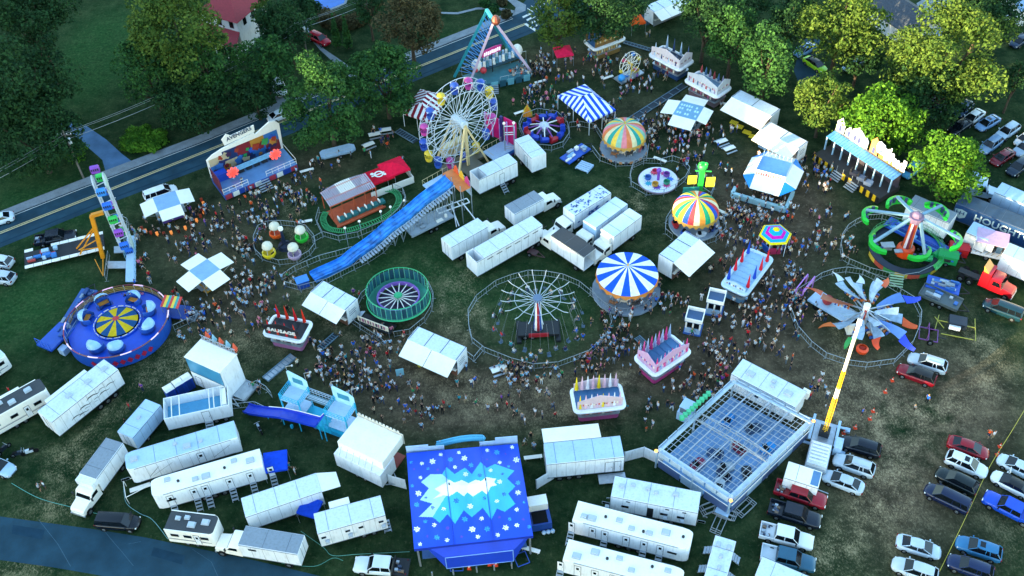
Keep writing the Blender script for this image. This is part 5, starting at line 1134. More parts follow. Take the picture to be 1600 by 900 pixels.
# ---------------------------------------------------------------- bumper car ride with open lattice roof
def bumper():
    z = 3.5; C = [G(*p, z) for p in ((1147,598),(1264,660),(1142,777),(1032,704))]; cen = sum(C, Vector())/4; cen.z = 0
    r_ = thing('bumper_car_ride', 'rectangular bumper car ride with an open white lattice roof over a blue floor', 'bumper car ride', cen); C = [c-cen for c in C]
    zz = lambda p, h: Vector((p.x, p.y, h)); FR = mat('ride_frame_pale', '#a9bccb', .4, .1, .12, 1.2, dirt=.3)
    b = MB()
    b.prism([(c_.x*1.0, c_.y*1.0) for c_ in C][::-1], .55, .7); b.build('ride_floor', mat('steel_floor', '#6b93bd', .35, .3, .2, .6, dirt=.35), r_)
    b = MB()
    for i in range(4):
        p, q = C[i], C[(i+1)%4]; d = (q-p).normalized(); n_ = Vector((-d.y, d.x, 0)); 
        if n_.dot(p) < 0: n_ = -n_
        b.panel(zz(p-n_*.2,z+.25)-d*.2, zz(q-n_*.2,z+.25)+d*.2, zz(q+n_*.32,z+.05)+d*.32, zz(p+n_*.32,z+.05)-d*.32, .12) if n_.cross(d).z < 0 else b.panel(zz(p+n_*.32,z+.05)-d*.32, zz(q+n_*.32,z+.05)+d*.32, zz(q-n_*.2,z+.25)+d*.2, zz(p-n_*.2,z+.25)-d*.2, .12)
    b.build('roof_edge', FR, r_)
    for i in range(4):
        b = MB(); p, q = C[i], C[(i+1)%4]; d = (q-p); L = d.length; n = int(L/1.6); dn = d.normalized(); n_ = Vector((-dn.y, dn.x, 0)); n_ = n_ if n_.dot(p) > 0 else -n_
        for k in range(n):
            a0 = p+d*(k+.06)/n+n_*.36; a1 = p+d*(k+.94)/n+n_*.36; b.panel(zz(a0,z-.45),zz(a1,z-.45),zz(a1,z+.28),zz(a0,z+.28),.07)
        b.build('fascia', FR, r_)
        if i in (1, 2):
            b = MB(); n2 = int(L/2.6)
            for k in range(n2):
                a0 = p+d*(k+.03)/n2+n_*.28; a1 = p+d*(k+.97)/n2+n_*.28; b.panel(zz(a0,.6),zz(a1,.6),zz(a1,2.0),zz(a0,2.0),.06, k % 2)
                b.panel(zz(a0,2.7),zz(a1,2.7),zz(a1,z-.5),zz(a0,z-.5),.06, 2)
            b.build('side_panels', [paint('#4d5f86'), paint('#8fa6bd'), FR], r_)
            b = MB(); b.tube(zz(p+n_*.33,2.05),zz(q+n_*.33,2.05),.05); b.build('rail', WHITE2, r_)
    # lattice: A runs p0->p1 (short way across), spine runs between mid points
    def Pt(u, v, h): return zz(C[0].lerp(C[1], u).lerp(C[3].lerp(C[2], u), v), h)
    b = MB()
    for i in range(1, 17):
        u = i/17; b.bar(Pt(u,.02,z+.02),Pt(u,.98,z+.02),.05,.05) 
    for j in range(1, 17):
        v = j/17; b.bar(Pt(.02,v,z+.05),Pt(.98,v,z+.05),.05,.05)
    b.build('roof_mesh', GALV, r_)
    for u in (.25,.5,.75):
        b = MB(); b.bar(Pt(u,.01,z+.2),Pt(u,.48,z+.2),.14,.16); b.bar(Pt(u,.56,z+.2),Pt(u,.99,z+.2),.14,.16); b.build('beam', ALU, r_)
    b = MB()
    for v in (.48,.56):
        b.bar(Pt(.01,v,z+.25),Pt(.99,v,z+.25),.1,.1)
        pr = None
        for i in range(13): b.bar(Pt(i/12*.98+.01,v,z+.25),Pt(i/12*.98+.01,v,z+.25+.5*math.sin(PI*(i/12))+.05),.06,.06); q = Pt(i/12*.98+.01,v,z+.3+.5*math.sin(PI*i/12)); pr is None or b.bar(pr,q,.07,.07); pr = q
    for i in range(24): b.bar(Pt(.02+i*.041,.48,z+.3),Pt(.02+(i+(1 if i%2 else 0))*.041,.56,z+.3),.06,.06)
    b.build('spine_truss', GALV, r_)
    for u in (0,.5,1):
        for v in (0,.52,1): p = Pt(u,v,0)*1.04; MB().tube((p.x,p.y,.1),(p.x,p.y,z),.12).build('post', FR, r_)
    for u, v in ((1,1),(0,1),(1,0)): p = Pt(u,v,z-.1)*1.06; MB().blob(p,.2).build('corner_lamp', mat('amber_lamp','#ffb050',.4,0,0,emit='#ffa040',es=.5), r_)
    b = MB(); [b.cbox(*(Pt(.0+.0,.25+i*.045,z+.75)+Vector((-1.0,.3,0))), .5,.5,.5) for i in range(9)]; b.build('entrance_letters', mat('green_sign','#3fae7c',.5,0,.1), r_)
    for i, (u, v, a, c_, lb) in enumerate(((.2,.25,1,'#1f7fc4','blue bumper car in the top corner of the ride floor'),(.55,.45,2.2,'#7a2c3c','maroon bumper car near the middle of the ride floor'),(.8,.3,.4,'#2390d8','bright blue bumper car near the right side of the ride floor'),(.4,.62,2.8,'#25446b','dark blue bumper car left of the roof spine'),(.35,.8,.7,'#8c3350','red bumper car at the lower left of the ride floor'),(.62,.68,.2,'#9aa9b5','silver bumper car below the roof spine'),(.66,.75,2.0,'#243050','black bumper car in the lower half'),(.72,.86,1.2,'#b9c6cf','white bumper car near the lower corner'),(.5,.2,.3,'#354a66','grey bumper car in the upper half'),(.85,.62,1.6,'#30353c','charcoal bumper car at the right end of the spine'))):
        p = Pt(u,v,.71)+cen; k = thing('bumper_car', lb, 'bumper car', p, a, 'bumper cars on the floor'); MB().loft([[(x*s_,y*s_,h) for x,y in ((-1,-.45),(-.8,-.6),(.7,-.6),(1,-.3),(1,.3),(.7,.6),(-.8,.6),(-1,.45))] for s_,h in ((.95,0),(1,.15),(1,.35),(.88,.5))]).build('body', paint(c_,.25), k)
        MB().box(-.6,-.4,.5,-.15,.4,.85).build('seat', BLACK, k); MB().tube((-.85,0,.4),(-.85,0,3.2),.02).build('pole', ALU, k)
bumper()
# loose barrier frames by the bumper cars
for i, (x, y, a, n_) in enumerate(((1108,795,20,'first flat barrier frame left of the crew trailer corner'),(1130,802,-30,'pale covered barrier frame under the corner of the bumper car ride'),(1162,796,40,'barrier frame lying right of the bumper car corner'),(1122,822,60,'barrier frame over the hitch of the narrow trailer'))):
    r_ = thing('barrier_frame', n_, 'barrier frame', G(x,y), rad(a)); b = MB()
    for k in range(3): z = .12+.12*k; [b.tube((-1.1+k*.2,yy,z),(1.1+k*.2,yy,z),.04) for yy in (-.6,0,.6)]; [b.tube((xx+k*.2,-.6,z),(xx+k*.2,.6,z),.04) for xx in (-1.1,1.1)]
    b.build('frame', GALV, r_)
    if i == 1: MB().box(-.9,-.6,.5,.7,.5,.54).build('cover', PALEBL, r_)
# ---------------------------------------------------------------- crane truck with lattice mast
def crane():
    base = G(1284,688); tip = G(1343,503,20.5); r_ = thing('mast_truck', 'truck carrying a tall yellow and white lattice mast over the ring fence', 'mast truck', base, rad(66)); l = loc_of(r_)
    b = MB(); b.box(-5.2,-1.25,.7,2.0,1.25,1.1); b.build('chassis', ALU, r_); b = MB(); b.box(-4.9,-1.15,1.103,-1.6,1.15,1.7); [b.box(-4.6+i*.5,-1.0,1.703,-4.35+i*.5,1.0,1.95) for i in range(6)]; b.build('deck_gear', WHITE, r_)
    [wheel(r_, x, s_*1.1, .45, .3) for x in (-4,-2.9,1.2) for s_ in (-1, 1)]; b = MB(); [b.box(-1.2,s_*1.5-.15,1.1,2.6,s_*1.5+.15,1.35) for s_ in (-1,1)]; [b.box(x,-2.6,.35,x+.3,2.6,.5) for x in (-1.4,2.2)]; [b.box(x-.1,y-.3,0,x+.5,y+.3,.35) for x in (-1.4,2.2) for y in (-2.6,2.6)]; b.build('outrigger', PALEBL, r_)
    MB().cbox(.2,0,1.6,1.1,1.2,1.0).build('turntable', DARK, r_)
    tp = r_.matrix_world.inverted() if False else None
    c, s_ = math.cos(-rad(66)), math.sin(-rad(66)); d = tip-base; t = Vector((d.x*c-d.y*s_, d.x*s_+d.y*c, tip.z)); o = Vector((0,0,1.9)); dr = (t-o); u = dr.normalized(); a = u.orthogonal().normalized(); e = u.cross(a)
    secs = [(0,.33,'#d8a81c',.28),(.33,.42,'#c9cdce',.23),(.42,.58,'#d8a81c',.21),(.58,1.0,'#c9cdce',.16)]
    for t0, t1, c_, w_ in secs:
        b = MB(); p, q = o+dr*t0, o+dr*t1
        for i in range(4): v = (a*math.cos(PI/4+i*PI/2)+e*math.sin(PI/4+i*PI/2))*w_*.9; b.tube(p+v, q+v, .045, n=4)
        n = int((q-p).length/.7)
        for k in range(n):
            p0 = p.lerp(q,k/n); p1 = p.lerp(q,(k+1)/n)
            for i in range(4):
                v0 = (a*math.cos(PI/4+i*PI/2)+e*math.sin(PI/4+i*PI/2))*w_*.9; v1 = (a*math.cos(PI/4+(i+1)*PI/2)+e*math.sin(PI/4+(i+1)*PI/2))*w_*.9; b.tube(p0+v0,p1+v1,.04,n=3); b.tube(p0+v0,p0+v1,.03,n=3)
        b.build('mast_section', paint(c_), r_)
    b = MB(); b.cbox(t.x,t.y,t.z,.5,.5,.4); b.build('mast_head', WHITE2, r_)
    MB().cbox(-.9,-1.9,.9,1.6,.9,1.6).build('control_cabin', PALEBL, r_)
crane()
# ---------------------------------------------------------------- seated riders share the person figure built later; rides first
# Ferris wheel
def ferris():
    R0 = 6.7; hub = 8.6; th = rad(38); g0 = G(717,189,hub); r_ = thing('ferris_wheel', 'large white Ferris wheel with yellow, blue and pink gondolas', 'Ferris wheel', (g0.x,g0.y,0), th)
    WM = mat('wheel_white', '#c3cfda', .4, .1, .1); CR = mat('cream_steel', '#cdb98a', .5, .1, .15)
    ph = rad(-25)
    def P(a, r, y): a += ph; return Vector((r*math.sin(a), y, hub+r*math.cos(a)))
    for y in (-.95,.95):
        b = MB(); n = 48
        for rr in (R0, R0*.8):
            for i in range(n): b.tube(P(2*PI*i/n,rr,y),P(2*PI*(i+1)/n,rr,y),.05,n=4)
        for i in range(16):
            a = 2*PI*i/16; b.tube(P(a,.4,y),P(a,R0,y),.045,n=4); b.tube(P(a+.196,R0*.8,y),P(a,.5,y*.4),.035,n=4)
            b.tube(P(a,R0*.8,y),P(a+.39/2,R0,y),.03,n=4); b.tube(P(a,R0,y),P(a+.39/2,R0*.8,y),.03,n=4)
        b.build('wheel_rim', WM, r_)
    b = MB()
    for i in range(16): b.tube(P(2*PI*i/16,R0,-.95),P(2*PI*i/16,R0,.95),.05,n=4); b.tube(P(2*PI*(i+.5)/16,R0*.8,-.95),P(2*PI*(i+.5)/16,R0*.8,.95),.03,n=4)
    b.build('cross_ties', WM, r_)
    b = MB(); b.tube((0,-1.35,hub),(0,1.35,hub),.5,n=16); b.tube((0,-1.5,hub),(0,-1.36,hub),.65,n=18); b.build('hub', WM, r_, 40)
    cols = ['#c9b02a','#1d46a0','#b03a8c','#2450a8']
    for i in range(16):
        p = P(2*PI*i/16,R0,0); c_ = paint(cols[i%4]); z = p.z-1.15
        b = MB(); b.lathe([(.25,z-.35),(.5,z-.3),(.58,z),(.58,z+.28),(.53,z+.3),(.5,z),(.2,z-.2)],12,0,T(p.x,0,0)); g_ = b.build('gondola', c_, r_, 40)
        b = MB(); b.lathe([(.64,z+1.15),(.5,z+1.38),(.25,z+1.52),(.01,z+1.55)],12,0,T(p.x,0,0)); b.build('canopy', c_, g_, 40)
        b = MB(); [b.tube((p.x+.6*math.cos(t),.6*math.sin(t),z+.28),(p.x+.6*math.cos(t),.6*math.sin(t),z+1.18),.03) for t in (.8,2.35,3.9,5.5)]; b.tube((p.x,0,z-.1),(p.x,0,z+1.2),.035); b.build('poles', c_, g_)
    for y in (-1.5, 1.5):
        b = MB(); [b.bar((x,y*1.9,.6),(0,y,hub),.28,.28) for x in (-3.0,3.0)]; b.bar((0,y*1.05,1.0),(0,y,hub),.45,.3); b.bar((-1.9,y*1.6,3.4),(1.9,y*1.6,3.4),.12,.12); b.build('support', CR, r_)
    b = MB(); b.box(-3.6,-1.3,.35,3.4,1.3,.8); b.box(-1.6,-3.9,.8,1.9,-1.35,.95); b.build('platform', paint('#5d5a4c'), r_)
    b = MB(); b.box(-1.2,-3.95,.0,1.8,-3.85,1.8); b.box(-1.6,2.2,.8,2.4,3.4,2.6); b.build('operator_booth', CR, r_)
    b = MB(); [b.box(-1+i*.45,-3.98,.9,-.7+i*.45,-3.955,1.5) for i in range(6)]; b.build('booth_panels', paint('#6d5a34'), r_)
    for x0, x1, c_, nm in ((-8.2,-3.4,'#2a6db8','left_deck'),(3.6,8.2,'#2a6db8','right_deck')):
        b = MB(); b.box(x0,-3.4,.9,x1,-.6,1.05,1); b.box(x0-.02,-3.46,.1,x1+.02,-3.403,1.0,0); b.box(x0-.02,-3.5,.1,x1,-3.463,.45,2); b.build('boarding_deck', [paint('#2a6db8'), PALEBL, paint('#4a2a78')], r_)
        b = MB(); [b.tube((x0+i*(x1-x0)/5,-.7,1.0),(x0+i*(x1-x0)/5,-.7,2.0),.03) for i in range(6)]; b.tube((x0,-.7,2.0),(x1,-.7,2.0),.035); b.tube((x0,-3.4,2.0),(x0,-.7,2.0),.03); b.build('railing', CR, r_)
ferris()
r_ = thing('pink_backdrop', 'two bright pink panels standing right of the Ferris wheel', 'backdrop', G(786,228), rad(-42))
b = MB(); b.panel((-3.4,0,1),(-.1,0,1),(-.1,0,5.0),(-3.4,0,5.0),.12); b.panel((.1,.3,1),(2.6,.3,1),(2.6,.3,5.6),(.1,.3,5.6),.12); b.build('panel', mat('pink_panel','#d3146c',.5,0,.1), r_)
b = MB(); [b.box(-3.5+i*1.5,-.25,1,-3.3+i*1.5,-.05,5.2+.2*(i%2)) for i in range(5)]; b.build('lit_post', paint('#b98ad0'), r_); b = MB(); [b.box(x,-.4,0,x+.15,.6,1) for x in (-3,2.2)]; b.build('foot', DARK, r_)
b = MB(); b.box(-.25,-.3,1,.1,.1,5.9); b.build('dark_edge', paint('#2c2f70'), r_)
r_ = thing('light_tower_frame', 'tall grey ladder frame behind the bay trailer and the Ferris wheel deck', 'frame', G(797,243), 0); b = MB(); [b.tube((x,0,0),(x,0,6.2),.1) for x in (-.75,.75)]; [b.tube((-.75,0,z),(.75,0,z),.08) for z in (1.4,1.8,4.2,4.6,5.8)]; b.build('frame', ALU, r_); [MB().blob((x,0,6.4),.25).build('lamp', WHITE2, r_) for x in (-.75,.75)]
# Pendulum ride
def pendulum():
    g = G(768,122); r_ = thing('pendulum_ride', 'teal pendulum ride with tall crossed legs and a long row of seats', 'pendulum ride', g); l = loc_of(r_); z = 12.6
    ap = l(772,33,z); bp = l(761,16,z); TE = mat('teal_steel','#2a8f9c',.4,.1,.12); PK = mat('pink_steel','#d8bcd0',.4,.1,.1)
    for a, b_, m, w_ in ((bp,(710,120),TE,.38),(ap,(736,124),PK,.36),(ap,(830,112),PK,.36),(bp,(803,92),TE,.75)):
        f = l(*b_,.3); k = MB(); k.bar(f, a, w_, .4); k.build('leg', m, r_)
    k = MB(); a0 = l(736,124,.3); b0 = l(710,120,.3)
    for i in range(14):
        t0, t1 = .1+i*.062, .1+(i+1)*.062; k.tube(a0.lerp(ap,t0), b0.lerp(bp,t1), .05, n=4); k.tube(a0.lerp(ap,t0), b0.lerp(bp,t0), .05, n=4)
    a1 = l(830,112,.3); b1 = l(803,92,.3)
    for i in range(10): t0, t1 = .15+i*.08, .15+(i+1)*.08; k.tube(a1.lerp(ap,t0), b1.lerp(bp,t1), .045, n=4)
    k.build('bracing', paint('#3f86c8'), r_)
    k = MB(); k.tube(ap, bp, .35, n=10); k.blob(ap+Vector((.3,-.1,.2)),.75,1,10,6,1.2); k.build('axle', [TE, paint('#6b3a2c')], r_)
    # gondola row
    p, q = l(747,106,1.9), l(806,84,1.9); d = (q-p); dn = d.normalized(); sd = Vector((-dn.y,dn.x,0))
    k = MB(); k.panel(p-sd*1.1,q-sd*1.1,q+sd*1.1,p+sd*1.1,.3); k.build('gondola', paint('#2c4a58'), r_)
    n = 12
    for i in range(n):
        for s_ in (-.55,.55):
            c = p.lerp(q,(i+.5)/n)+sd*s_; k = MB(); k.cbox(c.x,c.y,c.z+.25,.5,.5,.4); k.cbox(c.x,c.y+.05*(1 if s_>0 else -1),c.z+.8,.42,.16,.9); k.build('seat', [PALEBL,WHITE2,paint('#4d7f92')][(i+(s_>0))%3], r_)
    for s_ in (p.lerp(q,-.03), q.lerp(p,-.04)):
        k = MB(); k.blob(s_+Vector((0,0,.6)),.95,0,10,6,1.2); k.build('end_shield', WHITE2, r_, 40)
    k = MB(); k.blob(p+Vector((.9,-.8,.0)),.6,0,8,5); k.blob(p+Vector((-.4,-.9,.2)),.45,0,8,5); k.build('red_ornament', paint('#c23038'), r_, 40)
    P0, P1, P2, P3 = l(742,138,.9), l(830,118,.9), l(822,92,.9), l(722,118,.9); k = MB(); k.panel(P0,P1,P2,P3,.25); k.build('platform', mat('teal_deck','#2c6a74',.6,.1,.2,1), r_)
    k = MB()
    for i in range(7): a = P0.lerp(P1,i/7.+.01); b_ = P0.lerp(P1,(i+.85)/7.); k.panel(a-Vector((0,.1,.85)),b_-Vector((0,.1,.85)),b_-Vector((0,.1,-.4)),a-Vector((0,.1,-.4)),.08,i%2)
    k.build('front_panel', [paint('#5f9aa6'), paint('#234e5e')], r_)
    k = MB(); m_ = P0.lerp(P1,.32); [k.box(m_.x-.9,m_.y-.35-.32*i,.75-.17*i,m_.x+.9,m_.y-.06-.32*i,.8-.17*i) for i in range(5)]; k.build('steps', ALU, r_)
    k = MB(); [k.tube(P0.lerp(P1,t),P0.lerp(P1,t)+Vector((0,0,1.1)),.03) for t in (0,.2,.45,.6,.8,1)]; k.tube(P0+Vector((0,0,1.1)),P0.lerp(P1,.2)+Vector((0,0,1.1)),.03); k.tube(P0.lerp(P1,.45)+Vector((0,0,1.1)),P1+Vector((0,0,1.1)),.03); k.tube(P3+Vector((0,0,1.6)),P2+Vector((0,0,1.6)),.04); [k.tube(P3.lerp(P2,t),P3.lerp(P2,t)+Vector((0,0,1.6)),.03) for t in (0,.25,.5,.75,1)]; k.build('railing', GALV, r_)
    s_ = l(768,80,5.2); a, b_ = l(752,84,5.2), l(785,70,5.2); ang = math.atan2((b_-a).y,(b_-a).x); k = MB(); X = T(*s_)@rotz(ang); k.vprism([(-1.9,-.5),(1.8,-.6),(2.0,.5),(.8,.75),(-1.2,.7),(-2,.3)],-.1,.1,0,X); sg = k.build('sign', mat('magenta_sign','#9a2060',.5,0,.1,emit='#b02a80',es=.05), r_)
    for i in range(9): MB().vprism([(-.16,-.3),(.12,-.34),(.18,.3),(-.08,.36)],-.16,-.12,0,X@T(-1.5+i*.38,0,.05*math.sin(i*2))).build('sign_letter', mat('sign_white_lit','#f2e8f4',.5,0,0,emit='#f4e2ff',es=.08), sg)
    k = MB(); k.tube(s_,s_-Vector((0,-.3,4.8)),.08); k.build('sign_post', DARK, r_)
pendulum()
# striped dome canopies / carousels
def carousel(px, py, Rc, label, cols, zc=3.2, peak=2.0, n=24, dome=True, base='#b9c3c8', horses=True, rp=None, fringe=None, skirt=None):
    r_ = thing('carousel', label, 'carousel', G(px, py)); rp = rp or Rc*1.02
    ms = [cloth(c) for c in cols]; k = MB()
    prof = [(Rc*math.cos(t), zc+peak*math.sin(t)) for t in [PI/2*i/7 for i in range(8)]] if dome else [(Rc, zc),(Rc*.5,zc+peak*.5),(.12,zc+peak)]
    prof[-1] = (.1, zc+peak); c_ = k.lathe(prof, n*2, lambda i, j: (i//2) % len(cols)).build('canopy', ms, r_, 60)
    MB().tube((0,0,zc+peak-.05),(0,0,zc+peak+.35),.12,n=8).build('finial', paint('#c8a23a'), c_)
    k = MB(); m2 = [paint(skirt or '#b98a3a'), paint(base)]; nn = n
    for i in range(nn):
        t0, t1 = 2*PI*i/nn, 2*PI*(i+1)/nn; tm = (t0+t1)/2
        k.add([(Rc*math.cos(t0),Rc*math.sin(t0),zc),(Rc*math.cos(t1),Rc*math.sin(t1),zc),(Rc*1.02*math.cos(t1),Rc*1.02*math.sin(t1),zc-.3),(Rc*1.04*math.cos(tm),Rc*1.04*math.sin(tm),zc-.65),(Rc*1.02*math.cos(t0),Rc*1.02*math.sin(t0),zc-.3)], [(0,1,2,3,4)], 0)
    k.build('rounding_board', m2, r_)
    k = MB(); k.lathe([(rp,0.25),(rp,.55),(.01,.55)],n,lambda i,j: j and 1 or 0); k.build('platform', [paint(base), mat('deck_grey','#7b8794',.6,0,.15)], r_)
    if fringe:
        k = MB()
        for i in range(28): t = 2*PI*i/28; k.cbox(rp*1.005*math.cos(t),rp*1.005*math.sin(t),.35,.1,.5,.4,0,None) if False else k.box(-.03,-.25,.15,.03,.25,.55,i%2,rotz(t)@T(rp*1.01,0,0))
        k.build('panel_ring', [paint(c) for c in fringe], r_)
    k = MB(); k.tube((0,0,.5),(0,0,zc+peak*.8),.5,n=12); k.build('centre_column', paint('#d8c9a0'), r_)
    if horses:
        hc = ['#e6e2da','#8a5a3a','#c9b8a0','#3a3430','#d6d2c8','#a83a3a','#e0dcd2','#4a6fa8']
        for i in range(14):
            t = 2*PI*i/14; X = rotz(t)@T(Rc*(.84 if i % 2 else .66),0,1.15+.2*(i%3))@rotz(PI/2); k = MB()
            k.loft([[(x,-w_,h-.18),(x,w_,h-.18),(x,w_*.9,h+.16),(x,-w_*.9,h+.16)] for x,w_,h in ((-.5,.12,0),(-.2,.19,0),(.2,.18,.02),(.42,.13,.08),(.55,.09,.35),(.62,.08,.5),(.82,.05,.42))],0,X)
            for x in (-.42,.35): 
                for y in (-.1,.1): k.tube((x,y,-.15),(x+.18*(1 if x>0 else -1),y,-.6),.045,n=4,X=X)
            k.tube((0,0,-.9),(0,0,zc-1.4),.025,1,4,X=X); k.build('horse', [paint(hc[i%8]), ALU], r_)
    return r_
carousel(974,234,3.35,'pastel carousel with a pink, green and gold striped dome', ['#c8734a','#c9c29a','#2f8f86','#d8b54a','#7fae9a','#c97a86'],3.0,2.2,fringe=['#c98a5a','#3a3d50'],rp=3.7)
carousel(1084,352,3.3,'small ride with a bright multicoloured striped dome beside the white game trailer', ['#d88a3a','#1e8f6a','#e0c63a','#2a55b0','#b8424a','#d8cfa8'],3.0,2.3,horses=False,rp=3.7)
r_ = carousel(978,457,4.15,'blue and white striped carousel with galloping horses beside the swing ring', ['#1b55c0','#e4e9ee'],3.7,1.6,20,False,base='#8d9aa6',rp=4.7,skirt='#c2762e')
# rocket seats of the multicoloured ride
g = G(1084,352)
for i in range(8):
    t = i*PI/4+.2; k = thing('ride_car', ['red','blue','white','navy','red','blue','white','navy'][i]+' tub car under the multicoloured dome, '+['east','north-east','north','north-west','west','south-west','south','south-east'][i]+' side', 'ride car', g+Vector((2.9*math.cos(t),2.9*math.sin(t),.55)), t+PI/2, 'tub cars under the dome'); MB().loft([[(x*s_,y*s_,h) for x,y in ((-.7,-.35),(.5,-.35),(.8,0),(.5,.35),(-.7,.35))] for s_,h in ((.8,0),(1,.2),(1,.5))]).build('body', paint(['#b8242c','#1b55b8','#d8dde2','#223a78'][i%4]), k); MB().box(-.5,-.25,.5,-.1,.25,.85).build('seat', BLACK, k)
# chair swing
def swings():
    g = G(841,520); r_ = thing('chair_swing_ride', 'chair swing ride with white radiating arms and a red and blue centre column', 'swing ride', g); z = 6.6; c = Vector((0,0,0))
    k = MB(); k.box(-2.7,-1.2,.6,2.7,1.2,1.0); k.box(-2.9,-1.9,.1,-2.3,1.9,.5); k.box(2.3,-1.9,.1,2.9,1.9,.5); k.build('base', DARK, r_); [wheel(r_, x, s_*1.05, .4, .25) for x in (-1.8,-.8) for s_ in (-1,1)]
    k = MB(); k.box(-1.3,-1.6,1.0,1.3,-1.5,1.7); k.build('red_panel', paint('#a3202c'), r_)
    k = MB(); k.lathe([(.62,1.0),(.5,3),(.4,z)],10,lambda i,j:(0,1,2)[i%3]); k.build('column', [WHITE2, paint('#a82a34'), paint('#2a4f9c')], r_); n = 16
    k = MB(); k.tube((0,0,z-.1),(0,0,z+.4),.6,n=12); k.build('hub', paint('#5a6f8c'), r_)
    for i in range(n):
        t = 2*PI*i/n+.1; d = Vector((math.cos(t),math.sin(t),0)); e = Vector((-d.y,d.x,0)); k = MB(); k.bar(d*.5+Vector((0,0,z+.2)), d*4.1+Vector((0,0,z+.3)), .06,.06); k.bar(d*.5+Vector((0,0,z-.5)), d*2.8+Vector((0,0,z+.2)), .04,.04); k.bar(d*4.1+Vector((0,0,z+.3)),d*4.8+Vector((0,0,z+.6)),.07,.07); k.build('arm', mat('arm_galvanised','#b5c0c8',.45,.2,.1), r_)
    k = MB()
    for i in range(n):
        t0, t1 = 2*PI*i/n+.1, 2*PI*(i+1)/n+.1; k.tube((3.0*math.cos(t0),3.0*math.sin(t0),z+.3),(3.0*math.cos(t1),3.0*math.sin(t1),z+.3),.03,n=4)
    k.build('ring_brace', mat('arm_galvanised','#b5c0c8',.45,.2,.1), r_)
    ridr = []
    for i in range(n*2):
        t = 2*PI*(i//2)/n+.1+(.09 if i%2 else -.09); rr = 4.7 if i%2 else 4.0; top = Vector((rr*math.cos(t),rr*math.sin(t),z+.4)); bot = Vector(((rr+1.3)*math.cos(t),(rr+1.3)*math.sin(t),2.3))
        k = MB(); X = T(*bot)@rotz(t+PI/2); k.box(-.25,-.2,0,.25,.2,.05,0,X); k.box(-.25,.17,.05,.25,.22,.5,0,X); k.tube(top, bot+Vector((0,0,.45)), .012,1,3); k.build('swing_seat', [paint('#3f5468'), ALU], r_)
        if i % 3 != 1: ridr.append((g+bot, t+PI))
    return ridr
SWING = swings()
# cage ride (round-up)
def roundup():
    g = G(625,480); r_ = thing('round_cage_ride', 'round ride with a green rim of upright cages and a purple inner ring', 'spinning ride', g); z = 1.7; X0 = T(0,0,z)@Matrix.Rotation(rad(-4),4,'X'); R1 = 4.1
    GR = mat('green_neon_steel','#1e9e66',.4,0,.1); PU = mat('purple_panel','#8a63b8',.5,0,.12)
    k = MB(); k.lathe([(R1+.15,-.25),(R1+.3,-.05),(R1+.15,.1)],48,0,X0); k.lathe([(R1+.05,1.9),(R1+.15,2.0),(R1+.05,2.08)],48,0,X0); k.build('rim', GR, r_)
    n = 36; k = MB()
    for i in range(n): t = 2*PI*i/n; k.tube((R1*math.cos(t),R1*math.sin(t),0),(R1*math.cos(t),R1*math.sin(t),2.0),.05,n=4,X=X0)
    k.build('cage_bars', paint('#5fae9a'), r_)
    for i in range(n):
        if i in (1,2): continue
        t = 2*PI*(i+.5)/n; k = MB(); k.box(R1-.05,-.27,.15,R1-.0,.27,1.75,0,X0@rotz(t)); k.build('back_pad', paint('#1d5a66' if i%2 else '#17404f'), r_)
    k = MB(); k.lathe([(R1,0),(2.95,.05)],48,0,X0); k.build('floor_ring', mat('green_deck','#2b7f6a',.6,0,.1), r_)
    k = MB(); k.lathe([(2.95,.05),(2.95,.55),(2.75,.6),(2.75,.0)],24,0,X0); k.build('inner_ring', PU, r_)
    k = MB()
    for i in range(16): t = 2*PI*i/16; k.bar((0,0,.4),(2.75*math.cos(t),2.75*math.sin(t),.3),.1,.1,0,X0)
    k.build('spokes', WHITE2, r_)
    k = MB(); k.lathe([(.62,.7),(.5,.85),(.01,.9)],16,0,X0); k.tube((0,0,-1.4),(0,0,.75),.4,n=10,X=X0); k.build('hub', GR, r_); k = MB(); k.lathe([(2.7,-.3),(.3,-.35)],24,0,X0); k.build('underside', paint('#241c3c'), r_)
    k = MB(); [k.bar((s_*2.7,0,.1),(0,0,1.2),.3,.3) for s_ in (-1,1)]; [k.bar((0,s_*2.7,.1),(0,0,1.2),.3,.3) for s_ in (-1,1)]; k.build('base', DARK, r_)
    g2 = G(590,515); a = rad(-29); r2 = thing('entrance_platform', 'entrance platform with a long cream sign in front of the round cage ride', 'ride entrance', g2, a); k = MB(); k.box(-2.6,-.6,.7,2.4,1.2,.85); k.build('deck', DARK, r2)
    sgn = MB().box(-2.4,-.75,1.5,2.4,-.65,2.4).build('sign', mat('cream_sign','#cfc4ae',.5,0,.1), r2)
    k = MB(); rr = random.Random(8); [k.box(-2.1+i*.42,-.78,1.65,-2.1+i*.42+rr.uniform(.15,.3),-.752,2.25,i%2) for i in range(10)]; k.build('sign_marks', [paint('#2d2640'), paint('#8a3a6a')], sgn)
    k = MB(); [k.box(-4.4+i*.25,.2,.1+.14*i,-4.2+i*.25,1.4,.16+.14*i) for i in range(7)]; k.build('steps', ALU, r2); k = MB(); [k.tube((x,-.6,0),(x,-.6,1.6),.04) for x in (-2.3,0,2.3)]; k.build('legs', ALU, r2)
roundup()
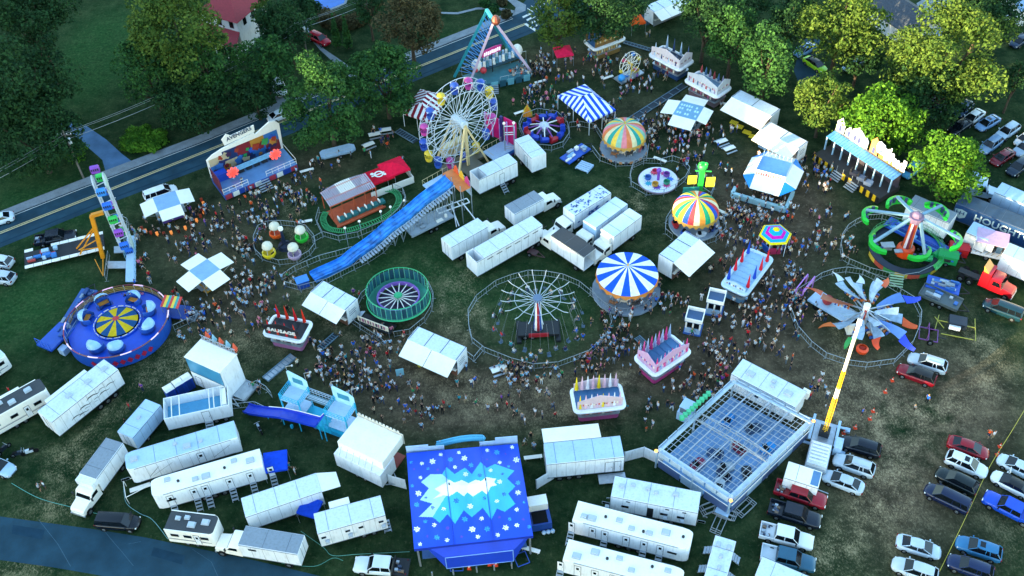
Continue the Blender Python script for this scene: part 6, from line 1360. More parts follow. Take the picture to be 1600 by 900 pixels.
# teacup disc
def teacups():
    g = G(1028,285); r_ = thing('teacup_ride', 'white disc ride painted with coloured splats and carrying small tubs', 'teacup ride', g); R1 = 2.95
    k = MB(); k.lathe([(R1+.1,.3),(R1+.1,.5),(R1,.55)],32); k.lathe([(R1,.55),(.01,.56)],32,1); d = k.build('disc', [paint('#9a8a9c'), mat('disc_white','#dadde6',.4,0,.05)], r_)
    cs = ['#2a6fc8','#c22878','#c02434','#1f9a54','#2ba0b8','#6a3fb0','#d04a90']
    for i, c_ in enumerate(cs):
        t = i*2*PI/7; k = MB(); rr = random.Random(i); q = [( (.75 if j%2 else .32+.15*rr.random())*math.cos(j*PI/9), (.75 if j%2 else .32)*math.sin(j*PI/9)) for j in range(18)]; k.prism([(x+1.75*math.cos(t),y+1.75*math.sin(t)) for x,y in q],.565,.575); k.build('paint_splat', paint(c_), d)
    for i, c_ in enumerate(['#7a3a9c','#c8305a','#2f5fb0','#c8902a','#228a6a']):
        t = i*2*PI/5+.5; k = MB(); k.lathe([(.25,.58),(.48,.75),(.52,1.15),(.44,1.15),(.4,.8)],12,0,T(1.55*math.cos(t),1.55*math.sin(t),0)); k.build('cup', paint(c_), r_, 40)
    k = MB(); k.tube((0,0,.5),(0,0,2.2),.22,n=8); k.blob((0,0,2.4),.4); k.build('centre_post', paint('#7f3fb0'), r_)
    k = MB(); k.lathe([(1.6,0),(1.6,.3)],12); k.build('base', DARK, r_)
teacups()
# octopus ride
def octo():
    g = G(850,208); r_ = thing('octopus_ride', 'low spinning ride with red and blue cars around a silver hub', 'spinning ride', g); k = MB(); k.lathe([(1.3,0),(1.2,.5),(.6,.7)],14); k.build('base', paint('#2a3550'), r_)
    k = MB(); k.lathe([(.9,1.5),(.75,1.8),(.3,2.1),(.01,2.15)],14); k.tube((0,0,.5),(0,0,1.6),.4,n=10); k.build('hub', paint('#c3cad4'), r_)
    for i in range(12):
        t = 2*PI*i/12; d = Vector((math.cos(t),math.sin(t),0)); z = 1.0+.35*math.sin(t*2); k = MB(); k.bar(d*.6+Vector((0,0,1.7)), d*2.5+Vector((0,0,z+.2)), .16,.14); k.build('arm', WHITE2 if i%2 else paint('#8a4a9c'), r_)
        k = MB(); X = T(d.x*3.0,d.y*3.0,z-.1)@rotz(t+PI/2); k.loft([[(x,y*s_,h) for x,y in ((-.75,-.4),(.45,-.4),(.75,0),(.45,.4),(-.75,.4))] for s_,h in ((.7,-.3),(1,-.05),(1,.35))],0,X); k.box(-.7,-.35,.3,-.55,.35,.95,0,X); k.build('car', paint('#b0202c' if i%3==1 else '#1a3fae'), r_)
octo()
# balloon cups
def balloons():
    g = G(446,386); r_ = thing('balloon_ride', 'kiddie ride with four hanging cups shaped like eggs around a dark hub', 'kiddie ride', g); l = loc_of(r_); k = MB(); k.lathe([(1.1,0),(.9,.6),(.3,.8),(.2,3.4),(.4,3.5),(.01,3.6)],10); k.build('hub', paint('#1c2740'), r_); k = MB(); k.tube((0,0,3.5),(0,0,3.9),.35,n=10); k.build('hub_cap', WHITE2, r_)
    for p, c_, lb in (((431,363),'#e05a1a','orange cup'),((471,369),'#2fbf3a','lime green cup'),((420,394),'#e6c81e','yellow cup'),((460,396),'#b29ab4','mauve cup')):
        q = l(*p,1.4); k = MB(); k.bar((0,0,.9),(q.x*.9,q.y*.9,.75),.14,.14); k.build('arm', DARK, r_)
        k = MB(); k.lathe([(.15,.35),(.7,.6),(1.0,1.1),(.98,1.5),(.85,1.5)],14,0,T(q.x,q.y,0)); a = k.build('cup', paint(c_), r_, 40); a['label'] = lb+' of the balloon ride'
        k = MB(); k.lathe([(.62,2.2),(.8,2.5),(.7,2.95),(.4,3.25),(.01,3.35)],12,0,T(q.x,q.y,0)); [k.tube((q.x+.8*math.cos(t),q.y+.8*math.sin(t),1.5),(q.x+.62*math.cos(t),q.y+.62*math.sin(t),2.3),.04) for t in (0,1.57,3.14,4.71)]; k.build('cup_top', paint('#cfc9b4'), a, 40)
balloons()
# mini Ferris wheel
r_ = thing('mini_wheel', 'miniature white Ferris wheel with a blue ball on a small trailer', 'kiddie ride', G(983,122), rad(35)); k = MB(); z = 3.0
for y in (-.35,.35):
    for i in range(20): t0, t1 = 2*PI*i/20, 2*PI*(i+1)/20; k.tube((2.0*math.sin(t0),y,z+2.0*math.cos(t0)),(2.0*math.sin(t1),y,z+2.0*math.cos(t1)),.05,n=4); 
    for i in range(10): t0 = 2*PI*i/10; k.tube((0,y,z),(2*math.sin(t0),y,z+2*math.cos(t0)),.045,n=4)
k.build('wheel_rim', WHITE2, r_); k = MB(); k.tube((-.2,-.6,.7),(0,-.45,z),.1,n=6); k.tube((.2,.6,.7),(0,.45,z),.1,n=6); k.tube((0,-.6,z),(0,.6,z),.22,n=8); k.build('support', paint('#c9a53a'), r_)
for i in range(6):
    t = i*PI/3+.3; k = MB(); k.cbox(2.0*math.sin(t),0,z+2.0*math.cos(t)-.35,.5,.55,.35); k.build('basket', paint(['#2a6fc0','#c8b03a','#b03a5a'][i%3]), r_)
k = MB(); k.blob((-2.2,-.5,1.3),.65,0,12,7); k.build('blue_ball', paint('#2d8fd0'), r_, 40); k = MB(); k.box(-2.6,-1.1,.4,2.4,1.1,.65); k.build('trailer_deck', ALU, r_); k = MB(); [k.tube((x,-1.1,.6),(x,-1.1,1.4),.03) for x in (-2.5,-1.3,0,1.2,2.3)]; k.tube((-2.5,-1.1,1.4),(2.3,-1.1,1.4),.03); k.build('railing', GALV, r_)
MB().cbox(1.6,.2,.9,1.0,.8,.5).build('yellow_box', paint('#c8a828'), r_)
# frog hopper tower
r_ = thing('frog_tower', 'green drop tower with a frog head on top and yellow signs', 'kiddie ride', G(1092,306)); k = MB(); k.box(-.35,-.3,.3,.35,.3,5.2); k.build('tower', paint('#1fae3c'), r_)
k = MB(); k.blob((0,0,5.8),.75,0,10,6,.9); k.blob((-.4,-.3,6.4),.3); k.blob((.4,-.3,6.4),.3); k.build('frog_head', mat('frog_green','#2bd048',.4,0,.1), r_, 40); k = MB(); k.tube((-1.0,0,5.0),(1.3,-.2,4.9),.12); k.build('cross_arm', paint('#1fae3c'), r_)
k = MB(); k.box(-2.0,-.2,2.6,-.7,-.1,4.2); k.build('yellow_sign', paint('#d8cc3a'), r_); MB().box(.7,-.4,2.0,2.0,-.3,3.9).build('yellow_sign', paint('#d8cc3a'), r_)
k = MB(); k.box(-2.6,-1.6,.3,-.2,-.4,.9); k.box(-2.6,-.5,.9,-.2,-.38,2.2); [k.box(-2.5+i*.6,-1.3,.9,-2.1+i*.6,-.7,1.3) for i in range(4)]; k.build('seat_bench', paint('#2f8f86'), r_); k = MB(); [k.bar((0,0,.8),(x,y,.05),.16,.16) for x,y in ((-2.9,-2.4),(1.2,-1.6),(1.3,1.2),(-1.3,1.3))]; k.build('outrigger', paint('#178a30'), r_)
# green claw ride
def claw():
    g = G(1412,397); r_ = thing('claw_ride', 'claw ride with green pods on long arms around an orange striped column', 'claw ride', g); l = loc_of(r_)
    k = MB(); k.lathe([(5.0,.9),(5.0,1.0),(3.9,1.0)],28); k.build('deck_ring', mat('deck_dark','#1a2638',.5,0,.1), r_); k = MB(); k.lathe([(5.02,.2),(5.05,.98)],28,lambda i,j:i//3%3,a0=PI*1.0,a1=PI*2); k.build('skirt_panels', [paint('#c9ae3a'), paint('#b04a3a'), paint('#3c8a4a')], r_)
    k = MB(); k.lathe([(5.2,1.0),(5.3,1.1),(4.6,1.5)],28,0,a0=-1.0,a1=2.6); k.build('green_rim', mat('claw_green','#249a40',.4,0,.2,1), r_)
    k = MB(); [k.tube((5.1*math.cos(t),5.1*math.sin(t),1),(5.1*math.cos(t),5.1*math.sin(t),2.0),.03,n=4) for t in [i*.14-1 for i in range(27)]]; [k.tube((5.1*math.cos(i*.14-1),5.1*math.sin(i*.14-1),z),(5.1*math.cos(i*.14-.86),5.1*math.sin(i*.14-.86),z),.03,n=4) for i in range(26) for z in (1.5,2.0)]; k.build('railing', paint('#2f8f5a'), r_)
    k = MB(); k.lathe([(.75,1),(.62,3.5),(.55,6.6)],12,lambda i,j:i%3); k.build('column', [paint('#c9501c'), paint('#d8c8cc'), paint('#7a2a3c')], r_); k = MB(); k.lathe([(1.3,.2),(1.2,1.4),(.8,1.7)],12); k.build('column_base', mat('orange_base','#e04a14',.4,0,.1), r_)
    k = MB(); k.tube((0,0,6.5),(0,0,7.3),1.0,n=12); k.blob((0,0,7.3),.7); k.build('hub', paint('#6a5a78'), r_)
    for p, z in (((1352,333),4.5),((1400,312),5.4),((1470,326),5.8),((1364,383),3.1),((1443,402),2.2),((1498,378),4.0)):
        q = l(*p,z); s_ = Vector((q.x,q.y,0)).normalized(); a = math.atan2(s_.y,s_.x); k = MB(); k.bar((s_.x*.8,s_.y*.8,7.0), q+Vector((0,0,.6)), .42,.22); k.build('arm', mat('arm_steel','#6f93a8',.4,.1,.2,1), r_)
        X = T(*q)@rotz(a); k = MB(); n = 12
        rings = []
        for i in range(n+1):
            t = -1.15+2.3*i/n; c, s2 = math.cos(t), math.sin(t); w_ = 1.05*math.cos(t*.9)**.6 if abs(t) < 1.7 else .1; rings.append([X@Vector(((1.9+u)*c-1.9, (1.9+u)*s2, h)) for u,h in ((-.25*w_,-.6*w_),(.35*w_,-.35*w_),(.45*w_,.35*w_),(-.1*w_,.55*w_))])
        k.loft(rings); pod = k.build('pod', mat('pod_green','#1eae34',.35,0,.2,1), r_, 40)
        k = MB(); [k.box(-.25,-.2,-.2,.05,.2,.6,0,X@T(1.9*math.cos(t)-2.0,1.9*math.sin(t),0)@rotz(t)) for t in (-.7,-.25,.25,.7)]; k.build('seat', paint('#24365c'), pod)
    k = MB(); X = T(-2.6,-4.9,0)@rotz(rad(-15)); [k.box(-.9,-.3*i-.3,1.0-.2*i,.9,-.3*i-.04,1.05-.2*i,0,X) for i in range(5)]; k.build('steps', paint('#8fae8a'), r_); k = MB(); k.cbox(-2.6,.2,1.8,1.8,1.1,.1); k.cbox(-1.4,-.9,1.6,1.1,.7,.1); k.cbox(-2.6,.2,1.4,1.2,.7,.75); k.build('control_box', ALU, r_)
claw()
# glider ride
def glider():
    g = G(1345,508); r_ = thing('glider_ride', 'ride with white wings, blue and orange gliders spread around a white lattice column', 'glider ride', g); l = loc_of(r_); k = MB(); z = 3.6
    k.lathe([(.55,.4),(.45,z)],8,lambda i,j:i%2); k.build('column', [WHITE, paint('#a83a34')], r_); k = MB(); k.tube((0,0,z-.2),(0,0,z+.4),.45,n=10); k.build('hub', WHITE2, r_)
    k = MB(); [k.bar((0,0,.6),(3*math.cos(t),3*math.sin(t),.1),.25,.25) for t in (.5,2.1,3.7,5.2)]; k.build('base', DARK, r_)
    spec = [(15,6.6,4.6,'#1a3fd0'),(52,5.4,5.6,'#c8501c'),(88,4.6,6.0,'#c6d4e0'),(118,5.8,6.2,'#c6d4e0'),(150,6.8,5.0,'#b84a28'),(200,5.6,3.4,'#c8601c'),(238,6.0,4.0,'#1f8a3a'),(278,4.6,2.6,'#d8481c'),(308,6.6,3.6,'#1a34c8'),(342,5.6,3.0,'#c8501c')]
    for i, (deg, ln, zt, tc) in enumerate(spec):
        zt *= .6
        X = rotz(rad(deg)); k = MB(); k.bar(Vector((.4,0,z-.6)),Vector((ln*.62,0,zt)),.16,.16,0,X); k.bar(Vector((.4,0,z-1.6)),Vector((ln*.5,0,zt-.5)),.09,.09,0,X); k.build('arm', ALU, r_)
        def blade(x0, x1, w0, w1, zc, dz, m, nm, par, tw=.5):
            k = MB(); rings = []
            for j in range(7):
                t = j/6; x = x0+(x1-x0)*t; w_ = w0+(w1-w0)*t; y = tw*math.sin(t*2.2); zz = zc+dz*t; rings.append([X@Vector((x,y-w_,zz-.1)),X@Vector((x,y+w_,zz+.25)),X@Vector((x,y+w_,zz+.17)),X@Vector((x,y-w_,zz-.18))])
            k.loft(rings); return k.build(nm, m, par)
        wi = blade(ln*.25, ln*.85, .25, .72, zt+.1, .2, paint(('#4f78b8','#a85a3c')[i//4%2]) if i % 4 == 0 else mat('wing_steel','#93abc0',.45,.1,.3,1.5,dirt=.2), 'wing', r_)
        blade(ln*.86, ln*1.2, .6, .12, zt+.3, -.2, paint(tc), 'wing_tip', wi, -.4)
        if i % 2: blade(ln*.2, ln*.7, .2, .5, zt+.9, 1.0, mat('wing_steel','#93abc0',.45,.1,.3,1.5,dirt=.2), 'tail_fin', wi, .2)
        k = MB(); [k.box(ln*.3+j*.42,-.42,zt-.5,ln*.3+j*.42+.22,.42,zt-.2,j%3,X) for j in range(5)]; k.build('seat_row', [paint('#b8622c'), paint('#2c4f9c'), paint('#c8b8a8')], r_)
    p, q = l(1270,460,1.0), l(1338,500,1.0); d = (q-p).normalized(); n_ = Vector((-d.y,d.x,0))*1.3; k = MB(); k.panel(p-n_,q-n_,q+n_,p+n_,.25); k.build('trailer_deck', PALEBL, r_); k = MB(); k.lathe([(.5,1),(.7,1.4),(.65,1.9),(.4,1.9)],12,0,T(*(p+d*2.2).xy,0)); k.build('red_drum', paint('#8c2a30'), r_)
    for t in (.2,.3): c = p.lerp(q,t); a = math.atan2(d.y,d.x); k = MB(); X = T(c.x,c.y,0)@rotz(a); [k.tube((0,s_*1.2-.12,.4),(0,s_*1.2+.12,.4),.4,n=10,X=X) for s_ in (-1,1)]; k.build('wheel', BLACK, r_)
    k = MB(); m_ = l(1331,519,0); k.box(m_.x-.9,m_.y-.7,.3,m_.x+.9,m_.y+.7,2.1); cb = k.build('control_cabin', WHITE2, r_); MB().box(m_.x-.6,m_.y-.3,2.103,m_.x+.6,m_.y+.5,2.13).build('roof_hatch', BLACK, cb)
    k = MB(); m_ = l(1345,552,0); k.lathe([(.2,.2),(.75,.6),(.8,1.0),(.5,1.2)],12,0,T(m_.x,m_.y,0)); k.build('orange_tub', mat('orange_red','#e0481a',.4,0,.15), r_)
glider()
# spinning tub ride
def tilt():
    g = G(190,518); tl = Matrix.Rotation(rad(-3),4,'X'); r_ = thing('spinning_tub_ride', 'round blue spinning tub ride with a striped yellow centre and lit railing', 'spinning ride', g); R1 = 6.5; X0 = T(0,0,1.3)@tl
    BL = mat('ride_blue','#1247b8',.35,0,.08); k = MB(); k.lathe([(R1,.0),(3.2,.35)],60,0,X0); k.build('deck', BL, r_, 30)
    k = MB(); k.lathe([(R1+.25,-1.2),(R1+.3,.9)],40,lambda i,j:0,X0,a0=PI,a1=2*PI); k.lathe([(R1+.22,-1.2),(R1+.22,.2)],40,0,X0,a0=0,a1=PI); k.build('skirt', mat('ride_blue_skirt','#1d4fa8',.4,0,.1), r_)
    for i in range(9):
        t = PI*1.42+i*.14; k = MB(); X = X0@rotz(t)@T(R1+.33,0,-.3); k.add([(0,-.42,0),(0,0,-.5),(0,.42,0),(0,0,.5)],[(0,1,2,3)],0,X); k.build('red_diamond', paint('#a81c3c'), r_)
    k = MB(); k.lathe([(R1+.28,.95),(R1+.42,1.02),(R1+.28,1.1)],60,lambda i,j:(i//2)%3,X0); k.build('light_rail', [mat('rail_light','#e8c8dc',.4,0,0,emit='#f0b8dc',es=.05), paint('#8a3048'), paint('#7a4a3a')], r_)
    k = MB(); [k.lathe([(R1+.1,z),(R1+.1,z+.16)],60,0,X0,a0=.05,a1=PI-.05) for z in (.22,.5,.78)]; k.build('back_rail', paint('#b08a3a'), r_)
    k = MB(); [k.tube(((R1+.2)*math.cos(t),(R1+.2)*math.sin(t),0),((R1+.2)*math.cos(t),(R1+.2)*math.sin(t),1.05),.045,n=4,X=X0) for t in [2*PI*i/30 for i in range(30)]]; k.build('railing_posts', PALEBL, r_)
    k = MB(); k.lathe([(3.2,.35),(3.2,.6),(2.9,.6)],40,0,X0); k.build('centre_ring', BL, r_); k = MB(); k.lathe([(2.75,.7),(1.3,1.05),(.05,1.35)],28,lambda i,j:(0,0,1,1)[i%4] if j<1 else (0,0,1,1)[i%4],X0); ctr = k.build('centre_canopy', [cloth('#c9a81f'), cloth('#1d4b78')], r_); MB().lathe([(.45,1.36),(.01,1.4)],12,0,X0).build('centre_cap', paint('#b0242c'), ctr)
    k = MB(); [k.box(-.02,-.35,.6,.02,.35,.72,0,X0@rotz(t)@T(3.05,0,0)) for t in [i*.33 for i in range(19)]]; k.build('centre_trim', mat('trim_lit','#e6dcc8',.5,0,.05), r_)
    for i, (dx, dy, a) in enumerate(((1.2,3.9,1.2),(-2.7,3.6,2.2),(-4.1,.9,3.1),(3.6,1.9,.3),(4.2,-1.2,-.4),(-1.6,-4.3,-1.9),(1.0,-4.6,-1.2))):
        X = X0@T(dx,dy,.2)@rotz(a); k = MB(); k.lathe([(1.15,.02),(1.15,.05),(.01,.06)],20,0,X); k.build('turntable', paint('#0e2f80'), r_)
        k = MB(); k.lathe([(.95,.1),(1.0,.9),(.9,.95),(.85,.3),(.1,.25)],14,0,X,a0=-2.2,a1=2.2); tb = k.build('tub', paint('#2456a8'), r_, 40)
        k = MB(); k.lathe([(1.05,1.0),(.95,1.45),(.6,1.75),(.05,1.85)],14,0,X@T(.25,0,0),a0=-1.6,a1=1.6); k.build('shell_canopy', mat('shell_blue','#8fb8dc',.3,0,.15), tb, 40); k = MB(); k.box(-.1,-.7,.4,.5,.7,.6,0,X); k.build('seat', paint('#b8782a'), tb)
    r2 = thing('ride_entrance', 'small striped canopy entrance at the right side of the spinning tub ride', 'ride entrance', G(276,492), rad(-12)); k = MB(); [k.panel((-1.3+i*.37,-.9,2.5),(-.93+i*.37,-.9,2.5),(-.93+i*.37,.9,2.9),(-1.3+i*.37,.9,2.9),.05,i%3) for i in range(7)]; k.build('canopy', [paint('#c2382c'), paint('#d8b83a'), paint('#2a8f8a')], r2)
    k = MB(); k.box(-1.6,-1.2,.6,2.2,1.2,.8); k.build('deck', paint('#1b3f90'), r2); k = MB(); [k.tube((x,y,0),(x,y,2.5),.05) for x in (-1.2,1.2) for y in (-.85,.85)]; k.build('posts', ALU, r2)
    k = MB(); [k.box(2.25+.3*i,-.9,.05,2.5+.3*i,.9,.6-.15*i) for i in range(3)]; k.build('steps', ALU, r2)
tilt()
# zipper
def zipper():
    c, a, L = axis((38,405),(162,375),1.0); r_ = thing('zipper_ride', 'upright zipper ride with a tall oval boom of cars and an orange support arm', 'zipper ride', c, a); l = loc_of(r_)
    k = MB(); k.box(-L/2,-1.4,.6,L/2,1.4,.95,0); k.build('deck', mat('deck_black','#22262b',.7,.1,.2,1), r_)
    k = MB(); n = 9
    for i in range(n): x0, x1 = -L/2+L*i/n+.03, -L/2+L*(i+1)/n-.03; k.box(x0,-2.0,.9,x1,-1.42,1.0); i in (1,2) or k.box(x0,1.42,.9,x1,2.0,1.0)
    k.build('side_flap', WHITE2, r_); [wheel(r_, -L/2+3+i*1.1, s_*1.2, .42, .25) for i in range(2) for s_ in (-1,1)]
    k = MB(); rr = random.Random(5); [k.cbox(rr.uniform(-L*.45,-L*.1),rr.uniform(-.9,.9),1.2,rr.uniform(.3,1.2),rr.uniform(.2,.7),rr.uniform(.2,.6),i%3) for i in range(12)]; k.build('drive_gear', [PALEBL, paint('#2a6fb8'), paint('#a83a3a')], r_)
    OR = mat('orange_steel','#d88a1a',.4,.05,.12); bx = L/2+.3; top = l(143,337,8.6); k = MB(); f = l(161,402,.6); k.bar(f,top,.55,.55); k.bar(l(120,388,1.0),top*.75+f*.25,.2,.2); k.bar(l(125,397,1.0),top*.72+f*.28,.2,.2); k.bar(l(123,391,3.4),f.lerp(top,.45),.12,.12); k.bar(l(126,391,2.2),f.lerp(top,.25),.12,.12); k.bar(l(161,431,.1),f,.14,.14); k.bar(l(148,405,1.0),l(161,431,.1),.1,.1); k.build('support_arm', OR, r_)
    k = MB(); k.bar(top,top+Vector((1.6,0,.1)),.5,.5); k.build('axle', OR, r_)
    # boom: long oval frame in the plane across the deck, standing upright
    zb, zt = 1.6, 15.3; hx = top.x+1.9; WB = mat('boom_white','#bfc9d0',.4,.1,.15); rd = 1.3
    def Q(s, x, off=0):    # s in 0..1 round the oval
        L1 = zt-zb-2*rd; per = 2*L1+2*PI*rd; d = (s % 1)*per; r_2 = rd+off
        if d < L1: return Vector((x, top.y-r_2, zb+rd+d))
        d -= L1
        if d < PI*rd: t = d/rd; return Vector((x, top.y-r_2*math.cos(t), zb+rd+L1+r_2*math.sin(t)))
        d -= PI*rd
        if d < L1: return Vector((x, top.y+r_2, zb+rd+L1-d))
        d -= L1; t = d/rd; return Vector((x, top.y+r_2*math.cos(t), zb+rd-r_2*math.sin(t)))
    n = 60
    for x in (hx+.1, hx+1.6):
        k = MB()
        for o_ in (-.25,-.85): [k.tube(Q(i/n,x,o_),Q((i+1)/n,x,o_),.085,n=4) for i in range(n)]
        [k.tube(Q(i/n,x,-.25),Q((i+1)/n,x,-.85),.045,n=4) for i in range(n)]
        k.build('boom_side', WB, r_)
    k = MB()
    for z in (zb+2, zb+4.8, zb+8, zb+11.2): [k.tube((hx-.1,top.y+s_*.65,z),(hx+1.9,top.y+s_*.65,z+.6),.07,n=4) for s_ in (-1,1)]
    k.build('boom_ties', WB, r_)
    for x in (hx+1.65,):
        for z in (zb+.9, zt-1.6): k = MB(); k.tube((x,top.y,z),(x+.12,top.y,z),1.15,n=18); k.build('end_disc', paint('#b6c8c2'), r_)
    cols = ['#1b62c8','#8a3fae','#28b04a','#1b62c8','#2f7fd0','#7a3fa8','#2fc052','#1a55b8','#9a4ab8','#1e6fc8','#23a848','#1b62c8']
    for i in range(12):
        p = Q((i+.3)/12, hx+.9, .65); k = MB(); k.loft([[(p.x+x,p.y-w_,p.z-h),(p.x+x,p.y+w_,p.z-h),(p.x+x,p.y+w_,p.z+h*.6),(p.x+x,p.y+w_*.4,p.z+h),(p.x+x,p.y-w_*.4,p.z+h),(p.x+x,p.y-w_,p.z+h*.6)] for x,w_,h in ((-.6,.3,.35),(-.5,.42,.5),(.5,.42,.5),(.6,.3,.35))]); cr = k.build('car', paint(cols[i]), r_)
        k = MB(); [k.box(p.x-.5+j*.27,p.y-.44,p.z-.1,p.x-.35+j*.27,p.y-.423,p.z+.28) for j in range(4)]; k.build('car_mesh', DARK, cr)
    r2 = thing('boarding_walkway', 'grey boarding walkway with blue rails right of the zipper ride', 'walkway', G(193,402)); l2 = loc_of(r2)
    def slab(q, z, m, nm, t=.12): k = MB(); k.panel(*[l2(*p,z) for p in q],t); return k.build(nm, m, r2)
    slab([(196,440),(212,440),(212,368),(198,368)], .9, PALEBL, 'deck'); slab([(168,419),(199,419),(199,408),(168,408)], .8, ALU, 'ramp'); slab([(178,395),(202,394),(203,383),(178,385)], .8, ALU, 'ramp')
    k = MB()
    for q0, q1 in (((213,440),(213,366)),((197,406),(197,398)),((197,384),(198,368))): p, q = l2(*q0,.9), l2(*q1,.9); n = max(1,int((q-p).length/1.2)); [k.tube(p.lerp(q,i/n),p.lerp(q,i/n)+Vector((0,0,1.1)),.035) for i in range(n+1)]; [k.tube(p+Vector((0,0,z)),q+Vector((0,0,z)),.035) for z in (.6,1.1)]
    k.build('railing', paint('#6f9aa8'), r2)
zipper()
# water chute with two towers
def chute():
    c, a, L = axis((455,655),(548,690),0); r_ = thing('tower_slide', 'cyan trailer slide with two railed towers and a dark blue chute', 'fun slide', G(492,652), a); l = loc_of(r_)
    CY = mat('cyan_panel','#1ea6cc',.4,0,.12,.8); PC = mat('pale_cyan','#a6d4e2',.45,0,.1)
    p, q = l(462,640,0), l(556,684,0); W = 2.4; k = MB(); k.box(p.x,p.y-W/2-.6,.6,q.x,p.y+W/2-.6,1.5); k.build('base', CY, r_); y0, y1 = p.y-W/2-.6, p.y+W/2-.6
    k = MB(); [k.box(x,y0-.03,.65,x+1.5,y0-.005,1.4) for x in (p.x+3,p.x+6.5)]; k.build('base_panels', paint('#1787b0'), r_)
    def tower(x0, x1, z, nm):
        k = MB(); k.box(x0,y0,z,x1,y1,z+.12); k.build('deck', PALEBL, r_); MB().box(x0,y0,z*.5,x1,y1,z*.5+.08).build('lower_deck', PALEBL, r_); k = MB(); [k.box(x-.07,y-.07,1.5,x+.07,y+.07,z+1.1) for x in (x0+.07,x1-.07) for y in (y0+.07,y1-.07)]; k.build('tower_posts', CY, r_)
        k = MB()
        for (xa,ya),(xb,yb) in (((x0,y0),(x1,y0)),((x0,y0),(x0,y1)),((x1,y0),(x1,y1))):
            [k.tube((xa,ya,z+h),(xb,yb,z+h),.04) for h in (.4,.75,1.1)]; [k.tube((xa+(xb-xa)*i/6,ya+(yb-ya)*i/6,z),(xa+(xb-xa)*i/6,ya+(yb-ya)*i/6,z+1.1),.025) for i in range(7)]
        k.build('railing', CY, r_); k = MB(); k.vprism([(x0,z+.12),(x1,z+.12),(x1,z+2.2),(x1-.5,z+2.6),(x0+.3,z+3.1),(x0,z+2.8)],y1-.06,y1); bp = k.build('back_panel', PC, r_); MB().box(x0+.7,y1-.1,z+1.1,x1-.7,y1-.063,z+2.0).build('window', paint('#2f7f9c'), bp)
        for x in (x0+.1, x1-.1): k = MB(); k.tube((x,y1,z+2.4),(x,y1,z+3.7),.04); k.tube((x,y1,z+3.7),(x+.8,y1+.2,z+4.1),.04); k.blob((x+.85,y1+.2,z+4.1),.16); k.build('lamp_arm', ALU, r_)
    tower(p.x-.2, p.x+2.6, 4.2, 0); tower(q.x-3.0, q.x, 4.4, 1)
    k = MB(); st = [(q.x-3.0,4.5),(p.x+5.5,3.4),(p.x+2.5,2.9),(p.x,2.3),(p.x-2.4,1.3),(p.x-4.6,.55),(p.x-5.6,.5)]
    def ch(k, yy, w_, m):
        k.loft([[(x,yy-w_,z+.35),(x,yy-w_+.06,z+.35),(x,yy-w_+.12,z+.06),(x,yy+w_-.12,z+.06),(x,yy+w_-.06,z+.35),(x,yy+w_,z+.35),(x,yy+w_,z-.05),(x,yy-w_,z-.05)] for x,z in st], m)
    ch(k, y0-.75, .7, 0); k.build('chute', mat('chute_blue','#1438b4',.3,0,.08), r_); k = MB(); [k.tube((st[i][0],y0-.02,st[i][1]+.36),(st[i+1][0],y0-.02,st[i+1][1]+.36),.06) for i in range(4)]; k.build('chute_rail', WHITE2, r_)
    k = MB()
    for x, z in st[:-1]: k.bar((x,y0-.75,.02),(x,y0-.75,z-.1),.1,.1)
    [k.bar((x,y0,1.5),(x+1.8,y0,3.6),.08,.08) for x in (p.x+2.8,p.x+5.2)]; k.build('struts', CY, r_)
    k = MB(); k.box(p.x+2.6,y1-.9,3.9,q.x-3.0,y1,4.0); k.build('bridge', mat('grating','#5f7c88',.6,.2,.2,3), r_); k = MB(); [k.tube((p.x+2.6,y,z),(q.x-3.0,y,z),.03) for y in (y1,y1-.9) for z in (4.4,4.8,5.1)]; [k.tube((p.x+2.6+i*.45,y1,4),(p.x+2.6+i*.45,y1,5.1),.018,n=3) for i in range(12)]; k.build('bridge_rail', PALEBL, r_)
    for x in (p.x+1, q.x-1): MB().box(x,y0-.9,.02,x+.25,y0-.6,.6).build('jack_leg', CY, r_)
    [wheel(r_, p.x+4+i*1.0, y0+.2, .4, .25) for i in range(2)]
chute()
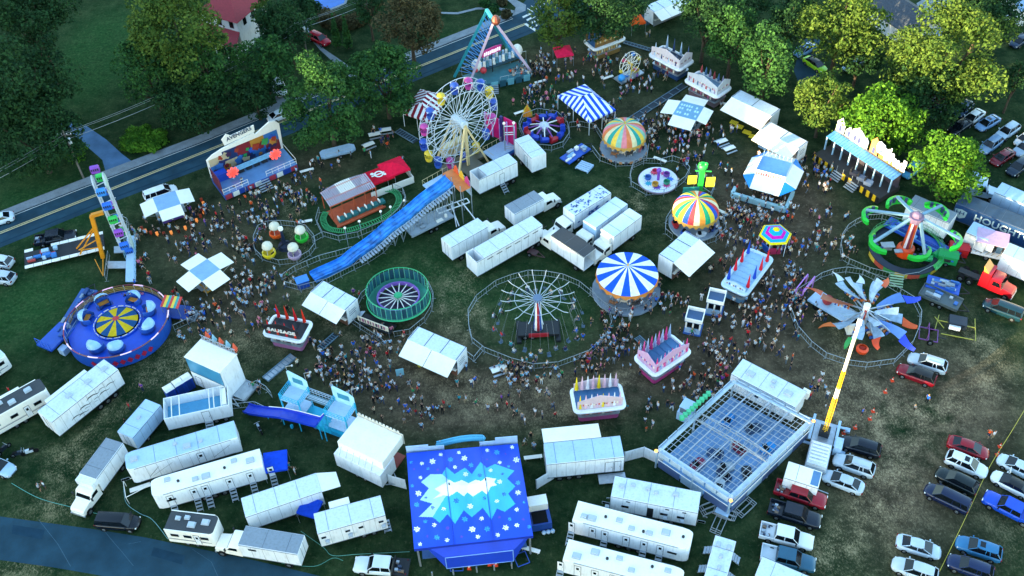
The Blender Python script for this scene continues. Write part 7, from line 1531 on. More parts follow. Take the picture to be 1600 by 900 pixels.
# big blue slide
def bigslide():
    f = G(489,435,.2); m_ = G(561,393,1.9); t_ = G(702,281,6.5); r_ = thing('big_slide', 'long bright blue wavy slide descending from a colourful top platform', 'giant slide', (m_.x,m_.y,0)); o = Vector((m_.x,m_.y,0))
    f, t_ = f-o, t_-o; d = Vector((t_.x-f.x,t_.y-f.y,0)); L = d.length; d.normalize(); n_ = Vector((-d.y,d.x,0)); W = 1.05; N = 60
    def z(u):   # u along 0 foot .. 1 top
        if u < .22: return .25+.05*math.sin(u*30)
        v = (u-.22)/.78; return .3+6.1*(v+.018*math.sin(v*PI*6))
    ring = []
    for i in range(N+1):
        u = i/N; p = f+d*(L*u); h = z(u); ring.append([Vector((p.x,p.y,0))+n_*s_*W+Vector((0,0,h+e)) for s_,e in ((-1,.45),(-.96,.45),(-.94,.1),(-.33,.06),(-.32,.16),(-.30,.06),(.3,.06),(.32,.16),(.33,.06),(.94,.1),(.96,.45),(1,.45),(1,-.1),(-1,-.1))])
    k = MB(); k.loft(ring); k.build('chute', mat('slide_blue','#2b80d4',.4,0,.6,.9,dirt=.1), r_, 50)
    k = MB()
    for u in [.25+.06*i for i in range(13)]:
        p = f+d*(L*u); h = z(u); [k.tube(Vector((p.x,p.y,0))+n_*s_*W*.95, Vector((p.x,p.y,h-.1))+n_*s_*W*.95,.06) for s_ in (-1,1)]; k.tube(Vector((p.x,p.y,.1))-n_*W, Vector((p.x,p.y,h-.1))+n_*W,.04)
        if u < .95: p2 = f+d*(L*(u+.06)); [k.tube(Vector((p.x,p.y,.1))+n_*s_*W*.95, Vector((p2.x,p2.y,z(u+.06)-.1))+n_*s_*W*.95,.04) for s_ in (-1,1)]
    k.build('trestle', GALV, r_)
    k = MB()    # stair along the lower side
    for i in range(34): u = .3+.68*i/34; p = f+d*(L*u)-n_*(W+.65); k.cbox(p.x,p.y,z(u)-.15,.45,.95,.06,0) if False else k.box(-.16,-.5,-.03,.16,.5,.03,0,T(p.x,p.y,z(u)-.1)@rotz(math.atan2(d.y,d.x)))
    k.build('stair', ALU, r_); k = MB(); pr = None
    for i in range(18): u = .3+.68*i/17; p = f+d*(L*u)-n_*(W+1.2)+Vector((0,0,z(u)+.9)); k.tube(p-Vector((0,0,1.1)),p,.025,n=4); pr is None or k.tube(pr,p,.035,n=4); pr = p
    k.build('handrail', PALEBL, r_)
    T0 = Matrix.Translation((t_.x,t_.y,0))@rotz(math.atan2(d.y,d.x)); k = MB(); k.box(0,-3.0,6.2,1.8,2.0,6.35,0,T0); k.build('top_platform', mat('platform_orange','#c8743a',.5,0,.15), r_)
    k = MB(); [k.box(x,y,0,x+.1,y+.1,7.3,0,T0) for x in (0,1.7) for y in (-3,-.6,1.9)]; [k.tube((1.75,-3,h),(1.75,2,h),.04,X=T0) for h in (6.9,7.3)]; k.build('tower_posts', ALU, r_)
    k = MB(); [k.vprism([(-.7,6.4),(.7,6.4),(.5,7.3),(0,7.9),(-.5,7.3)],-.05,.05,i%3,T0@T(1.7,-2.2+i*1.5,0)@rotz(PI/2)) for i in range(3)]; k.build('top_ornament', [paint('#c23a7a'), paint('#d8a82a'), paint('#d8542a')], r_)
    k = MB(); [k.panel(*[T0@Vector(v) for v in ((1.9,-2.9+i*1.2,4.4),(1.9,-1.8+i*1.2,4.4),(1.9,-1.8+i*1.2,6.1),(1.9,-2.9+i*1.2,6.1))],.05) for i in range(4)]; k.build('tower_panel', PALEBL, r_)
    for i, u in enumerate((.30,.40,.55,.62,.72,.88)):
        p = o+f+d*(L*u)+n_*(W+1.2); k = thing('lamp_post', 'white globe lamp post beside the blue slide, '+['nearest the slide foot','second from the slide foot','third from the slide foot','fourth from the slide foot','fifth from the slide foot','nearest the slide top'][i], 'lamp post', (p.x,p.y,0), 0, 'lamp posts along the slide'); MB().tube((0,0,0),(0,0,4.2),.05).build('pole', ALU, k); MB().blob((0,0,4.35),.2).build('globe', WHITE2, k)
    r3 = thing('slide_ticket_booth', 'small blue booth at the foot of the big slide', 'booth', G(474,446), .4); MB().box(-.8,-.6,0,.8,.6,1.2).build('counter', paint('#1c4fb0'), r3); MB().box(-.9,-.7,1.203,.9,.7,1.3).build('top', paint('#3a7fd0'), r3)
bigslide()
# coaster with station
def coaster():
    r_ = thing('train_track', 'oval green kiddie train track on the grass beside the blue slide', 'train track', G(565,335)); l = loc_of(r_)
    pts = [(509,331),(505,342),(510,354),(521,359),(540,360),(560,355),(585,346),(604,337),(616,327),(623,314),(621,303),(611,297),(595,296)]; W = [l(*p,.5) for p in pts]
    S = []
    for i in range(len(W)-1):
        p0, p1, p2, p3 = W[max(0,i-1)], W[i], W[i+1], W[min(len(W)-1,i+2)]
        for j in range(6): t = j/6; S.append(.5*((2*p1)+(p2-p0)*t+(2*p0-5*p1+4*p2-p3)*t*t+(3*p1-p0-3*p2+p3)*t**3))
    S.append(W[-1]); k = MB(); GRN = mat('track_green','#3a9a5e',.4,.1,.1)
    for a, b in zip(S[:-1],S[1:]):
        d = (b-a).normalized(); n_ = Vector((-d.y,d.x,0))*.4; k.tube(a+n_,b+n_,.055,n=4); k.tube(a-n_,b-n_,.055,n=4); k.bar(a-n_*1.2-Vector((0,0,.06)),a+n_*1.2-Vector((0,0,.06)),.09,.07); k.bar(a,a-Vector((0,0,.5)),.06,.06)
    k.build('rails', GRN, r_)
    c, a, L = axis((514,322),(586,291),2.9); s_ = thing('train_station', 'long slatted coaster station roof with rusty orange beams', 'ride station', c, a); k = MB(); OR = mat('rust_orange','#b4502e',.5,.05,.2)
    k.box(-L/2,-2.2,.3,L/2,1.8,.45); k.build('platform', OR, s_)
    k = MB(); n = 24
    for i in range(n): x = -L/2+L*i/n; k.panel((x+.05,-.2,2.9),(x+L/n-.05,-.2,2.9),(x+L/n-.05,1.0,3.2),(x+.05,1.0,3.2),.05,0); k.panel((x+.05,1.15,3.2),(x+L/n-.05,1.15,3.2),(x+L/n-.05,2.9+.6*math.sin(i/n*PI),3.4),(x+.05,2.9+.6*math.sin(i/n*PI),3.4),.05,(1 if 7<i<16 else 0))
    k.build('slatted_roof', [mat('slat_mauve','#a59aa6',.5,0,.12), WHITE2], s_)
    k = MB(); [k.box(-L/2,y-.06,z,L/2,y+.06,z+.12) for y,z in ((-.25,2.8),(1.07,3.1),(2.9,3.25))]; [k.box(x-.06,y-.06,.45,x+.06,y+.06,2.8) for x in (-L/2+.1,-L/4,0,L/4,L/2-.1) for y in (-.25,2.6)]; k.box(-L/2-.2,-2.4,.3,L/2+.2,-2.2,.55); k.build('frame', OR, s_)
    for i in range(7):
        tr = thing('train_car', 'dark green kiddie train car, '+['first','second','third','fourth','fifth','sixth','last'][i]+' from the left in the station', 'train car', tuple(c+Vector((math.cos(a),math.sin(a),0))*(-L/2+1.0+i*1.12)+Vector((-math.sin(a),math.cos(a),0))*-1.35+Vector((0,0,.45))), a, 'train cars in the station'); MB().loft([[(x,y*s2,h) for x,y in ((-.48,-.42),(.48,-.42),(.48,.42),(-.48,.42))] for s2,h in ((.8,0),(1,.2),(1,.55))]).build('body', paint('#1f6a6a'), tr); MB().box(-.45,-.35,.55,-.3,.35,.95).build('seat_back', WHITE2, tr)
coaster()
# show ride with painted back wall
def show():
    c, a, L = axis((353,313),(466,264),.2); r_ = thing('show_ride', 'trailer ride with a tall colourful painted back wall and a white name sign on top', 'ride', c, a); k = MB(); D = 5.0
    k.box(-L/2,0,.2,L/2,D,1.2,(0,1,0,0,0,0)); k.build('platform', [paint('#2c55a0'), mat('deck_bluegrey','#5c86b4',.5,.1,.2,.6)], r_)
    prof = [(-L/2,1.2),(L/2,1.2),(L/2+.3,5.9),(L/2-.3,6.7),(L/2-1.2,6.9),(2.3,5.7),(2.2,6.2),(-3.2,5.6),(-L/2+1.2,5.2),(-L/2+.1,4.6)]
    k = MB(); k.vprism(prof,D-.1,D+.15); k.build('back_wall_frame', WHITE2, r_)
    # abstract colour fields on the wall
    rr = random.Random(21); cols = ['#7a1f26','#1f50a8','#2b8a48','#b07a2a','#3a2244','#98341c','#2c68a8','#b8a988','#183060']
    k = MB(); xs_ = [-L/2+.35+i*(L-.7)/5 for i in range(6)]
    for i in range(5):
        x0, x1 = xs_[i], xs_[i+1]
        for j in range(2):
            z0 = 1.3+j*1.9; zt = 4.55 if i < 1 else (5.1 if i < 4 else 5.35); z1 = min(zt, z0+1.9)
            if z1 > z0: w_ = rr.uniform(-.35,.35); k.add([(x0,D-.13,z0),(x1,D-.13,z0),(x1,D-.13,z1),((x0+x1)/2+w_,D-.13,z1),(x0,D-.13,z1)], [(0,1,2,3,4)], rr.randrange(9))
    k.build('painted_panel', [paint(c_) for c_ in cols], r_)
    k = MB()
    for i in range(34): x, z, s_ = rr.uniform(-L/2+1,L/2-1), rr.uniform(2.0,4.4), rr.uniform(.25,.85); n = 9+2*(i%3); k.add([(x+s_*(1 if q%2 else .7)*math.cos(q*2*PI/n),D-.15-.004*i,z+s_*(1 if q%2 else .7)*math.sin(q*2*PI/n)) for q in range(n)], [tuple(range(n-1,-1,-1))], i%9)
    k.build('painted_shapes', [paint(c_) for c_ in cols[::-1]], r_)
    k = MB(); k.vprism([(-2.9,0),(2.2,.35),(2.3,1.5),(-1.6,1.3),(-2.2,1.9),(-3.1,1.2)],D,D+.15,0,T(.2,0,5.9)); sg = k.build('name_sign', WHITE2, r_); text_part('AVENGERS', .95, sg, T(-.1,D-.03,6.95)@Matrix.Rotation(rad(-4),4,'Y')@UP, paint('#4a5568'), width=4.2)
    k = MB(); k.box(-L/2+.1,D-1.8,1.2,-L/2+2.2,D-.5,2.5); k.build('blue_box', paint('#1846b4'), r_)
    k = MB(); k.box(-3.6,2.6,2.4,4.2,2.7,3.3); k.build('inner_rail_panel', mat('panel_cyanish','#6fa3c8',.5,0,.2,3), r_); RL = mat('red_light','#ff6a5a',.4,0,0,emit='#ff4a40',es=.1)
    for x in (-3.3, 3.9):
        k = MB(); [k.box(-.18,-.1,.0,.18,.1,.95,0,T(x,2.5,2.6)@Matrix.Rotation(i*PI/4,4,'Y')) for i in range(8)]; k.tube((x,2.4,2.6),(x,2.6,2.6),.6,n=14); k.build('round_light', RL, r_)
    k = MB(); [k.tube((-L/2+i*L/12,.1,1.2),(-L/2+i*L/12,.1,2.2),.03) for i in range(13) if i not in (5,6)]; [k.tube((x0,.1,z),(x1,.1,z),.035) for x0,x1 in ((-L/2,-L/2+L*4/12),(-L/2+L*7/12,L/2)) for z in (1.7,2.2)]; k.tube((L/2,.1,2.2),(L/2,D,2.2),.035); k.tube((-L/2,.1,2.2),(-L/2,D,2.2),.035); k.build('railing', WHITE2, r_)
    k = MB(); [k.box(-L/2+i*L/10+.1,-.06,.25,-L/2+(i+1)*L/10-.1,-.005,1.1,i%3) for i in range(10)]; k.build('front_skirt', [paint('#b03a4a'), WHITE2, paint('#23469c')], r_)
    k = MB(); [k.box(-.9+.0,-.35*i-.35,1.0-.2*i,1.1,-.35*i-.08,1.05-.2*i) for i in range(5)]; k.build('steps', ALU, r_); k = MB(); k.box(-L/2-.05,.3,1.2,-L/2+.05,D-1,4.0); k.build('left_wing', paint('#6a2a3c'), r_)
    for i in range(6):
        q = c+Vector((math.cos(a),math.sin(a),0))*(-3+i*1.3)+Vector((-math.sin(a),math.cos(a),0))*3.6+Vector((0,0,1.2)); t = thing('ride_chair', 'dark seat on the show ride platform, '+['first','second','third','fourth','fifth','last'][i]+' from the left', 'ride seat', q, a, 'seats of the show ride'); MB().box(-.45,-.4,.1,.45,.3,.6).build('seat', DARK, t); MB().box(-.45,.3,.1,.45,.42,1.3).build('backrest', paint('#20304a'), t)
show()
# castle facade ride
def castle():
    c, a, L = axis((1269,250),(1371,320),0); r_ = thing('castle_ride', 'long haunted castle ride with yellow and black skirt and blue ribbed roof', 'haunted ride', c, a); D = 4.6
    k = MB(); k.box(-L/2,0,.2,L/2,D,1.15,0); k.build('platform', mat('deck_brown','#33302f',.7,0,.2,1), r_); n = 22
    for ra in ((0,8),(10,13),(15,n)): k = MB(); [k.box(-L/2+i*L/n+.02,-.06,.15,-L/2+(i+1)*L/n-.02,-.005,1.3,i%2) for i in range(*ra)]; k.build('skirt', [paint('#e0ae1c'), paint('#14161a')], r_)
    k = MB(); [k.panel((-L/2+i*L/26+.03,2.1,3.6),(-L/2+(i+1)*L/26-.03,2.1,3.6),(-L/2+(i+1)*L/26-.03,3.9,3.9),(-L/2+i*L/26+.03,3.9,3.9),.08) for i in range(26)]; k.build('roof', mat('blue_rib_roof','#4a8cc4',.4,.1,.12,1), r_)
    k = MB(); k.box(-L/2,3.9,1.15,L/2,4.05,4.2); k.build('back_wall', paint('#3a3540'), r_); k = MB(); [k.box(-L/2+.2+i*(L-.4)/8-.1,2.1,1.15,-L/2+.2+i*(L-.4)/8+.1,2.3,3.55) for i in range(9)]; k.build('roof_post', paint('#8fb0c8'), r_)
    WH = mat('sign_white','#d8dde0',.5,0,.06)
    k = MB()
    def tow(x, w_, h): k.vprism([(x-w_/2,4.0),(x+w_/2,4.0),(x+w_/2,h-.9),(x+w_/4,h-.5),(x,h),(x-w_/4,h-.5),(x-w_/2,h-.9)],3.9,4.05)
    for x, w_, h in ((-L/2+.9,1.5,6.8),(-L/2+2.6,1.3,6.2),(-L/2+4.2,2.2,7.0),(-L/2+5.6,1.2,6.4)): tow(x,w_,h)
    k.build('castle_cutout', WH, r_); k = MB(); tow(-L/2+7.4,1.4,7.2); k.build('spire_cutout', paint('#c98a4a'), r_)
    [MB().vprism([(x-.25,4.3),(x+.25,4.3),(x+.25,5.1),(x,5.5),(x-.25,5.1)],3.85,3.895).build('painted_window', paint('#39406a'), r_) for x in (-L/2+.9,-L/2+2.6,-L/2+3.8,-L/2+4.6,-L/2+7.4)]
    k = MB(); k.vprism([(-L/2+8.4,4.0),(L/2,4.0),(L/2,5.2),(L/2-3.2,5.3),(-L/2+8.4,6.0)],3.9,4.05); sg = k.build('sign_board', paint('#77702c'), r_)
    wh = mat('letter_white','#eef0f2',.5,0,0); text_part('Castle', 2.7, sg, T(-L/2+9.4,3.83,5.9)@UP, wh, width=3.3, bold=.09); text_part('of', 1.4, sg, T(-L/2+11.5,3.83,5.2)@UP, wh, width=.9); text_part('Dread!', 2.7, sg, T(L/2-1.6,3.83,5.3)@UP, wh, width=3.9, bold=.09)
    k = MB(); k.vprism([(-.7,0),(.5,-.1),(.8,.9),(.4,1.7),(-.3,1.8),(-.8,1.0)],3.75,3.9,0,T(L/2-4.2,0,5.1)); [k.blob((L/2-4.2+x,3.74,5.1+z),r2,1) for x,z,r2 in ((-.3,1.0,.17),(.25,1.05,.17),(0,.45,.25))]; k.build('ghost_cutout', [WH, paint('#4a5a78')], sg)
    k = MB(); [k.box(x-.9,-.3*i-.36,1.0-.22*i,x+.9,-.3*i-.08,1.06-.22*i) for x in (-L/2+L*9/n,-L/2+L*14/n) for i in range(4)]; k.build('steps', ALU, r_); k = MB(); [k.tube((x,0,0),(x,0,2.0),.04) for x in (-L/2+L*8/n,-L/2+L*10/n,-L/2+L*13/n,-L/2+L*15/n)]; k.build('hand_rail', GALV, r_)
    for i, x in enumerate((.6, 2.0, 3.3)):
        q = c+Vector((math.cos(a),math.sin(a),0))*x+Vector((-math.sin(a),math.cos(a),0))*1.1+Vector((0,0,1.15)); t = thing('ghost_train_car', ['leftmost','middle','rightmost'][i]+' of three dark cars on the castle ride deck', 'ride car', q, a+.3, 'castle ride cars'); MB().loft([[(x_*s_,y*s_,h) for x_,y in ((-.6,-.45),(.6,-.45),(.7,0),(.6,.45),(-.6,.45))] for s_,h in ((.85,.05),(1,.3),(1,.7))]).build('body', paint(['#23283a','#5a6a84','#8a95a8'][i]), t); MB().box(-.6,-.4,.7,-.4,.4,1.2).build('seat_back', DARK, t)
castle()
# ---------------------------------------------------------------- food and ticket stands
def rrect(L, W, r, n=3):
    out = []
    for cx, cy, a0 in ((L/2-r,W/2-r,0),(-L/2+r,W/2-r,PI/2),(-L/2+r,-W/2+r,PI),(L/2-r,-W/2+r,1.5*PI)):
        out += [(cx+r*math.cos(a0+PI/2*i/n), cy+r*math.sin(a0+PI/2*i/n)) for i in range(n+1)]
    return out
def stand(p1, p2, label, W=3.4, cornice='#dfe2e6', skirt='#a83a6c', skirt2='#d8dce4', pit='#3f6f9c', board='#c86a8a', marks='#7a4a3a', flags=('#d8b8c8',), nf=7, name='food_stand', text=None, sides=2, tall=2.5, flagh=2.6, boards=('f','b'), bcol='#c8ccd6'):
    """p1, p2: pixels of the ends of the cornice centre line"""
    z = 2.9; c, a, L = axis(p1, p2, z); r_ = thing(name, label, 'food stand', c, a)
    def ring(L_, W_, r, z): return [(x, y, z) for x, y in rrect(L_, W_, r)]
    k = MB(); k.loft([ring(L-1.5,W-1.3,.4,.35), ring(L-1.4,W-1.2,.4,1.25)]); k.build('counter_skirt', paint(skirt), r_)
    k = MB(); k.loft([ring(L-1.25,W-1.05,.4,1.253), ring(L-1.25,W-1.05,.4,1.33)]); k.build('counter_top', ALU, r_)
    k = MB(); k.loft([ring(L-1.9,W-1.7,.3,1.333), ring(L-1.9,W-1.7,.3,2.35)]); k.build('body', mat('lit_interior','#4a4650',.6,0,.3,3), r_)
    k = MB(); [k.box(-L/2+1.1+i*.5,-W/2+.8,1.4,-L/2+1.4+i*.5,-W/2+.85,2.2,i%3) for i in range(int((L-2.2)/.5))]; k.build('menu_boards', [paint(marks), paint(board), paint('#d8d0b8')], r_)
    k = MB(); k.loft([ring(L-1.0,W-.9,.5,2.35), ring(L-.2,W-.2,.7,2.55), ring(L,W,.75,2.75)], cap=False); k.build('lower_cornice', paint(skirt2), r_)
    k = MB(); k.loft([ring(L+.02,W+.02,.75,2.753), ring(L+.05,W+.05,.75,2.95), ring(L-.1,W-.1,.7,3.05), ring(L-.8,W-.8,.35,3.1), ring(L-.9,W-.9,.3,2.85)], cap=False); k.build('cornice', paint(cornice), r_)
    k = MB(); k.loft([ring(L-.9,W-.9,.3,2.75), ring(L-.9,W-.9,.3,2.84)]); [k.box(-L/2+1.0+i*1.0,-W/2+.7,2.843,-L/2+1.08+i*1.0,W/2-.7,2.9) for i in range(int((L-1.6)))]; k.build('roof_pit', paint(pit), r_)
    L2, W2 = L-.95, W-.95
    def bd(xa, ya, xb, yb, nm, h, m):
        A = Vector((xa,ya,3.0)); B = Vector((xb,yb,3.0)); d = B-A; ln = d.length; X = T(*((A+B)/2))@rotz(math.atan2(d.y,d.x)); k = MB()
        k.vprism([(-ln/2,0),(ln/2,0),(ln/2,h*.65),(ln*.3,h*.8),(0,h),(-ln*.3,h*.8),(-ln/2,h*.65)],-.04,.04,0,X); o = k.build(nm, m, r_)
        rr = random.Random(int(p1[0]+xa*10)); k = MB(); 
        for i in range(int(ln/.32)-1): x = -ln/2+.3+i*.32; hh = rr.uniform(.15,.4); k.box(x,-.06,h*.3,x+rr.uniform(.12,.24),-.043,h*.3+hh,i%3,X)
        k.build('painted_marks', [paint(marks), paint(board), paint('#e0d8c0')], o); return o, X, ln
    if 'f' in boards:
        o, X, ln = bd(-L2/2,-W2/2,L2/2,-W2/2,'marquee_board',tall,paint(bcol))
        if text: text_part(text, .8, o, X@T(0,-.075,tall*.42)@UP, paint('#e8e2d8') if bcol != '#c8ccd6' else paint('#40202c'), width=ln*.8)
    if 'b' in boards: bd(L2/2,W2/2,-L2/2,W2/2,'marquee_board',tall*.8,paint(bcol))
    if 'l' in boards: bd(-L2/2,W2/2,-L2/2,-W2/2,'marquee_board',tall,paint(bcol))
    if 'r' in boards: bd(L2/2,-W2/2,L2/2,W2/2,'marquee_board',tall,paint(bcol))
    i = 0
    for s_ in ((-1, 1) if sides == 2 else (1,)):
        for j in range(nf):
            x = -L2/2+L2*(j+.5)/nf; y = s_*W2/2*.93; k = MB(); k.tube((x,y,2.9),(x,y,3.0+flagh),.025); f = k.build('flag_pole', ALU, r_)
            k = MB(); k.lathe([(.26,3.3),(.2,3.9),(.02,3.15+flagh)],6,0,T(x,y,0)); k.build('furled_flag', cloth(flags[i % len(flags)]), f); i += 1
    k = MB(); [k.box(x-.1,y-.1,0,x+.1,y+.1,.347) for x in (-L/2+1,L/2-1) for y in (-W/2+.9,W/2-.9)]; k.build('jack', DARK, r_); return r_, L
stand((893,627),(975,618),'pink skirted food stand with yellow, pink and white furled flags',W=4.0,skirt='#a8487c',skirt2='#c8788c',flags=('#d8c02a','#d8b4c4','#d8dce4','#c9a8bc'),nf=8,board='#c0503c',bcol='#c9b4bc')
stand((1005,575),(1065,535),'magenta skirted food stand with rows of pink and blue furled flags',W=4.2,skirt='#b83a78',skirt2='#c84a80',flags=('#c83a78','#8fa8cc','#d05a90','#a8b8d4'),nf=9,boards='fl',board='#2a4fa8',bcol='#c9a0c0',marks='#c02a6a')
stand((418,507),(482,520),'dark food stand with tall red furled flags and a pink lit counter',W=3.9,skirt='#a8688c',skirt2='#8a3a4c',flags=('#c8202a','#d0301e'),nf=4,pit='#14181e',bcol='#1d1a20',board='#2a2228',marks='#c2b49a',text='SAUSAGE',flagh=2.6,boards='f')
stand((1145,455),(1190,395),'pale blue boat-shaped food stand with red and blue furled flags',W=4.0,cornice='#b4cadc',skirt='#5f88a8',skirt2='#8fb0cc',pit='#8fb4d0',flags=('#c02030','#1f46b0','#c82838'),nf=4,boards='l',bcol='#a8c4d8',board='#2a55a8',tall=1.2)
stand((919,72),(970,53),'food stand with gold ring shapes on its board at the top of the field',W=3.8,skirt='#8a6a3a',skirt2='#c8b890',pit='#4f86b8',flags=('#2f4f7c',),nf=5,bcol='#7a5a2c',board='#c89a4a',marks='#d8b46a',sides=1)
stand((1024,78),(1074,104),'blue skirted food stand with a white arched board near the top',W=4.2,skirt='#1f3f68',skirt2='#3f6488',pit='#1c2a44',flags=('#a8c0d8','#3f4f70'),nf=4,boards='fr',bcol='#d2c8ce',board='#8a3a4a')
stand((1080,118),(1133,146),'white food stand with a grey roof pit and many thin flag poles under the trees',W=4.2,skirt='#6b5a60',skirt2='#a87884',pit='#7f98ac',flags=('#8a7f98','#a84a4a','#4f7090'),nf=7,boards='fr',bcol='#bcc0c8',flagh=1.6)
def cross_stand(px, py, a, s_, label, roof='#7fa4cc', core='#35547c', aw=(1,1,1,1), depth=2.4, text=False, hz=3.0, lean=.35, counter='#c08a2a', m=None):
    r_ = thing('cross_stand', label, 'food stand', G(px, py), a); h = s_/2
    k = MB(); k.box(-h,-h,.4,h,h,1.2); k.build('counter', paint(counter), r_); k = MB(); k.box(-h*.8,-h*.8,1.203,h*.8,h*.8,hz-.12); k.build('body', paint(core), r_)
    MB().box(-h-.05,-h-.05,hz-.117,h+.05,h+.05,hz).build('roof', paint(roof), r_)
    k = MB(); [k.box(x-.05,y-.05,0,x+.05,y+.05,hz-.12) for x in (-h,h) for y in (-h,h)]; k.build('post', ALU, r_)
    k = MB(); [k.box(-h+.2+i*.45,-h-.03,1.5,-h+.5+i*.45,-h-.01,2.3,i%2) for i in range(int(s_/.45)-1)]; k.build('menu_board', [paint('#d8c070'), paint('#a83a4a')], r_)
    for i in range(4):
        if not aw[i]: continue
        X = rotz(i*PI/2); k = MB(); d = depth*(aw[i]); q = [X@Vector(v) for v in ((-h,-h-.05,hz),(h,-h-.05,hz),(h,-h-d,hz-lean),(-h,-h-d,hz-lean))]; k.panel(q[3],q[2],q[1],q[0],.06); k.build('awning', m or WHITE2, r_)
        k = MB(); [k.tube(X@Vector((x,-h,hz-1.0)),X@Vector((x,-h-d*.8,hz-lean*.8-.07)),.025) for x in (-h+.1,h-.1)]; k.build('prop', ALU, r_)
        k = MB(); q = [X@Vector(v) for v in ((-h+.1,-h-.003,1.2),(h-.1,-h-.003,1.2),(h-.1,-h-.5,1.24),(-h+.1,-h-.5,1.24))]; k.panel(q[3],q[2],q[1],q[0],.04); k.build('shelf', ALU, r_)
    return r_
cross_stand(328,445,rad(45),3.0,'cross-shaped stand with four white awnings and a blue roof left of the red-flag stand',depth=2.3)
r_ = cross_stand(269,337,rad(25),3.3,'cross-shaped stand ringed by an orange light fence near the main road',aw=(1,1,0,1),depth=2.1,counter='#5a3f8c')
for i in range(15):
    t = rad(195)+i*rad(12.5); q = Vector((4.9*math.cos(t),4.3*math.sin(t),0)); k = MB(); k.tube(q,q+Vector((0,0,.9)),.06); k.cbox(q.x,q.y,.55,.4,.12,.6); k.build('lit_picket', mat('picket_orange','#e8904a',.5,0,0,emit='#ff8a3a',es=.07) if i%2 else paint('#a83c24'), r_)
MB().cbox(.2,-2.05,1.9,2.3,.08,.9).build('gold_sign', paint('#b89a4a'), r_)
r_ = cross_stand(1073,196,rad(-28),3.8,'cross-shaped stand with blue letter marks on its roof near the top right',aw=(1,.7,1,.9),depth=2.4,roof='#6a9ab8',core='#2c4a68',counter='#2f4a58')
k = MB(); rr = random.Random(4); [k.box(x,y,3.003,x+.28,y+.5,3.02) for x in [-1.6+.42*i for i in range(8)] for y in (-1.3,-.1,.8) if rr.random() < .8]; k.build('roof_letters', paint('#bfe0ee'), r_)
r_ = cross_stand(1204,290,rad(-28),4.4,'blue and white stand with a white letter board and a long counter, between two crowds',aw=(1,.75,1,.7),depth=2.5,roof='#7fb0dc',core='#1c70b8',counter='#2a8fb8',hz=3.4,lean=.9,m=WHITE2)
h = 2.2; BLM = paint('#1587d8')
for i in range(4):
    X = rotz(i*PI/2); d0 = 2.5*(1,.75,1,.7)[i]; d1 = 2.5*(1,.75,1,.7)[(i+1)%4]; q = [X@Vector(v) for v in ((h,-h-.05,3.38),(h,-h-d0,2.5),(h+d1,-h,2.5))]; q[2] = X@Vector((h+d1,-h,2.5)); k = MB(); k.add([q[0],q[1],q[2]]+[p-Vector((0,0,.06)) for p in q], [(0,1,2),(5,4,3),(0,3,4,1),(1,4,5,2),(2,5,3,0)]); k.build('corner_sheet', BLM, r_)
k = MB(); k.box(-2.3,-2.35,3.4,2.3,-2.25,4.3); b_ = k.build('letter_board', WHITE2, r_); k = MB(); [k.box(-2.1+i*.36,-2.38,3.55,-2.1+i*.36+.2,-2.353,4.1) for i in range(12)]; k.build('letters', paint('#c04a52'), b_)
k = MB(); [k.box(-2.3+i*.6,2.2,3.4,-2.25+i*.6,2.25,4.4) for i in range(8)]; k.box(2.2,-2.2,3.4,2.25,2.2,4.2); k.box(-2.25,-2.2,3.4,-2.2,2.2,4.2); k.build('roof_screen', PALEBL, r_)
k = MB(); 
for q0, q1 in (((-4.5,-5.0),(3.6,-5.0)),((3.6,-5.0),(3.6,-1.0)),((-4.5,-5.0),(-4.5,-3.5))): k.bar((*q0,.6),(*q1,.6),.5,.9)
k.build('outer_counter', paint('#9fc4cc'), r_)
# two stacked game trailers
def stacked(c1, label, a, L, W, h1, h2, txt=None, zt=6.2, seethru=True):
    r_ = thing('stacked_game_trailer', label, 'game trailer', G(*c1), a); k = MB(); k.box(-L/2,-W/2,.8,L/2,W/2,h1); k.build('lower_body', WHITE, r_)
    return r_
r_ = thing('stacked_game_trailer', 'tall two-level white booth with letters along its far roof edge, beside the portable toilets', 'game trailer', G(347,602), rad(-30)); L, W = 5.6, 3.3
k = MB(); k.box(-L/2,-W/2,.5,L/2,W/2,3.3); k.build('lower_body', WHITE, r_); k = MB(); k.box(-L/2+.02,-W/2+.02,3.303,L/2-.02,W/2-.02,6.0,(0,2,1,0,0,0)); k.build('upper_body', [WHITE, mat('blue_film','#3f86ac',.3,0,.2,.4), WHITE2], r_); MB().box(-L/2-.06,-W/2-.06,6.003,L/2+.06,W/2+.06,6.1).build('roof', WHITE2, r_)
seam = MB(); [seam.box(x-.02,-W/2-.012,.6,x+.02,-W/2,5.9) for x in (-L/2+.02,L/2-.02)]; seam.box(-L/2,-W/2-.012,3.28,L/2,-W/2,3.34); seam.build('seams', DARK, r_); door(r_, -L/2+1.0, -W/2, .6, .9, 1.9, -1, False)
k = MB(); k.box(-L/2,W/2-.1,6.103,L/2,W/2-.02,6.2); [k.box(-L/2+.2+i*.43,W/2-.1,6.203,-L/2+.27+i*.43,W/2-.04,6.9) for i in range(13)]; [k.box(-L/2+.2+i*.43,W/2-.1,6.5+.2*(i%2),-L/2+.55+i*.43,W/2-.04,6.58+.2*(i%2)) for i in range(12)]; k.box(-L/2,W/2-.1,6.9,L/2,W/2-.02,6.97); k.build('letter_frame', paint('#8f98a2'), r_)
k = MB(); [k.lathe([(.34,6.2),(.05,7.3)],10,i%2,T(-2.2+i*1.1,W/2+.5,0)) for i in range(5)]; [k.tube((-2.4+i*1.25,W/2,6.1),(-2.4+i*1.25,W/2+.5,6.2),.04) for i in range(5)]; k.build('roof_cones', [paint('#d8583a'), paint('#7fb4cc')], r_)
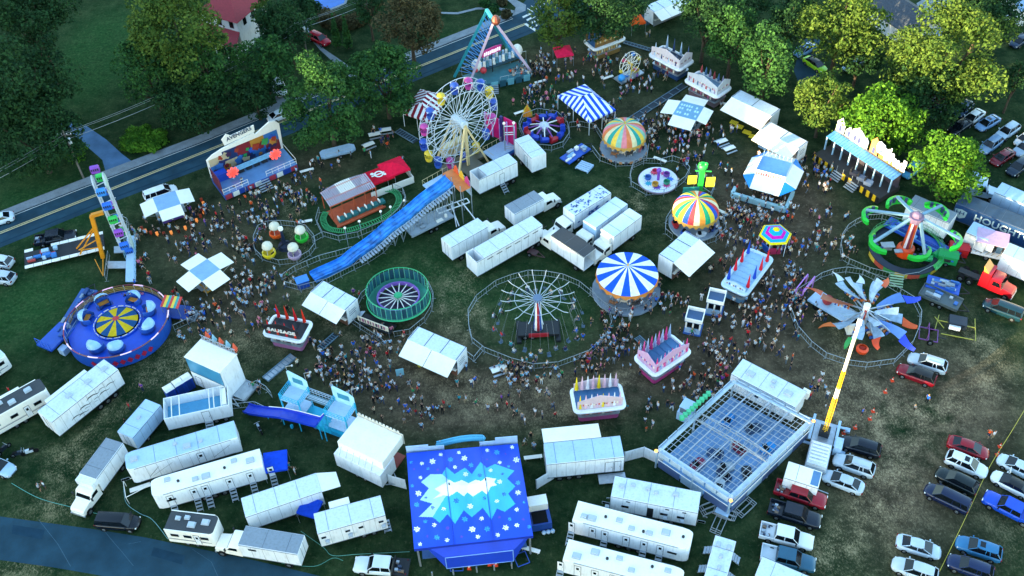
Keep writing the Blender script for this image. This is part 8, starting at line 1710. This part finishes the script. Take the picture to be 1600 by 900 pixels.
k = MB(); [k.bar(p,q,.08,.08) for p,q in (((L/2,-W/2,.9),(L/2+2,-W/2+.5,.9)),((L/2+2,-W/2+.5,.9),(L/2+2,W/2,.9)),((L/2,W/2,.9),(L/2+2,W/2,.9)))]; k.box(L/2+.05,-W/2+.6,.3,L/2+1.8,W/2,.8); k.build('side_platform', ALU, r_); k = MB(); k.bar((L/2,-1.2,.6),(L/2+1.6,-1.9,.4),.12,.12); k.bar((L/2,-2.0,.6),(L/2+1.6,-1.9,.4),.12,.12); k.build('hitch', GALV, r_)
r_ = thing('stacked_game_trailer', 'white game trailer with a raised roof box and a prize front, beside the snowflake tent', 'game trailer', G(574,735), rad(-31)); L, W = 6.6, 2.9
k = MB(); k.box(-L/2,-W/2,.7,L/2,W/2,3.2); k.build('lower_body', WHITE, r_); k = MB(); k.box(-L/2+.15,-W/2+.9,3.203,L/2-.1,W/2+2.2,4.6); k.build('raised_roof', WHITE2, r_); k = MB(); [k.bar((-L/2+.8+i*.9,-W/2+.1,3.25),(-L/2+.6+i*.9,-W/2+.88,3.9),.06,.06) for i in range(6)]; k.build('strut', ALU, r_)
k = MB(); k.box(-L/2,W/2+2.25,3.0,L/2,W/2+2.3,4.9); [k.box(-L/2+.3+i*.5,W/2+2.2,4.9,-L/2+.6+i*.5,W/2+2.26,5.3) for i in range(12)]; k.build('front_sign', paint('#c8c4b8'), r_); k = MB(); k.box(-L/2,W/2+.05,.7,L/2,W/2+2.0,.85,0); [k.cbox(-L/2+.5+i*.6,W/2+.4,1.6+.4*(i%3),.4,.4,.5,1+i%3) for i in range(10)]; k.build('prize_shelves', [paint('#8a3a30'), paint('#c22a2a'), paint('#2d5fae'), paint('#d8b22a')], r_)
undercarriage(r_, L, W, .68, 2, True, xw=-.5); k = MB(); k.bar((L/2,.9,.6),(L/2+1.3,0,.45),.1,.1); k.bar((L/2,-.9,.6),(L/2+1.3,0,.45),.1,.1); k.build('hitch', GALV, r_)
# ticket booths
def booth(px, py, label):
    r_ = thing('ticket_booth', label, 'ticket booth', G(px, py), rad(-20), 'white ticket booths'); k = MB(); k.box(-1,-1,.2,1,1,1.1,0); k.box(-1.15,-1.15,0,1.15,1.15,.197,1); k.build('base', [PALEBL, paint('#2a5fa8')], r_)
    k = MB(); [k.box(x-.1,y-.1,1.1,x+.1,y+.1,2.4) for x in (-.9,0,.9) for y in (-.9,.9)]; k.build('posts', WHITE2, r_); MB().box(-.85,-.85,1.103,.85,.85,2.3).build('glazing', GLASS, r_); k = MB(); k.box(-1.15,-1.15,2.4,1.15,1.15,2.5,1)
    [k.box(*q,0) for q in ((-1.15,-1.15,2.503,1.15,-1.03,3.1),(-1.15,1.03,2.503,1.15,1.15,3.1),(-1.15,-1.027,2.503,-1.03,1.027,3.1),(1.03,-1.027,2.503,1.15,1.027,3.1))]; k.build('parapet', [WHITE2, paint('#3a5a80')], r_)
booth(1083,514,'white ticket booth nearer the magenta food stand'); booth(1116,485,'white ticket booth nearer the boat-shaped stand')
r_ = thing('ticket_booth', 'small cluttered grey booth at the left corner of the bumper car ride', 'booth', G(1071,652), rad(-35)); MB().box(-.9,-.8,0,.9,.8,1.5).build('counter', PALEBL, r_); MB().box(-.6,-.7,1.503,.6,.7,2.6).build('cabin', paint('#5f6f80'), r_); MB().box(-.7,-.8,2.603,.7,.8,2.7).build('roof', PALEBL, r_)
r_ = thing('operator_booth', 'blue and white operator booth at the right side of the snowflake tent', 'booth', G(841,812), rad(8)); MB().box(-1.3,-1.6,.3,1.3,1.6,1.6).build('base', paint('#17408c'), r_); MB().box(-1.0,.2,1.603,1.2,1.5,2.8).build('cabin', WHITE2, r_); MB().box(-.8,-1.4,1.603,.9,.1,1.7).build('dark_deck', BLACK, r_); k = MB(); [k.blob((.3+.5*i,-1.9,.3),.28) for i in range(3)]; k.build('barrels', PALEBL, r_)
# low ramps and cable ramps, benches, tables
DRK = mat('cable_ramp','#20303c',.6,.1,.3,2)
def ramp(p, q, w, label, m=DRK, rails=True, name='ramp', h=.14):
    c, a, L = axis(p, q); r_ = thing(name, label, 'ramp', c, a); MB().box(-L/2,-w/2,.0,L/2,w/2,h).build('deck', m, r_)
    if rails: k = MB(); [k.box(-L/2,s_*w/2-.05,h+.002,L/2,s_*w/2+.05,h+.12) for s_ in (-1,1)]; [k.box(-L/2+i*L/8,-w/2+.06,h+.002,-L/2+.08+i*L/8,w/2-.06,h+.06) for i in range(8)]; k.build('edge_rail', paint('#5f7886'), r_)
ramp((415,594),(459,557),1.1,'long grey stair frame lying on the grass below the red-flag stand',ALU); ramp((980,192),(1070,134),1.2,'long dark ramp across the grass between the pastel carousel and the white food stand'); ramp((975,67),(1016,79),.8,'dark cable ramp beside the blue skirted food stand')
ramp((621,205),(650,222),1.2,'dark cable ramp left of the Ferris wheel'); ramp((500,546),(525,524),.9,'dark cable ramp right of the red-flag stand'); ramp((995,528),(1008,540),.9,'dark cable ramp behind the magenta food stand')
def bench(px, py, a, label, L=2.2, w=.5, h=.45, m=WHITE2, name='bench', cat='bench'):
    r_ = thing(name, label, cat, G(px, py), rad(a)); MB().box(-L/2,-w/2,h-.06,L/2,w/2,h).build('seat', m, r_)
    for x in (-L/2+.2,L/2-.2): MB().box(x-.04,-w/2+.05,0,x+.04,w/2-.05,h-.063).build('leg', ALU, r_)
for a in ((949,124,25,'white bench near the miniature wheel'),(845,130,20,'white bench right of the pendulum ride platform'),(813,178,25,'white bench beside the orange pointed tent'),(1031,252,-35,'white bench behind the teacup fence'),(1128,334,-40,'white bench right of the multicoloured dome'),(477,349,12,'white bench by the train station'),(480,269,20,'white bench below the painted show ride'),(1132,165,-35,'white plank on the grass beside the cross-shaped stand with roof letters'),(833,717,5,'white bench right of the snowflake tent'),(829,861,-20,'white bench below the snowflake tent corner')): bench(*a)
def table(px, py, a, label):
    r_ = thing('picnic_table', label, 'picnic table', G(px, py), rad(a)); MB().box(-.95,-.4,.7,.95,.4,.76).build('table_top', WHITE2, r_); [MB().box(-.95,s_*.75-.14,.42,.95,s_*.75+.14,.47).build('bench_seat', ALU, r_) for s_ in (-1,1)]; k = MB(); [k.bar((x,-.8,.05),(x,0,.7),.06,.06) or k.bar((x,.8,.05),(x,0,.7),.06,.06) for x in (-.7,.7)]; k.build('frame', DARK, r_)
for a in ((1127,226,25,'picnic table left of the long awning trailer'),(1139,237,25,'lower picnic table beside the blue and white stand'),(586,215,15,'white picnic table under the round tree pair'),(603,208,10,'picnic table between the round trees and the maroon tent'),(577,231,30,'small white table on the grass below the round trees'),(779,582,20,'picnic table below the swing ring fence')): table(*a)
for i,(x,y) in enumerate(((1147,192),(1155,198),(1167,207),(1177,214))):
    r_ = thing('yellow_mat', ['first','second','third','last'][i]+' yellow slatted mat from the top left in the row below the long awning trailers', 'mat', G(x,y), rad(-35), 'yellow mats in a row'); MB().box(-.65,-.45,0,.65,.45,.12).build('frame', paint('#b8a81c'), r_); k = MB(); [k.box(-.6+i2*.25,-.4,.122,-.48+i2*.25,.4,.16) for i2 in range(5)]; k.build('slats', paint('#d8c83a'), r_)
r_ = thing('slatted_rack', 'pale slatted rack lying on the grass below the octopus ride', 'rack', G(913,262), rad(-35)); k = MB(); [k.box(-1.1,-.9+i*.42,.1,1.1,-.62+i*.42,.3) for i in range(5)]; [k.box(x,-.95,0,x+.12,.95,.1) for x in (-1.1,1.0)]; k.build('slats', PALEBL, r_)
r_ = thing('light_cart', 'white boat-shaped cart on wheels under the big round trees', 'cart', G(528,243), rad(18)); k = MB(); k.loft([[(x,-w_,.5),(x,w_,.5),(x,w_*1.3,1.0),(x,-w_*1.3,1.0)] for x,w_ in ((-2.7,.5),(-2.2,.8),(2.2,.8),(2.9,.4))]); k.build('hull', PALEBL, r_); [wheel(r_, .3, s_*.9, .3, .18) for s_ in (-1,1)]; k = MB(); [k.tube((x,-.9,1.0),(x,-.9,1.5),.03) for x in (-2,0,2)]; k.tube((-2,-.9,1.5),(2,-.9,1.5),.03); k.build('rail', ALU, r_)
r_ = thing('dark_cart', 'small dark two-wheeled cart with a drawbar beside the long semi-trailer', 'cart', G(834,398), rad(-35)); k = MB(); k.box(-.8,-.5,.4,.6,.5,.6); k.bar((.6,.4,.5),(1.9,0,.4),.08,.08); k.bar((.6,-.4,.5),(1.9,0,.4),.08,.08); k.build('frame', paint('#4a3034'), r_); [wheel(r_, -.3, s_*.65, .34, .2) for s_ in (-1,1)]
r_ = thing('rubbish_bin', 'yellow round bin on the grass below the two-awning game trailer', 'bin', G(656,571)); MB().lathe([(.3,0),(.36,.8),(.3,.95),(.01,1.0)],12).build('drum', paint('#c8b02a'), r_)
r_ = thing('balloon_bundle', 'teal striped board standing near the hexagonal tent', 'sign board', G(626,590)) ; MB().panel((-.5,0,.3),(.5,.2,.3),(.5,.2,1.6),(-.5,0,1.6),.06).build('board', paint('#7fb4c4'), r_); r_['label'] = 'leaning pale blue board in the crowd below the round cage ride'
for i,(x,y,lb) in enumerate(((1394,595,'orange cone nearest the maroon SUV'),(1383,613,'orange cone, second below the maroon SUV'),(1364,643,'orange cone midway between the maroon SUV and the mast truck'),(1359,655,'lower of the two orange cones close together near the mast'),(1336,669,'orange cone nearest the mast truck'),(1562,698,'upper orange cone beside the dark red sedan'),(1558,711,'lower orange cone beside the dark red sedan'),(765,882,'left of three orange cones below the snowflake tent'),(769,880,'middle of three orange cones below the snowflake tent'),(775,883,'right of three orange cones below the snowflake tent'),(733,888,'lone orange cone left of the three cones below the snowflake tent'),(1318,677,'orange cone beside the black SUV near the mast truck'))):
    r_ = thing('traffic_cone', lb, 'traffic cone', G(x,y), 0, 'orange traffic cones'); k = MB(); k.box(-.22,-.22,0,.22,.22,.05,0); k.lathe([(.16,.05),(.11,.35)],10,0); k.lathe([(.11,.35),(.09,.5)],10,1); k.lathe([(.09,.5),(.03,.75),(.001,.75)],10,0); k.build('cone', [paint('#e0441c'), WHITE2], r_)
# rope line, hoses
def rope(pts, label, m, r=.03, z=.04, name='hose', cat='hose'):
    W = [G(*p,z) for p in pts]; k = MB()
    for i in range(len(W)-1):
        p0, p1, p2, p3 = W[max(0,i-1)], W[i], W[i+1], W[min(len(W)-1,i+2)]; pr = p1
        for j in range(1,7): t = j/6; q = .5*((2*p1)+(p2-p0)*t+(2*p0-5*p1+4*p2-p3)*t*t+(3*p1-p0-3*p2+p3)*t**3); k.tube(pr,q,r,n=4); pr = q
    tag(k.build(name, m), label, cat)
rope([(1604,635),(1580,675),(1546,730),(1513,800),(1484,860),(1462,905)],'long yellow rope line between the two rows of parked cars',paint('#c8b43a'),.035,.5,'rope','rope')
rope([(18,755),(60,778),(110,792),(157,804)],'pale green hose from the left edge to the black minivan',paint('#5fa89a')); rope([(193,755),(197,785),(218,802),(238,812),(262,842)],'pale green hose curling beside the bunkhouse trailer hitch',paint('#7fb0b4'))
rope([(470,830),(505,855),(520,868),(560,866),(640,862)],'pale cable on the grass above the white flatbed truck',paint('#5fa090')); rope([(440,880),(490,885),(520,872),(536,876)],'second pale cable beside the mottled-roof truck',paint('#4f9080'))
rope([(700,660),(705,690)],'thin cable on the worn grass',paint('#8fb0a0')) if False else None
r_ = thing('awning_frame', 'white tow frame in front of the left bunkhouse trailer', 'frame', G(216,768), rad(20)); k = MB(); [k.bar(p,q,.07,.07) for p,q in (((-1.2,-1.3,1.4),(1.6,-.7,1.4)),((-1.2,1.3,1.4),(1.6,.8,1.4)),((-1.2,-1.3,1.4),(-1.2,1.3,1.4)),((-1.2,-1.3,0),(-1.2,-1.3,1.4)),((-1.2,1.3,0),(-1.2,1.3,1.4)))]; k.box(-.8,-.3,.6,1.6,.3,.68); k.build('frame', WHITE2, r_)
for i,(x,y,a,lb) in enumerate(((714,885,0,'blue square frame lying below the snowflake tent'),(815,876,20,'blue square frame tilted below the snowflake tent corner'))):
    r_ = thing('steel_frame', lb, 'frame', G(x,y), rad(a)); k = MB(); [k.bar(p,q,.08,.08) for p,q in (((-.7,-.7,.3),(.7,-.7,.3)),((.7,-.7,.3),(.7,.7,.5)),((.7,.7,.5),(-.7,.7,.5)),((-.7,.7,.5),(-.7,-.7,.3)))]; k.build('frame', paint('#2a4fa8'), r_)
# ---------------------------------------------------------------- people
SHIRT = [('white','#dcdfe2'),('pale blue','#9cc0dc'),('black','#15171b'),('grey','#7d868f'),('navy','#1b2c54'),('red','#c0202c'),('teal','#2a8f9c'),('pink','#d87a98'),('orange','#e0582a'),('light grey','#b4bcc4'),('bright blue','#2468d0'),('maroon','#6a1a2c'),('beige','#bfa98c'),('green','#2f8a58'),('purple','#7a3fa0'),('cream','#d8d0bc')]
SW = [22,16,15,10,9,4,4,3,2,10,6,2,2,1.5,1.2,5]
PANT = [('black trousers','#17191d'),('blue jeans','#2c3f60'),('grey shorts','#6c747c'),('tan shorts','#a08c6c'),('white shorts','#cfd3d6'),('navy shorts','#1d2a48')]
PW = [11,10,3,2,1,5]
HAIR = [('dark','#1c1512'),('brown','#4a3022'),('blond','#b08a50'),('grey','#8f8c88')]
HWt = [9,7,3,2]
def fmat(kind, n, h): return mat('cloth_%s_%s' % (kind, n.replace(' ', '_')), h, .85, 0, 0)
def skin_body(nm, J, E, Rd, mats_fn):
    me = bpy.data.meshes.new('t'); me.from_pydata(J, E, []); o = bpy.data.objects.new('t', me); COL.objects.link(o)
    m = o.modifiers.new('s', 'SKIN'); m.use_smooth_shade = True
    me.skin_vertices[0].data[0].use_root = True
    for i, r in enumerate(Rd): me.skin_vertices[0].data[i].radius = r if isinstance(r, tuple) else (r, r); me.skin_vertices[0].data[i].use_root = (i == 0)
    s_ = o.modifiers.new('u', 'SUBSURF'); s_.levels = 1
    dg = bpy.context.evaluated_depsgraph_get(); out = bpy.data.meshes.new_from_object(o.evaluated_get(dg)); bpy.data.objects.remove(o); bpy.data.meshes.remove(me)
    out.name = nm; out.materials.clear()
    for n in ('skin','hair','top','bottom','shoe'): out.materials.append(None)
    for p in out.polygons: p.material_index = mats_fn(p.center); p.use_smooth = True
    return out
def body(nm, pose, long=False, longhair=False):
    # joints: 0 pelvis 1 chest 2 neck 3 head 4 crown ; arms ; legs
    J = [(0,0,.95),(0,.0,1.18),(0,.02,1.38),(0,.02,1.5),(0,.0,1.6),(0,.0,1.72)]; Rd = [(.15,.11),(.14,.1),(.17,.1),.055,.1,.075]; E = [(0,1),(1,2),(2,3),(3,4),(4,5)]
    def add(p, r, par): J.append(p); Rd.append(r); E.append((par, len(J)-1)); return len(J)-1
    sw = {'stand':0,'walk':1,'hold':0,'sit':0,'wave':0}[pose]
    for s_ in (-1, 1):
        sh = add((s_*.2,0,1.4),.058,2)
        if pose == 'walk': el = add((s_*.26,-.12*s_,1.14),.042,sh); ha = add((s_*.24,-.3*s_-.05,.95),.034,el)
        elif pose == 'hold': el = add((s_*.26,.02,1.14),.042,sh); ha = add((s_*.12,-.3,1.16),.034,el)
        elif pose == 'wave' and s_ == 1: el = add((.38,-.05,1.5),.042,sh); ha = add((.36,-.12,1.76),.034,el)
        elif pose == 'sit': el = add((s_*.27,-.05,1.15),.042,sh); ha = add((s_*.2,-.3,1.1),.034,el)
        else: el = add((s_*.27,.03,1.13),.042,sh); ha = add((s_*.27,-.04,.88),.034,el)
        add((J[ha][0],J[ha][1]-.03,J[ha][2]-.09),.028,ha)
        hp = add((s_*.1,0,.88),.085,0)
        if pose == 'sit': kn = add((s_*.12,-.42,.86),.062,hp); an = add((s_*.12,-.48,.45),.042,kn); add((s_*.12,-.62,.4),.04,an)
        elif pose == 'walk': kn = add((s_*.1,-.12-.1*s_,.5),.062,hp); an = add((s_*.1,.06-.26*s_ if s_>0 else .3,.09 if s_>0 else .16),.04,kn); add((s_*.1,J[an][1]-.14,.05 if s_>0 else .08),.04,an)
        else: kn = add((s_*.11,-.02,.5),.062,hp); an = add((s_*.12,.02,.09),.042,kn); add((s_*.13,-.12,.05),.042,an)
    shorts = not long
    def fn(c):
        x, y, z = c
        if z > 1.5: return 1 if (y > -.02 or z > 1.68) else 0
        if longhair and z > 1.3 and y > .07: return 1
        if z > 1.44: return 0
        if abs(x) > .22 and z > .7: return 2 if z > 1.2 else 0
        if pose == 'hold' and y < -.12 and z > 1: return 0
        if pose == 'sit':
            if y < -.16 and z > 1.0: return 0
            if z > .93 and y > -.15: return 2
            if y < -.36 and z < .8: return 4 if z < .47 else (0 if shorts else 3)
            return 3
        if z > .93: return 2
        if z < .1: return 4
        if shorts and z < .55: return 0
        return 3
    return skin_body(nm, J, E, Rd, fn)
POSES = [('stand',1,0),('stand',1,1),('walk',0,0),('walk',1,1),('hold',0,1),('hold',1,0),('wave',1,0)]
PM = [body('person', p, bool(l), bool(h)) for p, l, h in POSES]; SITM = body('person', 'sit', True, False)
SHOE = mat('shoe_dark', '#2a2a2c', .7, 0, 0)
LM = [('the snowflake tent',735,780),('the bumper car ride',1147,690),('the magenta food stand',1035,560),('the pink skirted food stand',935,625),('the swing ring fence',845,580),('the two-awning game trailer by the cage ride',680,560),('the cyan tower slide',480,620),('the dark red-flag stand',450,520),('the spinning tub ride entrance',285,500),('the cross-shaped stand with four awnings',330,450),('the orange-fenced cross stand',265,340),('the painted show ride',405,290),('the balloon ride',445,375),('the train station',550,310),('the Ferris wheel',720,220),('the pendulum ride',775,110),('the blue and white striped tent',915,165),('the pastel carousel',974,230),('the miniature wheel',983,115),('the roof-letter cross stand',1075,180),('the castle ride',1320,285),('the blue and white letter-board stand',1204,280),('the multicoloured dome ride',1084,350),('the hexagonal tent',1207,370),('the boat-shaped food stand',1165,430),('the white ticket booths',1100,500),('the glider ride fence',1250,520),('the green claw ride fence',1320,400),('the mast truck',1285,690),('the round cage ride',620,480),('the portable toilets',285,620),('the blue and white carousel',978,460),('the lower road',100,760),('the parked cars on the right',1500,720),('the stacked game trailer',575,710),('the green frog tower',1095,290),('the red pop-up canopy',880,95),('the zipper ride',165,400)]
CL = [ # cx, cy, rx, ry, n
 (345,340,40,20,26),(295,375,28,28,24),(360,375,30,25,26),(330,395,60,20,20),(395,330,35,18,26),(425,310,35,14,30),(380,300,15,8,8),(460,285,20,12,8),(490,265,22,14,5),(425,345,25,18,16),(395,370,20,25,16),
 (385,425,18,30,22),(370,480,50,16,34),(330,490,30,14,18),(420,450,20,20,20),(445,455,25,14,14),(405,500,8,22,14),(350,520,25,10,7),(300,500,14,20,14),(290,520,12,10,6),(265,450,20,20,5),(250,370,16,10,4),
 (480,320,14,16,14),(505,300,14,10,8),(470,360,12,6,4),(535,265,30,14,5),(610,215,20,14,8),(600,235,40,10,4),(640,250,10,8,4),
 (545,505,16,16,10),(490,540,10,10,10),(560,475,10,10,5),(600,530,14,12,16),(618,545,8,12,8),(565,560,35,14,30),(515,580,18,22,36),(500,570,14,12,12),(580,590,30,14,20),(560,610,20,10,10),(600,600,12,14,14),(475,600,12,12,8),
 (625,625,25,14,6),(640,650,30,12,12),(665,655,12,8,8),(690,610,40,30,10),(740,620,30,30,7),(780,580,25,8,10),(800,620,20,30,9),(720,580,20,14,5),(560,635,20,10,4),(610,660,20,14,4),
 (820,650,30,20,12),(850,610,24,10,10),(810,600,14,16,14),(850,585,50,6,26),(910,572,30,6,22),(935,555,18,10,18),(950,540,12,14,12),(965,505,12,12,14),(985,490,14,10,10),(975,535,20,14,18),(985,560,12,14,12),(960,480,10,6,3),(1000,480,14,8,6),(880,600,16,8,4),(870,690,40,8,4),
 (1000,640,30,14,10),(1050,610,20,8,8),(1085,605,24,10,10),(1070,590,12,8,6),(1025,665,30,14,5),(1125,580,12,30,26),(1110,600,8,20,12),(1135,560,18,8,8),(1180,540,40,30,10),(1100,560,30,14,6),
 (1050,480,25,16,10),(1010,470,14,14,12),(1040,460,14,12,8),(1085,465,14,10,6),(1080,520,14,8,6),(1100,540,20,12,6),(1135,520,18,22,14),(1180,490,30,30,34),(1215,470,30,30,40),(1200,440,22,20,22),(1220,520,25,25,18),(1150,510,24,14,8),(1240,440,14,20,12),(1165,550,30,10,8),
 (1145,400,30,14,5),(1110,420,20,14,8),(1075,440,14,12,5),(1170,360,18,30,44),(1150,350,14,25,26),(1130,370,8,18,10),(1185,340,12,16,10),(1160,395,20,10,8),(1205,400,10,8,5),(1240,405,24,30,22),(1255,380,24,22,16),(1225,350,18,18,8),(1270,360,20,22,10),(1290,390,20,20,8),(1245,420,10,12,8),
 (1230,240,12,8,8),(1265,275,20,18,24),(1245,265,12,14,10),(1290,285,20,14,8),(1300,300,8,8,3),(1215,335,14,12,12),(1170,300,20,12,14),(1190,310,20,10,12),(1145,320,14,16,10),(1230,330,14,10,6),(1320,330,20,22,6),(1285,330,16,25,7),(1325,400,10,12,5),(1140,285,14,14,6),(1110,260,22,24,10),(1130,215,20,10,4),
 (1065,235,12,30,36),(1050,215,18,14,16),(1085,225,12,20,10),(1025,220,22,14,20),(1040,190,16,10,12),(1010,205,12,10,8),(1075,260,10,10,6),(1100,205,25,8,10),(1130,210,10,6,5),
 (845,105,30,18,30),(880,120,30,16,26),(850,150,25,18,22),(830,130,20,20,16),(900,100,20,10,8),(920,125,16,10,10),(945,100,14,18,18),(960,90,10,8,8),(990,145,22,14,16),(970,155,14,8,6),(1015,135,14,10,7),(1000,90,14,10,6),(835,165,14,14,12),(870,175,12,6,4),(905,170,12,6,4),(810,130,14,14,10),(1020,110,14,6,4),(965,170,10,6,4),(1005,60,10,6,3),(930,78,18,4,4),(1045,120,20,5,5),(1110,155,20,5,4),
 (880,185,14,8,5),(925,195,20,6,10),(955,190,14,6,6),(1000,195,12,6,6),(915,45,30,4,2),
 (1235,560,20,12,3),(1265,610,10,12,7),(1285,608,10,4,4),(1278,628,14,4,4),(1245,500,8,22,16),(1235,470,6,12,10),(1340,650,14,8,3),(1435,632,8,3,3),(1355,405,20,10,4),(1180,250,8,4,3),
 (185,650,60,20,2),(70,765,10,6,2),(455,740,10,4,2),(227,605,4,2,1),(15,612,5,2,1),(1545,685,5,3,2),(225,430,14,20,8),(210,400,6,30,14),(215,470,20,8,8),(190,365,10,6,3),(395,610,6,4,2),(420,620,10,6,3)]
BAD = [(735,780,100,85),(1147,690,105,85),(845,510,105,60),(1035,555,36,34),(932,622,44,22),(450,520,36,18),(190,515,76,55),(328,430,30,20),(974,228,34,26),(1084,350,38,30),(978,450,48,36),(625,470,46,42),(1165,430,30,34),(1207,372,22,20),(1204,275,38,28),(915,160,38,22),(1075,180,36,20),(265,325,40,22),(445,385,46,26),(1345,505,92,62),(1412,390,88,38),(1028,283,36,20),(1083,510,14,14),(1116,480,14,14),(560,315,50,22),(1320,285,40,30),(345,590,34,34),(480,640,70,30),(680,545,44,24),(512,468,44,26),(850,205,36,24),(405,275,60,22)]
spots = []
for cx, cy, rx, ry, n in CL:
    left = int(n*.82+.5)
    while left > 0:
        for t in range(12):
            a = R.random()*2*PI; k = math.sqrt(R.random())*1.25; x, y = cx+rx*k*math.cos(a), cy+ry*k*math.sin(a)
            if not any(abs(x-b[0]) < b[2]*.82 and abs(y-b[1]) < b[3]*.82 and ((x-b[0])/b[2])**2+((y-b[1])/b[3])**2 < .8 for b in BAD): break
        else: left -= 1; continue
        g0 = G(x, y); m = min(left, R.choice((1,2,2,3,3,4,5,6))); left -= m
        for _ in range(m):
            for t in range(8):
                p = g0+Vector((R.gauss(0,.32+.17*m), R.gauss(0,.32+.17*m), 0))
                if all((p.x-q[0].x)**2+(p.y-q[0].y)**2 > .2 for q in spots[-60:]): q = PX(p); spots.append((p, q[0], q[1])); break
spots.sort(key=lambda q: -scl(q[1], q[2]))
used = set(); RP = random.Random(77); NIND = 268
def pick(L, W): return RP.choices(L, W)[0]
def dress(o, sh, pa, ha, sk):
    for i, m in enumerate((SKINM[sk], fmat('hair', ha[0], ha[1]), fmat('shirt', sh[0], sh[1]), fmat('legwear', pa[0], pa[1]), SHOE)):
        o.material_slots[i].link = 'OBJECT'; o.material_slots[i].material = m
for p, x, y in spots[:NIND]:
    lm = min(LM, key=lambda l: (l[1]-x)**2+((l[2]-y)*1.3)**2)
    side = ('left of' if x < lm[1]-25 else 'right of' if x > lm[1]+25 else ('behind' if y < lm[2] else 'in front of'))
    for _ in range(60):
        sh, pa, ha = pick(SHIRT, SW), pick(PANT, PW), pick(HAIR, HWt); key = (lm[0], side, sh[0], pa[0], ha[0])
        if key not in used: break
    used.add(key); ip = RP.choices(range(7), [5,4,5,4,3,2,.5])[0]
    o = bpy.data.objects.new('person', PM[ip]); COL.objects.link(o); s_ = RP.choice((1,1,1,.97,.93,1.04,.75,.68)) ; o.location = p; o.rotation_euler = (0,0,RP.random()*2*PI); o.scale = (s_,)*3
    dress(o, sh, pa, ha, RP.choice((0,0,2,1)))
    what = 'child' if s_ < .8 else 'person'; verb = ['standing','standing','walking','walking','holding something','holding something','waving'][ip]
    lb = '%s-haired %s in %s top and %s %s %s %s' % (ha[0], what, sh[0], pa[0], verb, side, lm[0]); tag(o, ' '.join(lb.split()[:16]), 'person', 'people at the fairground')
# the rest of the crowd, farther off, as one mass
cv = []; cf = []; cm = []; names = [m for m in []]; MATS = list(SKINM)+[fmat('hair', *h) for h in HAIR]+[fmat('shirt', *s) for s in SHIRT]+[fmat('legwear', *s) for s in PANT]+[SHOE]
base = [(np.array([v.co for v in m.vertices]), [tuple(p.vertices) for p in m.polygons], [p.material_index for p in m.polygons]) for m in PM]
off_ = 0
for p, x, y in spots[NIND:]:
    V, Fs, Ms = base[RP.choices(range(7), [5,4,5,4,3,2,.5])[0]]; s_ = RP.choice((1,1,1,.97,.93,1.04,.72)); a = RP.random()*2*PI; c_, s2 = math.cos(a), math.sin(a)
    W = np.stack([V[:,0]*c_-V[:,1]*s2+p.x/s_, V[:,0]*s2+V[:,1]*c_+p.y/s_, V[:,2]],1)*s_; cv.append(W); cf += [tuple(i+off_ for i in f) for f in Fs]; off_ += len(V)
    mp = (RP.choice((0,0,2,1)), 3+HAIR.index(pick(HAIR,HWt)), 7+SHIRT.index(pick(SHIRT,SW)), 23+PANT.index(pick(PANT,PW)), 29); cm += [mp[i] for i in Ms]
me = bpy.data.meshes.new('crowd'); me.from_pydata(np.concatenate(cv).tolist(), [], cf); [me.materials.append(m) for m in MATS]; me.polygons.foreach_set('material_index', cm); me.polygons.foreach_set('use_smooth', [True]*len(cf)); o = bpy.data.objects.new('crowd', me); COL.objects.link(o)
tag(o, 'distant crowd of fairgoers milling between the stands and rides', 'crowd', None, 'stuff'); print('people', len(spots))
# riders on the chair swing
for i, (p, a) in enumerate(SWING):
    o = bpy.data.objects.new('person', SITM); COL.objects.link(o); o.location = p+Vector((0,0,-.82)); o.rotation_euler = (0,0,a+PI/2); sh, pa, ha = pick(SHIRT,SW), pick(PANT,PW), pick(HAIR,HWt); dress(o, sh, pa, ha, RP.choice((0,2,1)))
    for _ in range(60):
        key = ('swing', sh[0], pa[0])
        if key not in used: break
        sh, pa = pick(SHIRT,SW), pick(PANT,PW)
    used.add(key); dress(o, sh, pa, ha, RP.choice((0,2,1))); tag(o, 'rider in %s top and %s seated on the chair swing ride' % (sh[0], pa[0]), 'person', 'riders on the chair swing')
